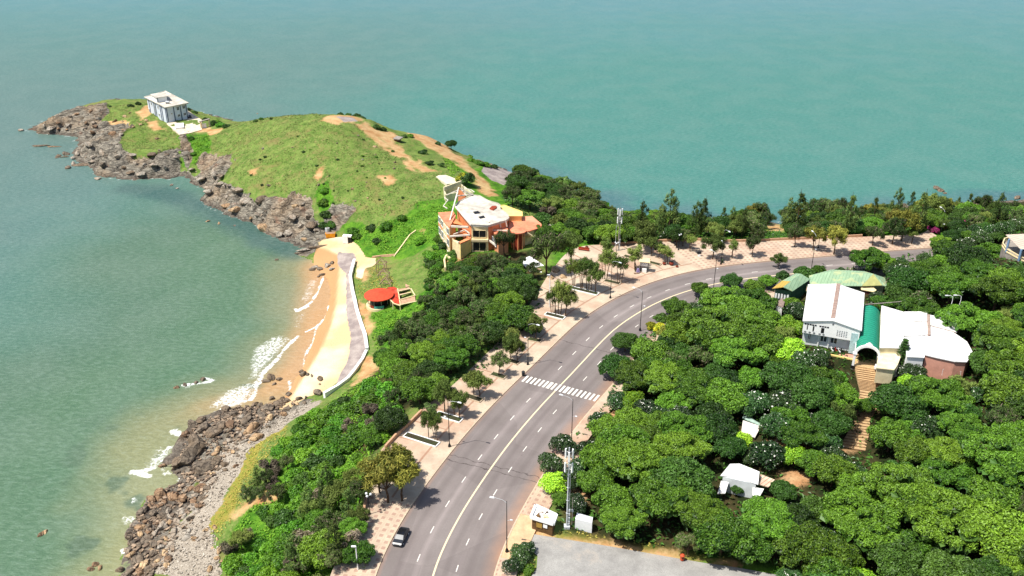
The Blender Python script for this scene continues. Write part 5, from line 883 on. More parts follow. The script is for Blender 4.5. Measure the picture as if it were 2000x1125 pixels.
a, c = A(236, 475, 24), A(310, 502, 24)
for k in range(3): panel(G4, 'column', a, c, 20.5, 23.8, W_, .2, .1+k*.3, .2+k*.3, .15)
# pavilion at the right edge
D = crop(1750, 340, 5.624); PV = thing('viewing_pavilion', 'raised pavilion with striped tan awning roof and curved white rail', 'pavilion')
poly3(PV, 'awning', [[D(1205, 665, 37.2), D(1365, 820, 36.4), D(1700, 850, 36.4), D(1750, 640, 37.6)]], STRIPER, .12)
deck = [D(1165, 790, 33.2), D(1185, 740, 33.2), D(1240, 725, 33.2), D(1330, 730, 33.2), D(1700, 700, 33.2), D(1700, 1000, 33.2), D(1500, 990, 33.2), D(1370, 945, 33.2), D(1290, 900, 33.2), D(1210, 855, 33.2)]
b = MB(); b.prism([tuple(v)[:2] for v in deck], 30, 33.2); b.build('deck', CONCG, PV); b = MB()
k_ = deck[6:]+deck[:4]
for i in range(len(k_)-1): b.beam(k_[i]+Vector((0, 0, .9)), k_[i+1]+Vector((0, 0, .9)), .28, .25); b.beam(k_[i]+Vector((0, 0, .1)), k_[i+1]+Vector((0, 0, .1)), .28, .3); b.tube(k_[i], k_[i]+Vector((0, 0, .9)), .08, .08, 5)
b.build('railing', CREAMW, PV)
for x, y, z in ((1245, 715, 36.9), (1378, 830, 36.3)): 
    t = D(x, y, z); b = MB(); b.tube((t.x, t.y, 33.1), (t.x, t.y, z), .3, .3, 8); b.build('column', simple('pale_blue_column', rgb(120, 150, 180), .7), PV)
a, c = D(1385, 835, 33.3), D(1600, 870, 33.3); panel(PV, 'blue_screen', a, c, 33.2, 35.6, simple('deep_blue', rgb(26, 32, 92), .6), .08)
# small white house in the wood
E_ = crop(1350, 750, 4.5); HT = thing('small_white_house', 'small white sheet-roofed house half hidden by trees near the bottom', 'house')
poly3(HT, 'roof', [[E_(425, 700, 21.6), E_(600, 770, 21.6), E_(588, 882, 20.4), E_(368, 812, 20.4)], [E_(342, 702, 21.2), E_(425, 700, 21.6), E_(368, 812, 20.4), E_(255, 806, 20.4)]], W_ROOF)
w = MB(); w.prism([tuple(v)[:2] for v in shrink([E_(262, 806, 20.4), E_(585, 882, 20.4), E_(600, 790, 20.4), E_(345, 715, 20.4)], .4)], 16.5, 20.2); w.build('wall', GREYW, HT); poly3(HT, 'awning', [[E_(262, 850, 19.3), E_(330, 862, 19.3), E_(300, 960, 18.4), E_(232, 962, 18.4)], [E_(540, 905, 19.3), E_(640, 920, 19.3), E_(590, 1012, 18.2), E_(540, 985, 18.2)]], W_ROOF)
poly3(HT, 'side_roof', [[E_(610, 792, 20.2), E_(735, 840, 20), E_(680, 905, 19.6), E_(592, 880, 19.8)]], ribbed('rust_corrugated', rgb(200, 184, 160), rgb(150, 84, 56), .9, .7, .8))
SH = thing('timber_shed', 'long shed with flaking white roof and green glazed front among dark trees', 'shed'); poly3(SH, 'roof', [[E_(455, 318, 20.2), E_(612, 372, 20.2), E_(560, 470, 19.2), E_(440, 425, 19.2)]], simple('flaked_roof', rgb(232, 226, 214), .8, .2, .7, c2=rgb(150, 116, 80)))
w = MB(); w.prism([tuple(v)[:2] for v in shrink([E_(445, 330, 19.5), E_(605, 375, 19.5), E_(560, 462, 19.2), E_(442, 420, 19.2)], .3)], 16.8, 19.3); w.build('wall', CREAMW, SH); poly3(SH, 'glazed_roof', [[E_(462, 262, 20.6), E_(605, 345, 20.6), E_(600, 362, 20.2), E_(450, 300, 20.2)]], simple('pale_green_glass', rgb(160, 184, 170), .4, .2, 2))
# ------------------------------------------------------------------ roadside kiosk, tarpaulin, masts
K = crop(1000, 850, 4.09); KK = thing('brown_kiosk', 'brown walled kiosk with white rimmed roof holding heaps of junk', 'kiosk')
kr = [K(150, 655, 18.9), K(330, 710, 18.9), K(357, 640, 18.9), K(188, 562, 18.9)]
w = MB(); w.prism([tuple(v)[:2] for v in shrink(kr, .25)], 15.9, 18.6); w.build('wall', BROWNW, KK); b = MB(); b.prism([tuple(v)[:2] for v in kr], 18.55, 18.75)
for i in range(4): b.beam(kr[i], kr[(i+1) % 4], .45, .55)
b.build('roof', W_, KK); a, c = kr[0], kr[1]; panel(KK, 'shutter', a, c, 17.0, 18.1, simple('ochre_shutter', rgb(160, 130, 60), .8), .04, .25, .5, -.02); panel(KK, 'notice', a, c, 17.4, 18.2, W_, .04, .56, .74, .02)
cen = sum(kr, Vector())/4
for k in range(9):
    q = cen+Vector((random.uniform(-1.3, 1.3), random.uniform(-1.1, 1.1), 0)); b = MB(); b.box((q.x, q.y, 18.95), (random.uniform(.6, 1.3), random.uniform(.3, .7), random.uniform(.2, .5)), random.uniform(0, 3), 0, .7, random.uniform(-.3, .3))
    tag(b.build('junk_bundle', [TARP, WOODM, BROWNW, CREAMW][k % 4]), 'loose bundle of scrap heaped on the flat roof of the brown kiosk', 'scrap', 'scrap on the kiosk roof')
tb = thing('tarpaulin_shelter', 'white tarpaulin-covered box shelter beside the white mast', 'shelter'); tp = [K(500, 655, 18.6), K(640, 690, 18.5), K(648, 660, 18.6), K(565, 628, 18.6)]
tp = [K(505, 668, 18.4), K(640, 700, 18.4), K(646, 655, 18.5), K(520, 620, 18.5)]; w = MB(); w.prism([tuple(v)[:2] for v in tp], 15.9, lambda x, y: 18.4); c = sum(tp, Vector())/4; w.add([v+Vector((0, 0, .01)) for v in tp]+[c+Vector((0, 0, .5))], [(0, 1, 4), (1, 2, 4), (2, 3, 4), (3, 0, 4)]); w.build('cover', TARP, tb)
def mast(name, label, px, py, h, r, lattice=False, z=16.):
    q = P(px, py, z); t = thing(name, label, 'mast', tuple(q)); b = MB(); b.tube((0, 0, 0), (0, 0, h), r, r*.65, 10)
    for k in range(int(h/3)): b.cyl((0, 0, k*3+.5), r*1.35, .12, 10)
    b.box((0, 0, .3), (1.1, 1.1, .6)); b.build('pole', STEEL if not lattice else CONCG, t)
    for k in range(6):
        a = k*math.pi/3+.4; rr = .75; z0 = h-1.6-(k % 2)*2.6; b = MB(); b.box((rr*math.cos(a), rr*math.sin(a), z0), (.2, .36, 2.1), a); b.tube((0, 0, z0+.5), (rr*math.cos(a), rr*math.sin(a), z0+.5), .04, .04, 4); b.tube((0, 0, z0-.5), (rr*math.cos(a), rr*math.sin(a), z0-.5), .04, .04, 4); b.build('antenna_panel', W_, t)
    b = MB(); b.tube((.35, 0, 0), (.35, 0, h*.8), .05, .05, 5)
    for k in range(4): b.box((.38, 0, 1.5+k*.9), (.3, .4, .5))
    b.build('cable_tray', STEEL, t); return t
mast('antenna_mast', 'tall white antenna mast beside the brown kiosk', 1107, 1031, 18.6, .18)
m2 = mast('antenna_mast', 'distant pale antenna mast beyond the promenade trees', 1207, 492, 15.2, .17, True, 15.6)
b = MB(); b.tube((-.9, .3, 0), (-.9, .3, 9), .07, .06, 6)
for k in range(8): b.beam((-.45, .1, 9+k*.7), (.3, .1, 9.7+k*.7), .06, .06); b.beam((.3, .1, 9+k*.7), (-.45, .1, 9.7+k*.7), .06, .06)
b.tube((-.45, .1, 8.6), (-.45, .1, 14.9), .06, .06, 6); b.build('lattice', STEEL, m2)
q = P(1117, 1026, 16); t = thing('utility_post', 'thin grey post standing right of the white mast', 'post', tuple(q)); b = MB(); b.tube((0, 0, 0), (0, 0, 6.6), .09, .07, 7); b.build('pole', CONCG, t); b = MB(); b.box((0, -.1, 3.6), (.35, .2, .5)); b.build('box', STEEL, t)
# ------------------------------------------------------------------ street lamps
M_LAMP = simple('lamp_head', rgb(226, 228, 230), .4)
def lamp_proto():
    t = thing('street_lamp', 'x', 'street lamp', HIDE, 0, 'street lamps along the coast road'); b = MB(); b.cyl((0, 0, 0), .34, .5, 12, 0, .26); b.cyl((0, 0, .5), .2, .35, 10, 0, .12); b.tube((0, 0, .8), (0, 0, 11.6), .1, .06, 8); b.cyl((0, 0, 3), .13, .15, 8); b.build('pole', BLACKM, t)
    b = MB(); b.path([(0, 0, 11.2), (.8, 0, 11.75), (2.3, 0, 11.95)], .045, .035, 6); b.path([(0, 0, 7.2), (-.7, 0, 7.5)], .03, .03, 5); b.build('arm', STEEL, t)
    b = MB(); b.box((2.7, 0, 11.95), (.95, .36, .16), 0, 0, .7); b.build('lamp_head', M_LAMP, t); b = MB(); b.box((-.85, 0, 7.5), (.45, .25, .12)); b.build('small_lamp_head', M_LAMP, t); return t
LP = lamp_proto(); first = True
lamps = [(878, 872, 'left', 'lowest on the seaward kerb, beside the white-kerbed planted bed'), (1031, 712, 'left', 'on the seaward kerb above the zebra crossing'), (1192, 582, 'left', 'on the seaward kerb in front of the bed of young casuarinas'), (1408, 516, 'left', 'by the small bin on the far checkered promenade'),
  (990, 1077, 'right', 'nearest the camera beside the gravel ground'), (1116, 868, 'right', 'whose pole crosses the zebra stripes'), (1250, 645, 'right', 'rising from the yellow shrubs inside the bend'), (1393, 568, 'right', 'rising from the wood where the bend flattens'), (1584, 529, 'right', 'in front of the green roofs'), (1832, 478, 'right', 'farthest along the road near the magenta blossom')]
for px, py, side, txt in lamps:
    q = P(px, py, 16.15); s_, v_ = road_sv(q.x, q.y); k = int(min(max(s_, 1), len(RL)-2)); a = math.atan2(NR[k][1], NR[k][0])+(math.pi if side == 'right' else 0)
    lab = 'black street lamp '+txt
    if first: LP.location = q; LP.rotation_euler.z = a; LP['label'] = lab; first = False
    else: dup(LP, tuple(q), a, 1, lab)
def globe(px, py, h, lab, z=16.14, n=3):
    q = P(px, py, z); t = thing('globe_lamp', lab, 'lamp post', tuple(q), 0, 'white globe lamps of the promenade'); b = MB(); b.cyl((0, 0, 0), .3, .4, 10, 0, .2); b.tube((0, 0, .3), (0, 0, h), .09, .06, 7); b.build('pole', BLACKM, t)
    for k in range(n):
        a = k*2*math.pi/n+.3; b = MB(); b.ball((.5*math.cos(a), .5*math.sin(a), h+.1), .26, 0, 10, 7); b.tube((0, 0, h-.2), (.5*math.cos(a), .5*math.sin(a), h-.1), .03, .03, 4); b.build('globe', M_LAMP, t)
globe(722, 1004, 4.6, 'white globe lamp by the low wall near the parked black car'); globe(1203, 505, 5.2, 'white globe lamp beside the distant antenna mast'); globe(1325, 488, 5.2, 'white globe lamp at the back of the far promenade'); globe(1598, 484, 5, 'white globe lamp among the golden-brown trees')
def pole_lamp(px, py, z, h, lab, m=STEEL, curve=0):
    q = P(px, py, z); t = thing('pole_lamp', lab, 'lamp post', tuple(q)); b = MB()
    if curve: b.path([(0, 0, 0), (.2, 0, h*.7), (.1, 0, h*.92), (-.6, 0, h), (-1.4, 0, h-.1)], .09, .06, 6)
    else: b.tube((0, 0, 0), (0, 0, h), .13, .1, 8)
    b.build('pole', m, t); b = MB(); b.box((-1.5 if curve else -.4, 0, h), (.8, .35, .16)); b.build('lamp_head', M_LAMP, t)
pole_lamp(1073, 600, 16.1, 10, 'tall white pole lamp among trees left of the planted beds', W_); pole_lamp(1853, 612, 27, 5, 'curved white lamp behind the annex roofs', W_, 1); pole_lamp(700, 1122, 15, 6.5, 'white pole lamp half hidden in the trees at the bottom', W_)
pole_lamp(1870, 608, 27.5, 4.5, 'curved white lamp in the tree right of the annex roofs', W_, 1)
b = MB(); pts = [Bc(250+k*95, 85-k*9+(4-abs(k-4))*1.5, 29) for k in range(9)]; b.path(pts, .12, .12, 5); tag(b.build('overhead_cable', CONCG), 'thick grey cable slung from the white hall to the dark trees', 'cable')
# ------------------------------------------------------------------ cars and motorcycles
def car(name, label, px, py, z, rz, paint, roofpaint=None, L=4.5, W=1.85, group=None):
    q = P(px, py, z); t = thing(name, label, 'car', tuple(q), rz, group); m = MB()
    prof = [(-2.2, .35), (-2.25, .75), (-2.15, .98), (-1.55, 1.05), (.95, 1.0), (1.95, .86), (2.22, .7), (2.25, .35)]; k = len(prof); s = L/4.5; h = W/2; vs = []
    for x, zz in prof: vs += [(x*s, -h*(.93 if abs(x) > 2 else 1), zz), (x*s, -h*(.93 if abs(x) > 2 else 1)*.86 if zz > .9 else -h*(.93 if abs(x) > 2 else 1), zz)]
    V_ = []; 
    for x, zz in prof:
        e = .88 if abs(x) > 2 else 1; V_ += [(x*s, -h*e, min(zz, .82)), (x*s, -h*e*.93, zz), (x*s, h*e*.93, zz), (x*s, h*e, min(zz, .82))]
    F = []
    for i in range(k-1):
        for j in range(3): F.append((i*4+j, i*4+4+j, i*4+5+j, i*4+1+j))
    F += [(0, 1, 2, 3), ((k-1)*4+3, (k-1)*4+2, (k-1)*4+1, (k-1)*4)]; m.add(V_, F)
    m.box((0, 0, .5), (4.3*s, W*.96, .5)); m.build('body', paint, t)
    c = MB(); a0, a1, b0, b1 = (-1.75*s, -1.2*s, .35*s, 1.15*s); hw = h*.9; tw = h*.72; c.add([(a0, -hw, 1.0), (b1, -hw, .98), (b1, hw, .98), (a0, hw, 1.0), (a1, -tw, 1.46), (b0, -tw, 1.46), (b0, tw, 1.46), (a1, tw, 1.46)], [(4, 5, 6, 7), (0, 1, 5, 4), (1, 2, 6, 5), (2, 3, 7, 6), (3, 0, 4, 7)]); c.build('windows', GLASS, t)
    r = MB(); r.box(((a1+b0)/2, 0, 1.475), (b0-a1+.1, tw*2.05, .05)); 
    for sx in (-1, 1): r.beam((a0, sx*hw, 1.02), (a1, sx*tw, 1.47), .07, .07); r.beam((b1, sx*hw, 1.0), (b0, sx*tw, 1.47), .07, .07); r.beam((-.35, sx*hw, 1), (-.35, sx*tw, 1.47), .07, .07)
    r.build('roof', roofpaint or paint, t)
    for x in (-1.35, 1.4):
        for y in (-1, 1): wb = MB(); wb.tube((x*s, y*(h-.2), .33), (x*s, y*(h+.01), .33), .33, .33, 14); wo = wb.build('wheel', simple_tyre, t); rb = MB(); rb.tube((x*s, y*(h-.05), .33), (x*s, y*(h+.02), .33), .2, .2, 10); rb.build('rim', STEEL, wo)
    for y in (-1, 1): hb = MB(); hb.box((2.18*s, y*.62, .68), (.12, .35, .14)); hb.build('headlight', M_LAMP, t); hb = MB(); hb.box((-2.2*s, y*.66, .8), (.1, .3, .14)); hb.build('tail_light', RUST, t); hb = MB(); hb.box((.85*s, y*(h+.08), 1.02), (.18, .2, .14)); hb.build('mirror', paint, t)
    return t
simple_tyre = simple('tyre', rgb(24, 24, 25), .9)
def paintm(n, c): m = NT(n, .3, .5); m.b.inputs['Base Color'].default_value = c; m.b.inputs['Coat Weight'].default_value = .5; return m.m
q = P(783, 1053, 16); s_, v_ = road_sv(q.x, q.y); k = int(s_); ang = math.atan2(-TN[k][1], -TN[k][0])
car('parked_car', 'dark grey saloon car standing at the seaward kerb near the bottom', 783.5, 1053, 16.0, ang, paintm('car_grey', rgb(44, 46, 50)), paintm('car_black', rgb(20, 20, 24)), 4.7, 1.95)
Lc = crop(260, 160, 8.655)
car('parked_car', 'dark car parked beside the white blockhouse on the headland', 260+940/8.655, 160+600/8.655, 8.75, 2.2, paintm('car_dark', rgb(38, 42, 50)))
car('parked_car', 'white car under the annex canopy beside the passage portal', 1727, 724, 23.0, 2.6, paintm('car_white', rgb(226, 226, 226)))
def bike(q, rz, c, lab):
    t = thing('motorcycle', lab, 'motorcycle', q, rz, 'motorcycles parked at the white hall'); 
    for x in (-.62, .62): b = MB(); b.tube((x, -.05, .3), (x, .05, .3), .3, .3, 12); b.build('wheel', simple_tyre, t)
    b = MB(); b.beam((-.6, 0, .35), (.3, 0, .5), .22, .3); b.beam((.3, 0, .45), (.55, 0, 1.0), .14, .3); b.tube((.62, 0, .3), (.5, 0, 1.05), .05, .05, 6); b.build('body', c, t)
    b = MB(); b.box((-.25, 0, .78), (.85, .26, .14), 0, 0, .85); b.build('seat', BLACKM, t); b = MB(); b.tube((.48, -.33, 1.06), (.48, .33, 1.06), .03, .03, 5); b.build('handlebar', BLACKM, t)
for k, (x, y, nm) in enumerate([(215, 215, 'leftmost'), (285, 225, 'second from the left'), (335, 235, 'third from the left'), (385, 245, 'rightmost')]):
    q = P(1600+x/8.656, 660+y/8.656+1, 23.05); bike(tuple(q), 1.9, [W_, paintm('bike_red', rgb(150, 40, 36)), W_, BLACKM][k], 'parked motorcycle before the white hall, '+nm+' of the four'); 
# ------------------------------------------------------------------ blockhouse on the point
BH = thing('blockhouse', 'white two-storey flat-roofed building with blue-grey pilasters on the rocky point', 'building'); ZR = 16.6
ro = [Lc(190, 258, ZR), Lc(545, 435, ZR), Lc(935, 358, ZR), Lc(545, 157, ZR)]; b = MB(); b.prism([tuple(v)[:2] for v in ro], ZR-.35, ZR)
for i in range(4): b.beam(ro[i]+Vector((0, 0, .1)), ro[(i+1) % 4]+Vector((0, 0, .1)), .35, .3)
b.build('roof', CONC, BH); rw = [tuple(v)[:2] for v in shrink(ro, 1.35)]; w = MB(); w.prism(rw, 5.5, ZR-.34); w.build('wall', WHITEB, BH)
for f in (.1, .36, .44, .7, .78, .97): panel(BH, 'pilaster', rw[0], rw[1], 8.2, ZR-.36, BLUEP, .12, f-.018, f+.018, .0)
for f in (.03, .36, .68, .95): panel(BH, 'pilaster', rw[1], rw[2], 8.2, ZR-.36, BLUEP, .12, f-.022, f+.022, .0)
for f0, f1, z0, z1 in ((.02, .07, 9, 11), (.39, .42, 10, 15.6), (.2, .26, 13.6, 15.2), (.56, .62, 13.6, 15.2), (.56, .62, 9.8, 11.4)): panel(BH, 'window', rw[0], rw[1], z0, z1, GLASS, .04, f0, f1, .01, W_)
for f0, f1, z0, z1 in ((.5, .62, 13.8, 15.6), (.78, .9, 14, 15.8), (.5, .62, 10.6, 11.8), (.78, .9, 10.6, 12), (.2, .27, 12.4, 13.2)): panel(BH, 'window', rw[1], rw[2], z0, z1, GLASS, .04, f0, f1, .01, W_)
st = [Lc(290, 206, 19.2), Lc(385, 268, 19.2), Lc(600, 235, 19.2), Lc(545, 168, 19.2)]; b = MB(); b.prism([tuple(v)[:2] for v in st], 18.95, 19.2); b.build('stair_head_roof', CONC, BH); b = MB(); b.prism([tuple(v)[:2] for v in shrink(st, .7)], ZR, 18.94); b.build('stair_head', W_, BH)
sh = shrink(st, .65); 
for f in (.05, .92): panel(BH, 'pilaster', tuple(sh[1])[:2], tuple(sh[2])[:2], ZR, 18.94, BLUEP, .1, f, f+.06, .0)
t = thing('water_tank', 'small steel water tank on the roof of the white blockhouse', 'tank', tuple(Lc(585, 365, ZR))); b = MB(); b.tube((-.9, 0, .8), (.9, 0, .8), .5, .5, 12); b.build('tank', STEEL, t); b = MB(); b.box((0, 0, .15), (1.6, .8, .3)); b.build('stand', BLACKM, t)
b = MB(); b.prism([tuple(Lc(x, y, 9.6))[:2] for x, y in ((700, 700), (720, 775), (855, 760), (855, 690))], 6, 9.6); tag(b.build('white_outbuilding', W_), 'low white block leaning on the foot of the blockhouse', 'outbuilding')
b = MB(); b.prism([tuple(Lc(x, y, 8.75))[:2] for x, y in ((890, 470), (960, 505), (1160, 640), (1165, 805), (960, 860), (780, 888), (740, 850), (560, 700), (880, 600))], 4.5, 8.72); tag(b.build('forecourt', simple('pale_forecourt', rgb(218, 202, 178), .9, .15, .6)), 'pale concrete forecourt beside the blockhouse', None, None, 'structure')
GT = thing('gateway', 'cream flat-topped gateway at the end of the blockhouse forecourt', 'gateway'); b = MB(); a, c = Lc(1122, 672, 12), Lc(1288, 625, 12); b.beam(a, c, 1.3, .3); b.build('lintel', CONCG, GT)
for nm, f in (('post', .1), ('post', .95)): p = a.lerp(c, f); b = MB(); b.box((p.x, p.y, 10.1), (.5, .9, 3.6)); b.build(nm, CREAMW, GT)
b = MB(); p = a.lerp(c, .35); b.box((p.x, p.y-.3, 9.6), (2.6, .2, 2.2), .2); b.build('side_wall', W_, GT)
# ------------------------------------------------------------------ orange terraced restaurant
O = crop(840, 330, 6.62); OB = thing('orange_villa', 'rambling orange and cream building with stained white roof on the hilltop', 'building')
oz = lambda L, z: [O(x, y, z) for x, y in L]
block(OB, oz([(322, 480), (375, 425), (545, 340), (640, 350), (755, 415), (880, 450), (905, 470), (905, 520), (1005, 590), (1020, 640), (985, 665), (750, 735), (530, 722)], 23.6), 23.6, 13.5, ORANGE, CONC, .7, .55, rim=.25)
for L in (((555, 550), (620, 540), (655, 568), (578, 580)), ((622, 615), (690, 600), (716, 624), (650, 640))): b = MB(); b.prism([tuple(v)[:2] for v in oz(L, 23.75)], 23.4, 23.7); b.build('skylight', DARK, OB)
b = MB(); b.prism([tuple(v)[:2] for v in oz(((768, 505), (800, 475), (858, 472), (862, 495), (815, 525)), 24)], 23.5, 23.95); b.build('red_panel', RUST, OB)
block(OB, oz([(890, 478), (955, 470), (1190, 556), (1192, 612), (1010, 612), (900, 532)], 22.4), 22.4, 14, YELW, YELW, .3, .3, rim=.2)
block(OB, oz([(1030, 622), (1320, 608), (1440, 710), (1442, 752), (1290, 800), (1130, 830), (1012, 765)], 20.6), 20.6, 14, CREAMW, SALMON, .5, .35)
block(OB, oz([(104, 562), (300, 548), (332, 600), (285, 690), (250, 755), (190, 690)], 22.3), 22.3, 10.5, CREAMW, SALMON, .15, .3)
block(OB, oz([(770, 745), (800, 728), (1000, 760), (1022, 820), (1016, 872), (880, 898)], 21), 21, 14, ORANGE, SALMON, .3, .5)
block(OB, oz([(372, 942), (528, 868), (532, 900), (390, 962)], 18.9), 18.9, 13.5, YELW, ORANGE, .1, .4); block(OB, oz([(278, 890), (372, 940), (388, 968), (400, 985), (300, 930)], 18.2), 18.2, 11.5, CREAMW, CREAMW, .1, .2)
block(OB, oz([(1460, 720), (1520, 702), (1585, 760), (1540, 772), (1450, 745)], 18), 18, 13, CONC, CONCG, .2, .2, 'terrace_wall', 'terrace', .35)
fr = oz([(104, 562), (250, 755)], 22.3)
for z0, z1 in ((19.3, 21.4), (15.2, 17.6), (11.2, 13)):
    for f0 in (.05, .3, .55, .78): panel(OB, 'window', fr[0], fr[1], z0, z1, GLASS if z0 > 12 else CONCG, .05, f0, f0+.17, .06, W_)
panel(OB, 'orange_band', fr[0], fr[1], 17.8, 19.1, ORANGE, .03, .0, .98, .05)
fr = oz([(535, 735), (752, 740)], 23.1); 
for z0, z1 in ((19.4, 21.8), (14.6, 17.6)): panel(OB, 'window', fr[0], fr[1], z0, z1, DARK, .06, .08, .86, .45, CREAMW)
panel(OB, 'balcony', fr[0], fr[1], 18.2, 18.9, CREAMW, .8, .0, 1, .4); panel(OB, 'facade_panel', fr[0], fr[1], 14, 23.0, CREAMW, .1, .0, 1, .32)
fr = oz([(770, 760), (878, 898)], 21)
for f0 in (.12, .38, .64): panel(OB, 'window', fr[0], fr[1], 17.4, 19.7, GLASS, .05, f0, f0+.2, .15, W_)
cc = O(1138, 795, 21.4); rr = 106/6.62/proj(cc.x, cc.y, 21.4)[2]; b = MB(); b.cyl((cc.x, cc.y, 21.15), rr, .3, 32); b.tube((cc.x, cc.y, 21.45), (cc.x, cc.y, 22.0), rr*.99, .2, 32); b.build('round_canopy', SALMON, OB)
b = MB()
for k in range(8): a = k*math.pi/4; b.tube((cc.x+rr*.75*math.cos(a), cc.y+rr*.75*math.sin(a), 15), (cc.x+rr*.75*math.cos(a), cc.y+rr*.75*math.sin(a), 21.2), .2, .2, 8)
b.build('canopy_columns', ORANGE, OB); b = MB(); b.cyl((cc.x, cc.y, 15), rr*.6, 6, 20); b.build('drum', RUST, OB)
pa, pb_ = O(1198, 1022, 15.4), O(1335, 1012, 15.4); dv = pb_-pa; nv_ = Vector((-dv.y, dv.x, 0)).normalized(); b = MB()
for f in (0, 1): 
    for e in (0, 3.2): p = pa.lerp(pb_, f)+nv_*e; b.box((p.x, p.y, 17.3), (.35, .35, 3.8))
b.build('porch_columns', CREAMW, OB); mid = (pa+pb_)/2; r_ = [pa+Vector((0, 0, 3.6)), mid+Vector((0, 0, 5.0)), pb_+Vector((0, 0, 3.6))]; poly3(OB, 'porch_roof', [[r_[0], r_[1], r_[1]+nv_*3.4, r_[0]+nv_*3.4], [r_[1], r_[2], r_[2]+nv_*3.4, r_[1]+nv_*3.4]], CREAMW, .25)
b = MB(); b.add([r_[0], r_[1], r_[2]], [(0, 2, 1), (0, 1, 2)]); b.build('porch_gable', simple('tan_gable', rgb(214, 186, 130), .8), OB)
b = MB(); c_ = O(1120, 1000, 15.6); pts = [c_+Vector((math.cos(math.pi*i/10)*1.5, 0, 3.0+math.sin(math.pi*i/10)*1.6)) for i in range(11)]; b.path([c_+Vector((1.5, 0, 0))]+pts+[c_+Vector((-1.5, 0, 0))], .2, .2, 6); b.build('arch', W_, OB)
simple_beam = simple('chalky_beam', rgb(222, 214, 200), .85, .15, 1.2, c2=rgb(190, 176, 156))
for (x0, y0, z0), (x1, y1, z1), w_ in [((370, 240, 27), (255, 668, 22.3), .38), ((270, 742, 22), (495, 752, 22.8), .55), ((255, 872, 19.5), (515, 852, 20.2), .45), ((300, 850, 19.6), (450, 788, 20.5), .35), ((450, 788, 20.5), (510, 835, 19.8), .35), ((370, 240, 27), (545, 335, 24), .35), ((350, 350, 24.5), (550, 330, 24), .35), ((215, 335, 22), (365, 270, 25), .35), ((400, 260, 26), (470, 345, 24.2), .3), ((320, 650, 21.5), (380, 695, 21), .3),
  ((330, 490, 24), (530, 725, 24), .45), ((185, 370, 18.6), (232, 402, 18.6), .25), ((232, 402, 18.6), (172, 480, 18.6), .25), ((172, 480, 18.6), (225, 512, 18.6), .25), ((440, 250, 19), (530, 270, 19), .25), ((530, 270, 19), (575, 300, 19), .25), ((870, 480, 23), (940, 560, 22.8), .3), ((800, 790, 21.3), (1010, 800, 21.3), .3), ((880, 880, 21.2), (1016, 850, 21.2), .35), ((760, 680, 24), (785, 750, 22), .5), ((900, 670, 24), (912, 755, 21.6), .35), ((975, 655, 24), (995, 745, 21.6), .35), ((740, 905, 18.4), (860, 995, 17.6), .5), ((370, 940, 19.2), (385, 1060, 14), .35)]: b = MB(); b.beam(O(x0, y0, z0), O(x1, y1, z1), w_, w_); b.build('white_beam', simple_beam, OB)
for g_ in [[O(370, 265, 25.6), O(450, 300, 24.4), O(470, 360, 23), O(360, 420, 22.5)], [O(290, 690, 22), O(330, 640, 22.6), O(430, 720, 21.4), O(330, 720, 20.6)], [O(330, 850, 19.4), O(440, 795, 20.1), O(505, 835, 19.3)]]: poly3(OB, 'pitched_gable', [g_], ORANGE, .25)
RU = thing('ruined_shell', 'roofless cream concrete shell behind the orange building', 'ruin'); b = MB(); b.beam(O(178, 258, 19.3), O(402, 175, 19.3), .5, 1.4); b.build('parapet', STAIN, RU)
w = MB(); rp = oz([(180, 262), (400, 180), (560, 300), (360, 300), (200, 330)], 18.4); 
for i in range(5): a, c = rp[i], rp[(i+1) % 5]; w.beam(Vector((a.x, a.y, 16.9)), Vector((c.x, c.y, 16.9)), .35, 3.0 if i != 1 else 2.0)
w.build('wall', STAIN, RU); b = MB(); b.prism([tuple(v)[:2] for v in shrink(rp, .3)], 14, 15.6); b.build('floor', CONCG, RU)
b = MB(); b.prism([tuple(v)[:2] for v in oz([(75, 100), (110, 82), (200, 76), (345, 130), (400, 152), (385, 175), (215, 196)], 17.2)], 13.5, 17.2); tag(b.build('concrete_pad', simple('pale_pad', rgb(216, 206, 178), .9, .12, .7)), 'pale concrete pad on the grass above the ruined shell', 'slab')
# forecourt blobs of the villa: big smooth rocks and pale slabs
# ------------------------------------------------------------------ beach pavilion, deck, timber frames
R_ = crop(700, 490, 8.657); RP = thing('round_pavilion', 'round beach pavilion with red disc roof and turquoise counter', 'pavilion'); c = R_(345, 735, 8.0); rr = 250/8.657/proj(c.x, c.y, 8)[2]
b = MB(); b.tube((c.x, c.y, 7.75), (c.x, c.y, 7.95), rr, rr*1.0, 40); b.tube((c.x, c.y, 7.95), (c.x, c.y, 8.9), rr, .15, 40); b.build('roof', REDR, RP)
b = MB(); b.tube((c.x, c.y, 3), (c.x, c.y, 4.75), rr*.9, rr*.9, 32); b.build('plinth', CREAMW, RP); b = MB(); b.cyl((c.x, c.y, 4.75), rr*.62, 3.0, 28); b.build('drum', DARK, RP)
b = MB()
for k in range(10): a = k*math.tau/10; b.tube((c.x+rr*.78*math.cos(a), c.y+rr*.78*math.sin(a), 4.7), (c.x+rr*.78*math.cos(a), c.y+rr*.78*math.sin(a), 7.8), .1, .1, 6)
b.build('posts', CONCG, RP)
for i, mt in enumerate((RUST, TURQ, TURQ, BLACKM)):
    b = MB(); a0 = -2.3+i*.42
    for j in range(4): p = [(c.x+rr*.8*math.cos(a0+j*.1), c.y+rr*.8*math.sin(a0+j*.1)), (c.x+rr*.8*math.cos(a0+j*.1+.1), c.y+rr*.8*math.sin(a0+j*.1+.1))]; b.beam((*p[0], 5.3), (*p[1], 5.3), .1, .8)
    b.build('counter_panel', mt, RP)
DK = thing('beach_deck', 'broken concrete deck with red tiled fan beside the round pavilion', 'deck')
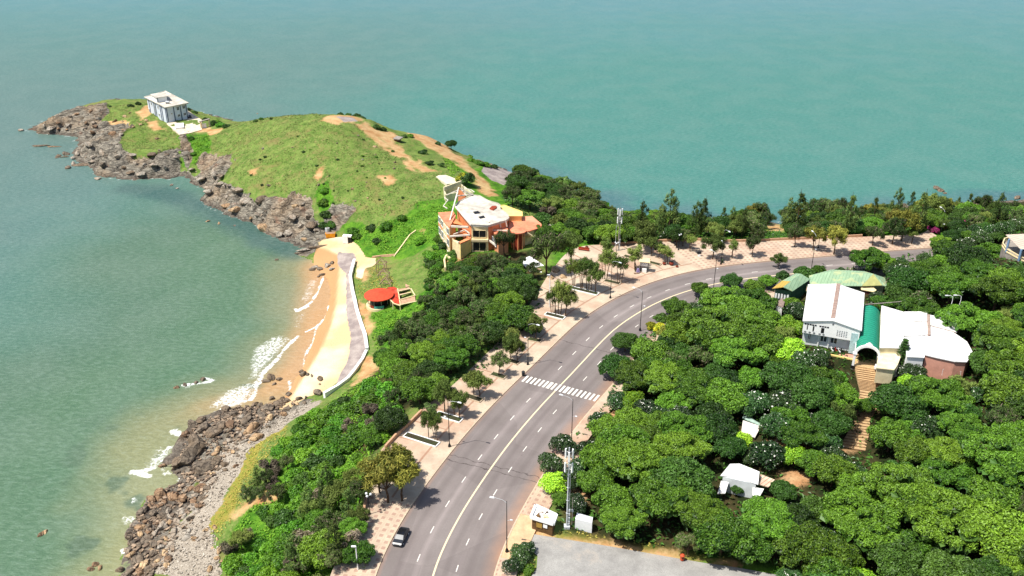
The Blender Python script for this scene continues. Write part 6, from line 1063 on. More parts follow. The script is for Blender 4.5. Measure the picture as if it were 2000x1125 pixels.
fz = lambda L, z: [tuple(R_(x, y, z))[:2] for x, y in L]
b = MB(); b.prism(fz([(490, 620), (600, 605), (665, 640), (685, 760), (715, 920), (610, 890), (530, 820), (600, 720)], 7.2), 6.95, 7.2); b.build('tiled_fan', simple('broken_red_tile', rgb(196, 66, 44), .9, .3, 1.2, c2=rgb(220, 170, 140)), DK)
b = MB()
for L in ([(640, 650), (860, 612), (880, 640), (660, 690)], [(670, 735), (885, 690), (895, 706), (675, 757)], [(690, 840), (955, 760), (965, 850), (715, 900)], [(790, 560), (870, 520), (880, 590), (800, 610)]): b.prism(fz(L, 7.2), 6.98, 7.18)
b.build('slab', simple('tan_slab', rgb(188, 152, 122), .9, .2, 1), DK); b = MB()
for p, q in (((665, 640), (685, 760)), ((685, 760), (710, 915)), ((660, 690), (880, 640)), ((675, 757), (895, 700)), ((690, 830), (950, 758)), ((715, 912), (1000, 850)), ((530, 820), (600, 890)), ((600, 890), (712, 925)), ((890, 640), (960, 760))): b.beam(R_(*p, 7.3), R_(*q, 7.3), .3, .25)
b.build('edge_beams', CREAMW, DK); b = MB()
for x, y in ((580, 880), (705, 920), (985, 860), (545, 830), (890, 650), (930, 760), (665, 640)): p = R_(x, y, 7.2); b.box((p.x, p.y, 5.2), (.3, .3, 4.0))
b.build('posts', CREAMW, DK)
for (x, y), wh in (((385, 190), 'farthest from'), ((430, 370), 'in the middle of the row above'), ((468, 510), 'nearest to')):
    q = R_(x, y, 7.2); t = thing('timber_shelter', 'bare timber A-frame shelter '+wh+' the red round roof', 'shelter', (q.x, q.y, 0), -.12, 'bare timber shelters'); z0 = max(float(hz(q.x, q.y)), 3); b = MB(); hw, hd = 1.75, 1.2
    for i in (-1, 1):
        for j in (-1, 1): b.beam((i*hw*.8, j*hd, z0-.5), (i*hw*.8, j*hd, 7.0), .17, .17)
    b.build('posts', WOODM, t); b = MB()
    for j in (-1, 1): b.beam((-hw, j*hd, 7), (hw, j*hd, 7), .16, .16)
    for i in (-1, 1): b.beam((i*hw*.8, -hd*1.2, 7), (i*hw*.8, hd*1.2, 7), .16, .16)
    b.build('ring_beam', WOODM, t); b = MB()
    for j in (-1, 1):
        for i in (-1, 1): b.beam((i*hw*1.1, j*hd-.5, 6.7), (0, j*hd*.3+.3, 8.5), .17, .17)
    b.build('rafters', WOODM, t)
def wall_line(name, label, pts, z, w_, h, mat, cat='wall', ground=False):
    b = MB()
    for i in range(len(pts)-1):
        a, c = Vector((*pts[i][:2], 0)), Vector((*pts[i+1][:2], 0)); za, zc_ = (float(hz(a.x, a.y)), float(hz(c.x, c.y))) if ground else (z-h, z-h)
        d = (c-a); L = d.length
        if L < .05: continue
        n = Vector((-d.y, d.x, 0))/L*w_/2; e = d/L*w_*.3; v = [a-e-n, c+e-n, c+e+n, a-e+n]
        b.add([(p.x, p.y, zz-.9) for p, zz in zip(v, (za, zc_, zc_, za))]+[(p.x, p.y, zz+h+.002*(i % 2)) for p, zz in zip(v, (za, zc_, zc_, za))], [(3, 2, 1, 0), (4, 5, 6, 7), (0, 1, 5, 4), (1, 2, 6, 5), (2, 3, 7, 6), (3, 0, 4, 7)])
    return tag(b.build(name, mat), label, cat)
wall_line('sea_wall', 'curving white sea wall behind the beach walkway', [P(x, y, 3.9) for x, y in ((692, 506), (688, 520), (684, 536), (686, 552), (689, 568), (693, 584), (696, 600), (704, 626), (713, 652), (716.5, 678))], 3.9, .9, 1.3, W_)
wall_line('sea_wall', 'lower white sea wall running down to the boulders', [P(x, y, 3.7) for x, y in ((715, 684), (708, 699), (700, 710), (690, 724), (680, 736), (660, 751), (634, 766))], 3.7, .8, 1.2, W_)
TAN = simple('tan_wall', rgb(196, 156, 124), .9, .15, 1)
for a, c, lab in ((0, 2, 'low tan wall beside the globe lamp at the promenade edge'), (3, 7, 'long low tan wall under the broadleaf trees at the promenade edge')): wall_line('parapet_wall', lab, [tuple(P(*WALL_PX[i], 17)) for i in range(a, c)], 17.0, .45, .9, TAN)
wall_line('parapet_wall', 'low pale wall along the back of the far promenade', [rpt(s, dep(s)-.2) for s in np.arange(SB-14, len(RL)-25, 4)], 16.9, .4, .8, TAN)
wall_line('garden_wall', 'crumbling pale wall climbing the grass from the timber shelters', [PT(x, y) for x, y in ((770, 502), (778, 492), (790, 475), (800, 462), (812, 452))], 0, .4, .5, CREAMW, 'wall', True)
wall_line('garden_wall', 'low stone wall beside the timber shelters', [PT(x, y) for x, y in ((728, 504), (745, 502), (770, 500))], 0, .5, .6, TAN, 'wall', True)
wall_line('retaining_wall', 'short curved pale retaining wall below the orange building', [PT(x, y) for x, y in ((880, 512), (872, 505), (868, 515), (870, 530))], 0, .5, 1.4, CREAMW, 'wall', True)
# yellow skip, white hut and tank at the top of the beach
q = PT(646, 464); t = thing('yellow_skip', 'yellow open skip at the head of the beach', 'skip', tuple(q), .1); b = MB(); b.box((0, 0, .9), (3.2, 1.7, 1.5), 0, 0, 1.12); b.build('body', simple('skip_yellow', rgb(226, 150, 20), .6, .15, 2), t); b = MB(); b.box((0, 0, 1.66), (3.2, 1.6, .06)); b.build('load', WOODM, t)
q = PT(679, 474); t = thing('white_hut', 'little white block hut with dark doorway at the head of the beach', 'hut', tuple(q), -.1); b = MB(); b.box((-.6, 0, 1.4), (1.9, 1.8, 2.9)); b.box((.9, .2, 2.5), (1.4, 1.6, .5)); b.build('wall', W_, t); b = MB(); b.box((1.0, .2, 1.1), (1.3, 1.4, 2.2)); b.build('doorway', DARK, t)
q = PT(640, 455); t = thing('water_tank', 'grey drum tank beside the yellow skip', 'tank', tuple(q)); b = MB(); b.tube((0, 0, .2), (0, 0, 1.8), .8, .8, 16); b.build('drum', STEEL, t); b = MB(); b.cyl((0, 0, 1.8), .5, .15, 12); b.build('lid', CONCG, t)
# ------------------------------------------------------------------ planted beds and furniture of the promenade
SOIL = simple('dark_soil', rgb(60, 56, 38), .95, .3, 3, c2=rgb(60, 84, 34))
beds = [((792, 848), (855, 868)), ((853, 807), (901, 821)), ((908, 771), (941, 782)), ((960, 729), (987, 737)), ((979, 699), (1013, 709)), ((1032, 661), (1057, 666)), ((1066, 612), (1102, 621)), ((1110, 560), (1168, 574)), ((1181, 547), (1211, 554)), ((1219, 499), (1290, 517))]
for i, (a, c) in enumerate(beds):
    A0, C0 = P(*a, 16.3), P(*c, 16.3); d = C0-A0; L = d.length; mid = (A0+C0)/2
    t = thing('planting_bed', 'kerbed strip bed with small trees, number %d along the promenade counted from the bottom' % (i+1), 'planting bed', (mid.x, mid.y, 16.14), math.atan2(d.y, d.x), 'strip beds of the promenade')
    t['label'] = 'kerbed strip bed under small trees, '+['nearest the camera', 'second from the bottom', 'third from the bottom', 'fourth from the bottom', 'right beside the lamp above the crossing', 'just below the white pole lamp', 'on the bend below the long bed', 'longest on the bend', 'left of the noticeboard', 'behind the noticeboard'][i]
    b = MB()
    for y in (-.9, .9): b.box((0, y, .12), (L, .2, .26))
    for x in (-L/2, L/2): b.box((x, 0, .12), (.2, 2, .26))
    b.build('kerb', W_ if i in (0, 1, 6, 7) else M_KERB, t); b = MB(); b.box((0, 0, .05), (L-.2, 1.6, .2)); b.build('soil', SOIL, t)
q = P(1258, 530, 16.14); t = thing('notice_board', 'roofed white notice board standing on the promenade', 'notice board', tuple(q), -.25)
for x in (-1.1, 1.1): b = MB(); b.beam((x, 0, 0), (x, 0, 3.6), .2, .2); b.build('leg', BLACKM, t)
b = MB(); b.box((0, 0, 2.6), (2.7, .14, 1.6)); b.build('panel', W_, t); b = MB()
for i in range(5): b.box((-.7+i*.33, -.085, 2.75+(i % 2)*.1), (.2, .02, .28))
for i in range(4): b.box((-.5+i*.3, -.085, 2.3), (.22, .02, .08))
b.build('faded_lettering', simple('faded_blue_ink', rgb(120, 140, 170), .8), t); poly3(t, 'roof', [[(-1.7, -1.0, 3.5), (1.7, -1.0, 3.5), (1.5, .2, 4.4), (-1.5, .2, 4.4)], [(-1.5, .2, 4.4), (1.5, .2, 4.4), (1.7, 1.2, 3.5), (-1.7, 1.2, 3.5)]], CREAMW, .12); b = MB(); b.box((.1, -.6, .6), (1.3, .5, 1.1)); b.build('plinth', W_, t)
q = P(1246, 533, 16.14); t = thing('covered_stall', 'small lilac covered stall at the left foot of the notice board', 'stall', tuple(q)); b = MB(); b.box((0, 0, .7), (.9, .8, 1.4), .2, 0, .55); b.build('cover', simple('lilac_cloth', rgb(150, 136, 186), .8), t); b = MB(); b.box((-.5, -.5, .15), (1.6, .6, .3), .2); b.build('base', WOODM, t)
POT = simple('terracotta', rgb(130, 52, 36), .8, .2, 3)
for (px, py, r, lab) in ((1311, 518, .75, 'large round terracotta pot right of the dark shrub'), (1297, 517, .6, 'terracotta pot left of the dark shrub on the promenade'), (1322, 522, .45, 'smallest terracotta pot, standing apart on the right'), (1146, 486, .6, 'dark red pot at the head of the rusty bench')):
    q = P(px, py, 16.14); t = thing('plant_pot', lab, 'plant pot', tuple(q), 0, 'terracotta pots of the promenade'); b = MB(); b.tube((0, 0, 0), (0, 0, r*.9), r*.55, r, 14); b.tube((0, 0, r*.9), (0, 0, r*1.5), r, r*.7, 14); b.build('bowl', POT, t); b = MB(); b.cyl((0, 0, r*1.4), r*.6, .12, 12); b.build('soil', SOIL, t)
q = P(1140, 490, 16.0); t = thing('bench', 'rust-red wooden bench beside the drive to the orange building', 'bench', tuple(q), -.35); b = MB(); b.box((0, 0, .5), (3.6, .6, .12)); b.build('seat', RUST, t); b = MB(); b.box((0, .3, .85), (3.6, .1, .6)); b.build('backrest', RUST, t)
for x in (-1.5, 1.5): b = MB(); b.box((x, 0, .22), (.15, .5, .45)); b.build('leg', BLACKM, t)
q = P(1365, 500, 16.14); t = thing('display_stand', 'dark slanted display stand with white foot on the checkered promenade', 'stand', tuple(q), .2); b = MB(); b.box((0, 0, 1.1), (1.3, .2, .8), 0, 0, 1, -.5); b.build('board', BLACKM, t); b = MB(); b.box((0, -.2, .35), (.8, .6, .7), 0, 0, .6); b.build('foot', W_, t)
for px, py, c_, lab in ((1410, 514, simple('bin_green', rgb(60, 76, 48), .7), 'dark green litter bin at the foot of the far street lamp'), (1332, 1094, simple('bin_orange', rgb(196, 84, 48), .7), 'orange litter bin at the edge of the gravel ground'), (1022, 734, simple('bin_dark', rgb(40, 44, 48), .7), 'small dark litter bin beside the lamp above the crossing')):
    q = P(px, py, 16.0); t = thing('litter_bin', lab, 'litter bin', tuple(q), 0, 'litter bins'); b = MB(); b.tube((0, 0, .1), (0, 0, 1.15), .36, .42, 12); b.build('body', c_, t); b = MB(); b.tube((0, 0, 1.15), (0, 0, 1.4), .45, .2, 12); b.build('lid', c_, t); b = MB(); b.box((0, -.4, .8), (.3, .06, .25)); b.build('opening', DARK, t)
q = P(1153, 836, 16.14); t = thing('marker_post', 'roadside marker post with yellow band and dark round head on the right footpath', 'post', tuple(q)); b = MB(); b.tube((0, 0, 0), (0, 0, .9), .32, .25, 10); b.build('base', RUST, t); b = MB(); b.tube((0, 0, .9), (0, 0, 1.7), .14, .12, 8); b.build('band', simple('signal_yellow', rgb(226, 206, 40), .6), t); b = MB(); b.tube((0, 0, 1.7), (0, 0, 2.3), .05, .05, 6); b.ball((0, 0, 2.6), .32, 0, 12, 8); b.build('head', BLACKM, t)
q = P(1208, 762, 16.1); t = thing('banner_flag', 'leaning white and red banner among the frangipani beside the crossing', 'banner', (q.x, q.y, 16.1), .3); b = MB(); b.tube((0, 0, 0), (.3, 0, 5.6), .05, .04, 6); b.build('pole', STEEL, t); b = MB(); b.beam((.2, 0, 2.6), (.28, 0, 5.4), .6, .04); b.build('cloth', W_, t); b = MB(); b.beam((-.25, 0, 2.6), (-.3, 0, 4.0), .5, .05); b.build('red_cloth', simple('flag_red', rgb(196, 50, 36), .7), t)
# villa drive: pale swirling slabs
b = MB(); b.prism([tuple(P(x, y, 15.9))[:2] for x, y in ((1112, 503), (1122, 488), (1148, 498), (1165, 505), (1150, 512), (1125, 508))], 15.4, 15.9); tag(b.build('drive', simple('drive_grey', rgb(150, 142, 136), .9)), 'short grey drive beside the bench', None, None, 'structure')
b = MB(); b.prism([tuple(P(x, y, 15.8))[:2] for x, y in ((1015, 508), (1035, 500), (1062, 518), (1058, 532), (1035, 530))], 14.6, 15.8); tag(b.build('drive', W_), 'white paved apron below the porch of the orange building', None, None, 'structure')
tufts_wood = True
# bunker on the ridge
q = PT(778, 277); t = thing('bunker', 'small broken concrete bunker on the ridge path', 'bunker', tuple(q), -.5); b = MB(); b.box((0, 0, 1.6), (3.4, 3, .35), 0, 0, 1, .12); b.build('roof', CONCG, t); b = MB(); b.box((-.6, .2, .7), (1.8, 2.4, 1.6)); b.build('wall', BROWNW, t)
# ------------------------------------------------------------------ rocks
def rock_mesh(seed, smooth=False):
    import bmesh
    rs = np.random.RandomState(seed); bm = bmesh.new(); bmesh.ops.create_icosphere(bm, subdivisions=3, radius=1); V = np.array([v.co[:] for v in bm.verts]); N = rs.normal(size=(13, 3)); N /= np.linalg.norm(N, axis=1)[:, None]; h = rs.uniform(.55, .95, 13)
    D = V@N.T; r = np.min(np.where(D > .05, h/np.maximum(D, .05), 9), axis=1); r = np.minimum(r, 1.25); n = vnoise(V[:, 0]*2+seed, V[:, 1]*2+V[:, 2]*1.7, 1, seed, 3)
    V = V*(r*(.93+.16*n))[:, None]*np.array([1, rs.uniform(.65, .95), rs.uniform(.5, .8)])
    for v, c in zip(bm.verts, V): v.co = c
    me = bpy.data.meshes.new('boulder'); bm.to_mesh(me); bm.free(); return me
def rockm(name, c0, c1, c2):
    m = NT(name, .95, .15); p = m.pos(); oi = m.n('ObjectInfo').outputs['Random']; n = m.noise(1.1, 6, .7, p); n2 = m.noise(.3, 4, .6, p)
    k = m.mix(m.ramp(n, .35, .68), c0, c1); k = m.mix(m.math('MULTIPLY', m.ramp(m.math('ADD', n2, m.math('MULTIPLY', oi, .2)), .5, .72), .6), k, c2)
    vr = m.n('TexVoronoi', _feature='DISTANCE_TO_EDGE', Scale=.8); m.set(vr.inputs['Vector'], m.mix(.3, p, m.n('TexNoise', Scale=.9, Vector=p).outputs[1])); k = m.mix(m.ramp(vr.outputs[0], .05, 0), k, rgb(40, 36, 34))
    m.col(k); m.bump(m.math('ADD', n, vr.outputs[0]), .8, .3); return m.m
RK = {'dark': rockm('dark_rock', rgb(78, 70, 62), rgb(146, 132, 114), rgb(116, 98, 78)), 'grey': rockm('grey_rock', rgb(128, 120, 108), rgb(182, 174, 160), rgb(150, 130, 108)), 'rust': rockm('rusty_rock', rgb(116, 88, 66), rgb(172, 144, 114), rgb(98, 80, 66)), 'tan': rockm('tan_rock', rgb(158, 130, 98), rgb(212, 184, 144), rgb(130, 100, 76))}
RM = {k: [rock_mesh(i+j*10) for i in range(5)] for j, k in enumerate(RK)}
for k in RK:
    for me in RM[k]: me.materials.append(RK[k])
ROCKS = []
def rock(px, py, rpx, kind='dark', sink=.3, group='boulders of the shore', stretch=None, world=None, words=None):
    if world: q = Vector(world); R = rpx
    else: q = PT(px, py); R = rpx/proj(q.x, q.y, q.z)[2]
    me = RM[kind][random.randrange(5)]; o = bpy.data.objects.new('boulder', me); COL.objects.link(o); sc = stretch or (random.uniform(.9, 1.2), random.uniform(.8, 1.1), random.uniform(.7, 1.0)); o.scale = tuple(R*v for v in sc)
    o.location = (q.x, q.y, q.z+R*.5*sc[2]*(1-sink*2)); o.rotation_euler = (random.uniform(-.2, .2), random.uniform(-.2, .2), random.uniform(0, 6.28)); o['group'] = group; o['category'] = 'boulder'
    AUTO.append((o, (q.x, q.y, q.z+R*.3), words or ('large ' if R > 2.6 else 'small ' if R < 1.1 else '')+{'dark': 'dark brown', 'grey': 'pale grey', 'rust': 'rust-coloured', 'tan': 'tan'}[kind]+' boulder')); ROCKS.append((q.x, q.y, R)); return o
for x, y, r, k in [(375, 895, 30, 'dark'), (400, 915, 26, 'dark'), (352, 905, 22, 'dark'), (420, 905, 16, 'dark'), (385, 868, 20, 'dark'), (400, 838, 20, 'dark'), (378, 832, 14, 'dark'), (392, 822, 10, 'dark'), (415, 848, 18, 'dark'), (432, 832, 14, 'dark'), (440, 802, 12, 'dark'), (455, 812, 12, 'dark'), (362, 850, 10, 'rust'), (318, 912, 8, 'rust'), (452, 833, 12, 'rust'),
  (480, 825, 14, 'dark'), (490, 843, 15, 'tan'), (505, 855, 14, 'tan'), (510, 815, 12, 'dark'), (525, 800, 14, 'dark'), (545, 790, 12, 'dark'), (560, 785, 10, 'dark'), (530, 780, 8, 'dark'), (500, 790, 7, 'dark'), (480, 862, 8, 'grey'), (470, 815, 10, 'grey'), (555, 812, 8, 'tan'), (465, 880, 5, 'dark'), (465, 892, 5, 'dark'), (462, 912, 7, 'rust'), (440, 920, 6, 'dark'),
  (315, 968, 18, 'rust'), (340, 970, 16, 'rust'), (355, 978, 14, 'rust'), (298, 975, 12, 'rust'), (280, 1002, 13, 'dark'), (300, 1005, 12, 'dark'), (315, 1012, 10, 'dark'), (275, 1015, 9, 'dark'), (330, 1000, 10, 'grey'), (320, 1032, 14, 'grey'), (340, 1040, 13, 'grey'), (345, 1020, 10, 'grey'), (360, 1010, 9, 'grey'), (290, 1032, 10, 'dark'), (285, 1055, 12, 'dark'), (300, 1062, 10, 'dark'), (255, 1050, 13, 'dark'), (268, 1095, 13, 'dark'), (270, 1070, 10, 'dark'), (375, 990, 9, 'grey'), (385, 1000, 8, 'grey'), (395, 975, 9, 'dark'), (380, 1055, 8, 'tan'), (365, 1052, 8, 'grey'), (370, 1038, 7, 'grey'), (405, 955, 8, 'dark'), (400, 935, 8, 'dark'), (420, 940, 8, 'grey'), (300, 1085, 9, 'dark'), (250, 1125, 14, 'dark'), (300, 1115, 8, 'dark'), (235, 1115, 10, 'dark'),
  (593, 733, 9, 'dark'), (588, 727, 6, 'dark'), (600, 732, 6, 'dark'), (627, 742, 9, 'dark'), (620, 769, 10, 'dark'), (585, 780, 7, 'dark'), (597, 778, 5, 'dark'), (530, 738, 11, 'dark'), (545, 742, 8, 'dark'), (520, 745, 7, 'dark'), (536, 752, 5, 'dark'), (625, 752, 3, 'dark'), (610, 735, 4, 'dark'), (565, 772, 6, 'dark'), (550, 782, 9, 'dark'),
  (617, 523, 8, 'grey'), (610, 528, 6, 'dark'), (625, 526, 7, 'dark'), (640, 520, 9, 'grey'), (648, 515, 6, 'dark'), (630, 538, 6, 'dark'), (622, 541, 4, 'dark'), (648, 526, 6, 'grey')]: rock(x, y, r, k)
for x, y, r, k, st in [(600, 489, 14, 'grey', (1.5, .5, .5)), (622, 484, 13, 'dark', (1.4, .5, .5)), (585, 494, 9, 'dark', (1.4, .5, .3))]: o = rock(x, y, r, k, .3, 'boulders of the shore', st); o.rotation_euler = (0, 0, .3)
for x, y, r, k in [(82, 1044, 9, 'rust'), (88, 1040, 8, 'tan'), (178, 1112, 9, 'rust'), (187, 1103, 8, 'rust'), (195, 1108, 7, 'tan'), (40, 255, 7, 'grey'), (407, 432, 5, 'tan'), (428, 437, 5, 'tan'), (458, 441, 4, 'grey'), (132, 328, 7, 'dark'), (128, 302, 8, 'dark'), (115, 305, 6, 'dark'), (112, 308, 4, 'dark'), (143, 320, 7, 'grey'), (190, 350, 8, 'grey'), (503, 222, 3, 'grey'), (1827, 368, 9, 'dark'), (1835, 372, 8, 'dark'), (1988, 388, 8, 'dark'), (1942, 396, 6, 'grey'), (1960, 397, 5, 'grey'), (360, 752, 7, 'dark'), (395, 742, 8, 'dark'), (382, 748, 6, 'dark'), (345, 757, 6, 'rust'), (335, 362, 5, 'grey'), (345, 368, 4, 'grey'), (540, 508, 5, 'dark'), (1845, 378, 4, 'dark')]:
    q = P(x, y, 0); rock(0, 0, r/proj(q.x, q.y, 0)[2], k, .35, 'rocks standing in the sea', None, (q.x, q.y, -.1))
for x, y, r, k, st in [(80, 285, 15, 'dark', (1.5, .45, .2)), (105, 287, 10, 'rust', (1.5, .45, .2)), (125, 307, 8, 'rust', (1.4, .5, .25)), (160, 322, 16, 'dark', (1.5, .5, .2))]:
    q = P(x, y, 0); o = rock(0, 0, r/proj(q.x, q.y, 0)[2], k, .3, 'rocks standing in the sea', st, (q.x, q.y, 0)); o.rotation_euler = (0, 0, .15)
def scatter(poly, n, rr, kinds, seed, group='boulders of the shore', sp=.8):
    rs = random.Random(seed); PA = np.array(poly, float); k = 0
    for _ in range(n*12):
        px, py = rs.uniform(PA[:, 0].min(), PA[:, 0].max()), rs.uniform(PA[:, 1].min(), PA[:, 1].max())
        if not inside(np.array([px]), np.array([py]), PA)[0]: continue
        q = PT(px, py); R = rs.uniform(*rr)**1.0
        if any((q.x-a)**2+(q.y-b_)**2 < ((r+R)*sp)**2 for a, b_, r in ROCKS): continue
        rock(0, 0, R, rs.choice(kinds), .25, group, None, tuple(q)); k += 1
        if k >= n: break
scatter([(240, 1125), (250, 1040), (290, 980), (360, 960), (410, 930), (400, 990), (350, 1050), (320, 1125)], 50, (.6, 1.6), ['dark', 'tan', 'grey', 'rust'], 3)
scatter([(400, 940), (430, 860), (480, 800), (560, 780), (600, 790), (540, 820), (490, 870), (440, 920), (400, 990), (370, 1010)], 34, (.5, 1.3), ['dark', 'grey', 'tan', 'dark'], 4)
scatter([(430, 1030), (440, 1100), (430, 1125), (400, 1125), (400, 1040), (430, 1000)], 12, (.4, .9), ['tan', 'grey'], 5)
scatter([(140, 310), (160, 270), (250, 290), (350, 300), (370, 340), (300, 345), (190, 345)], 20, (.9, 2.4), ['dark', 'grey', 'grey'], 6, 'crags of the headland cliffs', .9)
scatter([(60, 255), (110, 232), (180, 215), (210, 240), (240, 275), (150, 262)], 16, (.9, 2.4), ['dark', 'rust', 'grey'], 7, 'crags of the headland cliffs', .9)
scatter([(370, 330), (400, 310), (450, 360), (520, 400), (600, 400), (640, 450), (610, 490), (540, 465), (480, 430), (400, 395)], 30, (1.0, 2.8), ['dark', 'grey', 'grey', 'tan'], 8, 'crags of the headland cliffs', .9)
scatter([(440, 300), (560, 260), (700, 260), (800, 340), (780, 400), (640, 400), (500, 380)], 20, (.35, .9), ['grey', 'tan', 'dark'], 9, 'stones on the grassy hill', 1.5)
scatter([(200, 240), (260, 210), (320, 260), (330, 290), (260, 290)], 10, (.5, 1.6), ['tan', 'rust', 'grey'], 10, 'stones on the grassy hill', 1.5)
for x, y, r in [(1085, 530, 14), (1100, 545, 10), (1075, 545, 9), (1050, 528, 8), (1110, 535, 8)]: rock(x, y, r, 'tan', .3, 'boulders before the orange building')
# loose shingle and grass, uncountable
def stones_stuff(seed=5, name='shingle', lab='pale shingle strewn along the top of the rocky shore', n=5200, s0=.1, s1=.42, ca=rgb(108, 98, 86), cb=rgb(198, 188, 172), poly=None):
    rs = np.random.RandomState(seed); L = np.array(pw(poly or [(300, 1125), (320, 1080), (350, 1045), (400, 1000), (400, 940), (430, 880), (500, 840), (560, 805), (620, 782), (560, 830), (500, 870), (440, 960), (410, 1010), (430, 1080), (430, 1125)])); x = rs.uniform(L[:, 0].min(), L[:, 0].max(), n); y = rs.uniform(L[:, 1].min(), L[:, 1].max(), n); k = inside(x, y, L); x, y = x[k], y[k]; z = hz(x, y); k = z > .05; x, y, z = x[k], y[k], z[k]; n = len(x)
    base = np.array([(1, 0, -.4), (0, 1, -.4), (-1, 0, -.4), (0, -1, -.4), (.5, .5, .5), (-.5, .5, .6), (-.5, -.5, .5), (.5, -.5, .4)]); F0 = np.array([(0, 1, 5, 4), (1, 2, 6, 5), (2, 3, 7, 6), (3, 0, 4, 7), (4, 5, 6, 7)])
    s = s0+(s1-s0)*rs.uniform(0, 1, n)**2; a = rs.uniform(0, 6.28, n); bx = base[None, :, 0]*np.cos(a)[:, None]-base[None, :, 1]*np.sin(a)[:, None]*.7; by = base[None, :, 0]*np.sin(a)[:, None]+base[None, :, 1]*np.cos(a)[:, None]*.7
    V = np.stack([x[:, None]+bx*s[:, None], y[:, None]+by*s[:, None], z[:, None]+base[None, :, 2]*s[:, None]+.03], -1).reshape(-1, 3); F = (F0[None]+np.arange(n)[:, None, None]*8).reshape(-1, 4)
    m = NT(name, .9, .2); r = m.n('NewGeometry').outputs['Random Per Island']; k_ = m.mix(r, ca, cb); m.col(k_); o = fmesh(name, V, F, m.m, None, None, False); tag(o, lab, None, None, 'stuff')
stones_stuff()
stones_stuff(6, 'rubble', 'broken rubble between the boulders of the near shore', 2600, .25, .95, rgb(78, 68, 60), rgb(168, 146, 122), [(240, 1125), (248, 1050), (290, 975), (330, 950), (340, 900), (380, 830), (470, 795), (590, 780), (540, 820), (480, 860), (430, 920), (400, 990), (350, 1050), (320, 1125)])
stones_stuff(7, 'rubble', 'broken rubble at the foot of the headland cliffs', 1000, .3, 1.0, rgb(84, 76, 68), rgb(160, 144, 124), [(60, 256), (110, 236), (180, 215), (215, 240), (240, 280), (340, 300), (370, 330), (410, 310), (450, 350), (520, 400), (600, 400), (640, 460), (600, 490), (500, 435), (400, 395), (340, 345), (190, 340), (150, 290)])
def tufts(name, label, polys, dens, size, mat, seed, zup=.1, hmask=None):
    rs = np.random.RandomState(seed); VV = []; FF = []; o = 0
    for poly in polys:
        L = np.array(pw(poly)); x0, x1, y0, y1 = L[:, 0].min(), L[:, 0].max(), L[:, 1].min(), L[:, 1].max(); n = int((x1-x0)*(y1-y0)*dens); x = rs.uniform(x0, x1, n); y = rs.uniform(y0, y1, n); k = inside(x, y, L); x, y = x[k], y[k]
        cl = vnoise(x, y, 4, seed, 3); k = (cl > .42)|(rs.uniform(size=len(x)) > .6); x, y, cl = x[k], y[k], cl[k]; gi = np.clip(np.searchsorted(gx, x)-1, 0, len(gx)-1); gj = np.clip(np.searchsorted(gy, y)-1, 0, len(gy)-1); bad = (ROCK+DIRT+SAND+PAVE+PEB)[gi, gj] > .35; x, y, cl = x[~bad], y[~bad], cl[~bad]
        Pt = np.stack([x, y, hz(x, y)+zup+rs.uniform(0, 1, len(x))*size*.5*(cl > .5)], 1); N = rs.normal(size=(len(x), 3))*.55; N[:, 2] += 1; N /= np.linalg.norm(N, axis=1)[:, None]; v, f = quads(Pt, N, size, .5, 0, rs); VV.append(v); FF.append(f+o); o += len(v)
    ob = fmesh(name, np.vstack(VV), np.vstack(FF), mat, None, None, False); tag(ob, label, None, None, 'stuff')
L_GRASS = leaf_mat('grass_dry', rgb(72, 90, 40), rgb(150, 146, 92), rgb(100, 122, 56), .9, .1); L_VINE = leaf_mat('vine_bright', rgb(58, 108, 20), rgb(118, 164, 44), rgb(84, 136, 30), .6, .3); L_STRAW = leaf_mat('grass_straw', rgb(120, 128, 48), rgb(176, 164, 84), None, .9, .1)
tufts('hill_grass', 'short mixed grass over the headland hill', [[(410, 290), (500, 232), (640, 225), (760, 280), (860, 330), (860, 400), (720, 440), (640, 400), (470, 370)], [(200, 225), (280, 200), (400, 270), (380, 290), (240, 300)]], 1.6, .55, L_GRASS, 31, .03)
tufts('creeper', 'bright creeper carpeting the slopes', [[(870, 380), (900, 330), (860, 300), (880, 345), (860, 400), (780, 430), (680, 445), (700, 480), (760, 498), (830, 470), (880, 500), (860, 560), (810, 600), (830, 620), (870, 560), (900, 480)], [(440, 1125), (440, 1060), (500, 980), (560, 880), (640, 790), (735, 725), (790, 800), (720, 900), (715, 1125)], [(715, 620), (740, 610), (830, 600), (760, 660), (735, 690)], [(352, 270), (408, 262), (412, 290), (390, 325), (360, 320)]], 6.5, .6, L_VINE, 32, .12)
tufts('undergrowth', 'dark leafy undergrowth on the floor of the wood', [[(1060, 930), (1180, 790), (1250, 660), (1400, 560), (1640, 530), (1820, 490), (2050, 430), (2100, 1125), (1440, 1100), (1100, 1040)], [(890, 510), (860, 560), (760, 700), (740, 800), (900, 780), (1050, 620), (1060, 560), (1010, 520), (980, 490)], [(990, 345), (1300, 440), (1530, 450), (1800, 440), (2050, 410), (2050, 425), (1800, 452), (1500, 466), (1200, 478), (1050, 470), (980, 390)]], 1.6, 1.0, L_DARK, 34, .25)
tufts('verge_grass', 'straw-coloured grass along the verge and shore', [[(1045, 1040), (1150, 1042), (1300, 1066), (1440, 1096), (1300, 1084), (1100, 1054)], [(405, 1030), (450, 960), (500, 850), (570, 815), (560, 850), (500, 930), (470, 1000), (430, 1050)], [(698, 505), (740, 505), (780, 560), (720, 620), (700, 590)], [(1022, 1095), (1045, 1095), (1045, 1200), (1010, 1200)]], 5, .45, L_STRAW, 33, .05)
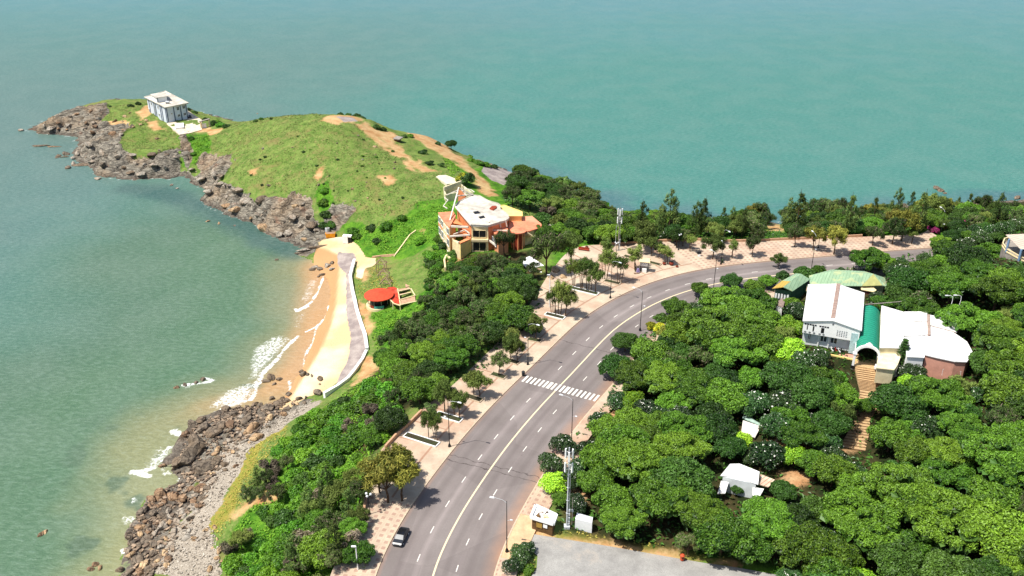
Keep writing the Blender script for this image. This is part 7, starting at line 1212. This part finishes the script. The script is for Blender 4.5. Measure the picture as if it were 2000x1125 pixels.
# ------------------------------------------------------------------ tidy up and describe
for L in PROTO.values():
    for root, _ in L:
        if root.name not in USED:
            for c in list(root.children): bpy.data.objects.remove(c)
            bpy.data.objects.remove(root)
LM = [('zebra crossing', 1090, 757), ('dark grey car', 783, 1050), ('white mast', 1107, 960), ('brown kiosk', 1060, 1010), ('gravel ground', 1230, 1090), ('white hall', 1625, 620), ('green vaulted passage', 1697, 650), ('pink-walled annex', 1830, 670), ('green roofs', 1640, 545), ('striped pavilion roof', 1985, 480), ('tan garden steps', 1680, 840), ('small white house', 1450, 935), ('flaking shed roof', 1465, 830),
 ('notice board', 1258, 520), ('orange building', 950, 450), ('red round roof', 740, 575), ('timber shelters', 752, 525), ('yellow skip', 646, 462), ('white blockhouse', 330, 215), ('bare hilltop', 665, 235), ('distant mast', 1210, 440), ('sandy beach', 640, 680), ('sea wall bend', 712, 690), ('magenta blossoms', 1845, 445), ('long planted bed', 1140, 565), ('ruined shell', 890, 370), ('dirt track', 900, 325), ('lighthouse gateway', 402, 245), ('white surf', 500, 740), ('shingle bank', 430, 950), ('far promenade', 1560, 485), ('rocky point', 100, 250), ('outer bend of the road', 1350, 560), ('bottom edge of the picture', 1750, 1125), ('right edge of the picture', 2000, 850), ('lower left corner', 120, 1110), ('globe lamp', 722, 985)]
LM = [(n if n != 'lighthouse gateway' else 'cream gateway', x, y) for n, x, y in LM]
DIRS = ['to the right of', 'above and right of', 'above', 'above and left of', 'to the left of', 'below and left of', 'below', 'below and right of']
ORD = ['nearest', 'second nearest', 'third nearest', 'fourth nearest', 'fifth nearest', 'sixth nearest', 'seventh nearest', 'eighth nearest', 'ninth nearest', 'tenth nearest', 'eleventh nearest', 'twelfth nearest']
bag = {}
for o, c, wds in AUTO:
    x, y, _ = proj(*c); best = min(LM, key=lambda l: (l[1]-x)**2+(l[2]-y)**2); dx, dy = x-best[1], best[2]-y; k = int(round(math.atan2(dy, dx)/(math.pi/4))) % 8
    bag.setdefault((wds, best[0], k), []).append((math.hypot(dx, dy), o))
over = {}
for (wds, lm, k), L in bag.items():
    L.sort(key=lambda t: t[0])
    for i, (d, o) in enumerate(L):
        if len(L) == 1: s = '%s %s the %s' % (wds, DIRS[k], lm)
        elif i < len(ORD): s = '%s %s the %s, %s' % (wds, DIRS[k], lm, ORD[i])
        else: s = '%s far %s the %s' % (wds, DIRS[k], lm); o['group'] = '%s %s the %s' % (wds.replace('tree', 'trees'), DIRS[k], lm)
        o['label'] = s
        if not o.get('category'): o['category'] = 'shrub' if 'shrub' in o.name else 'tree'
bpy.context.view_layer.update()
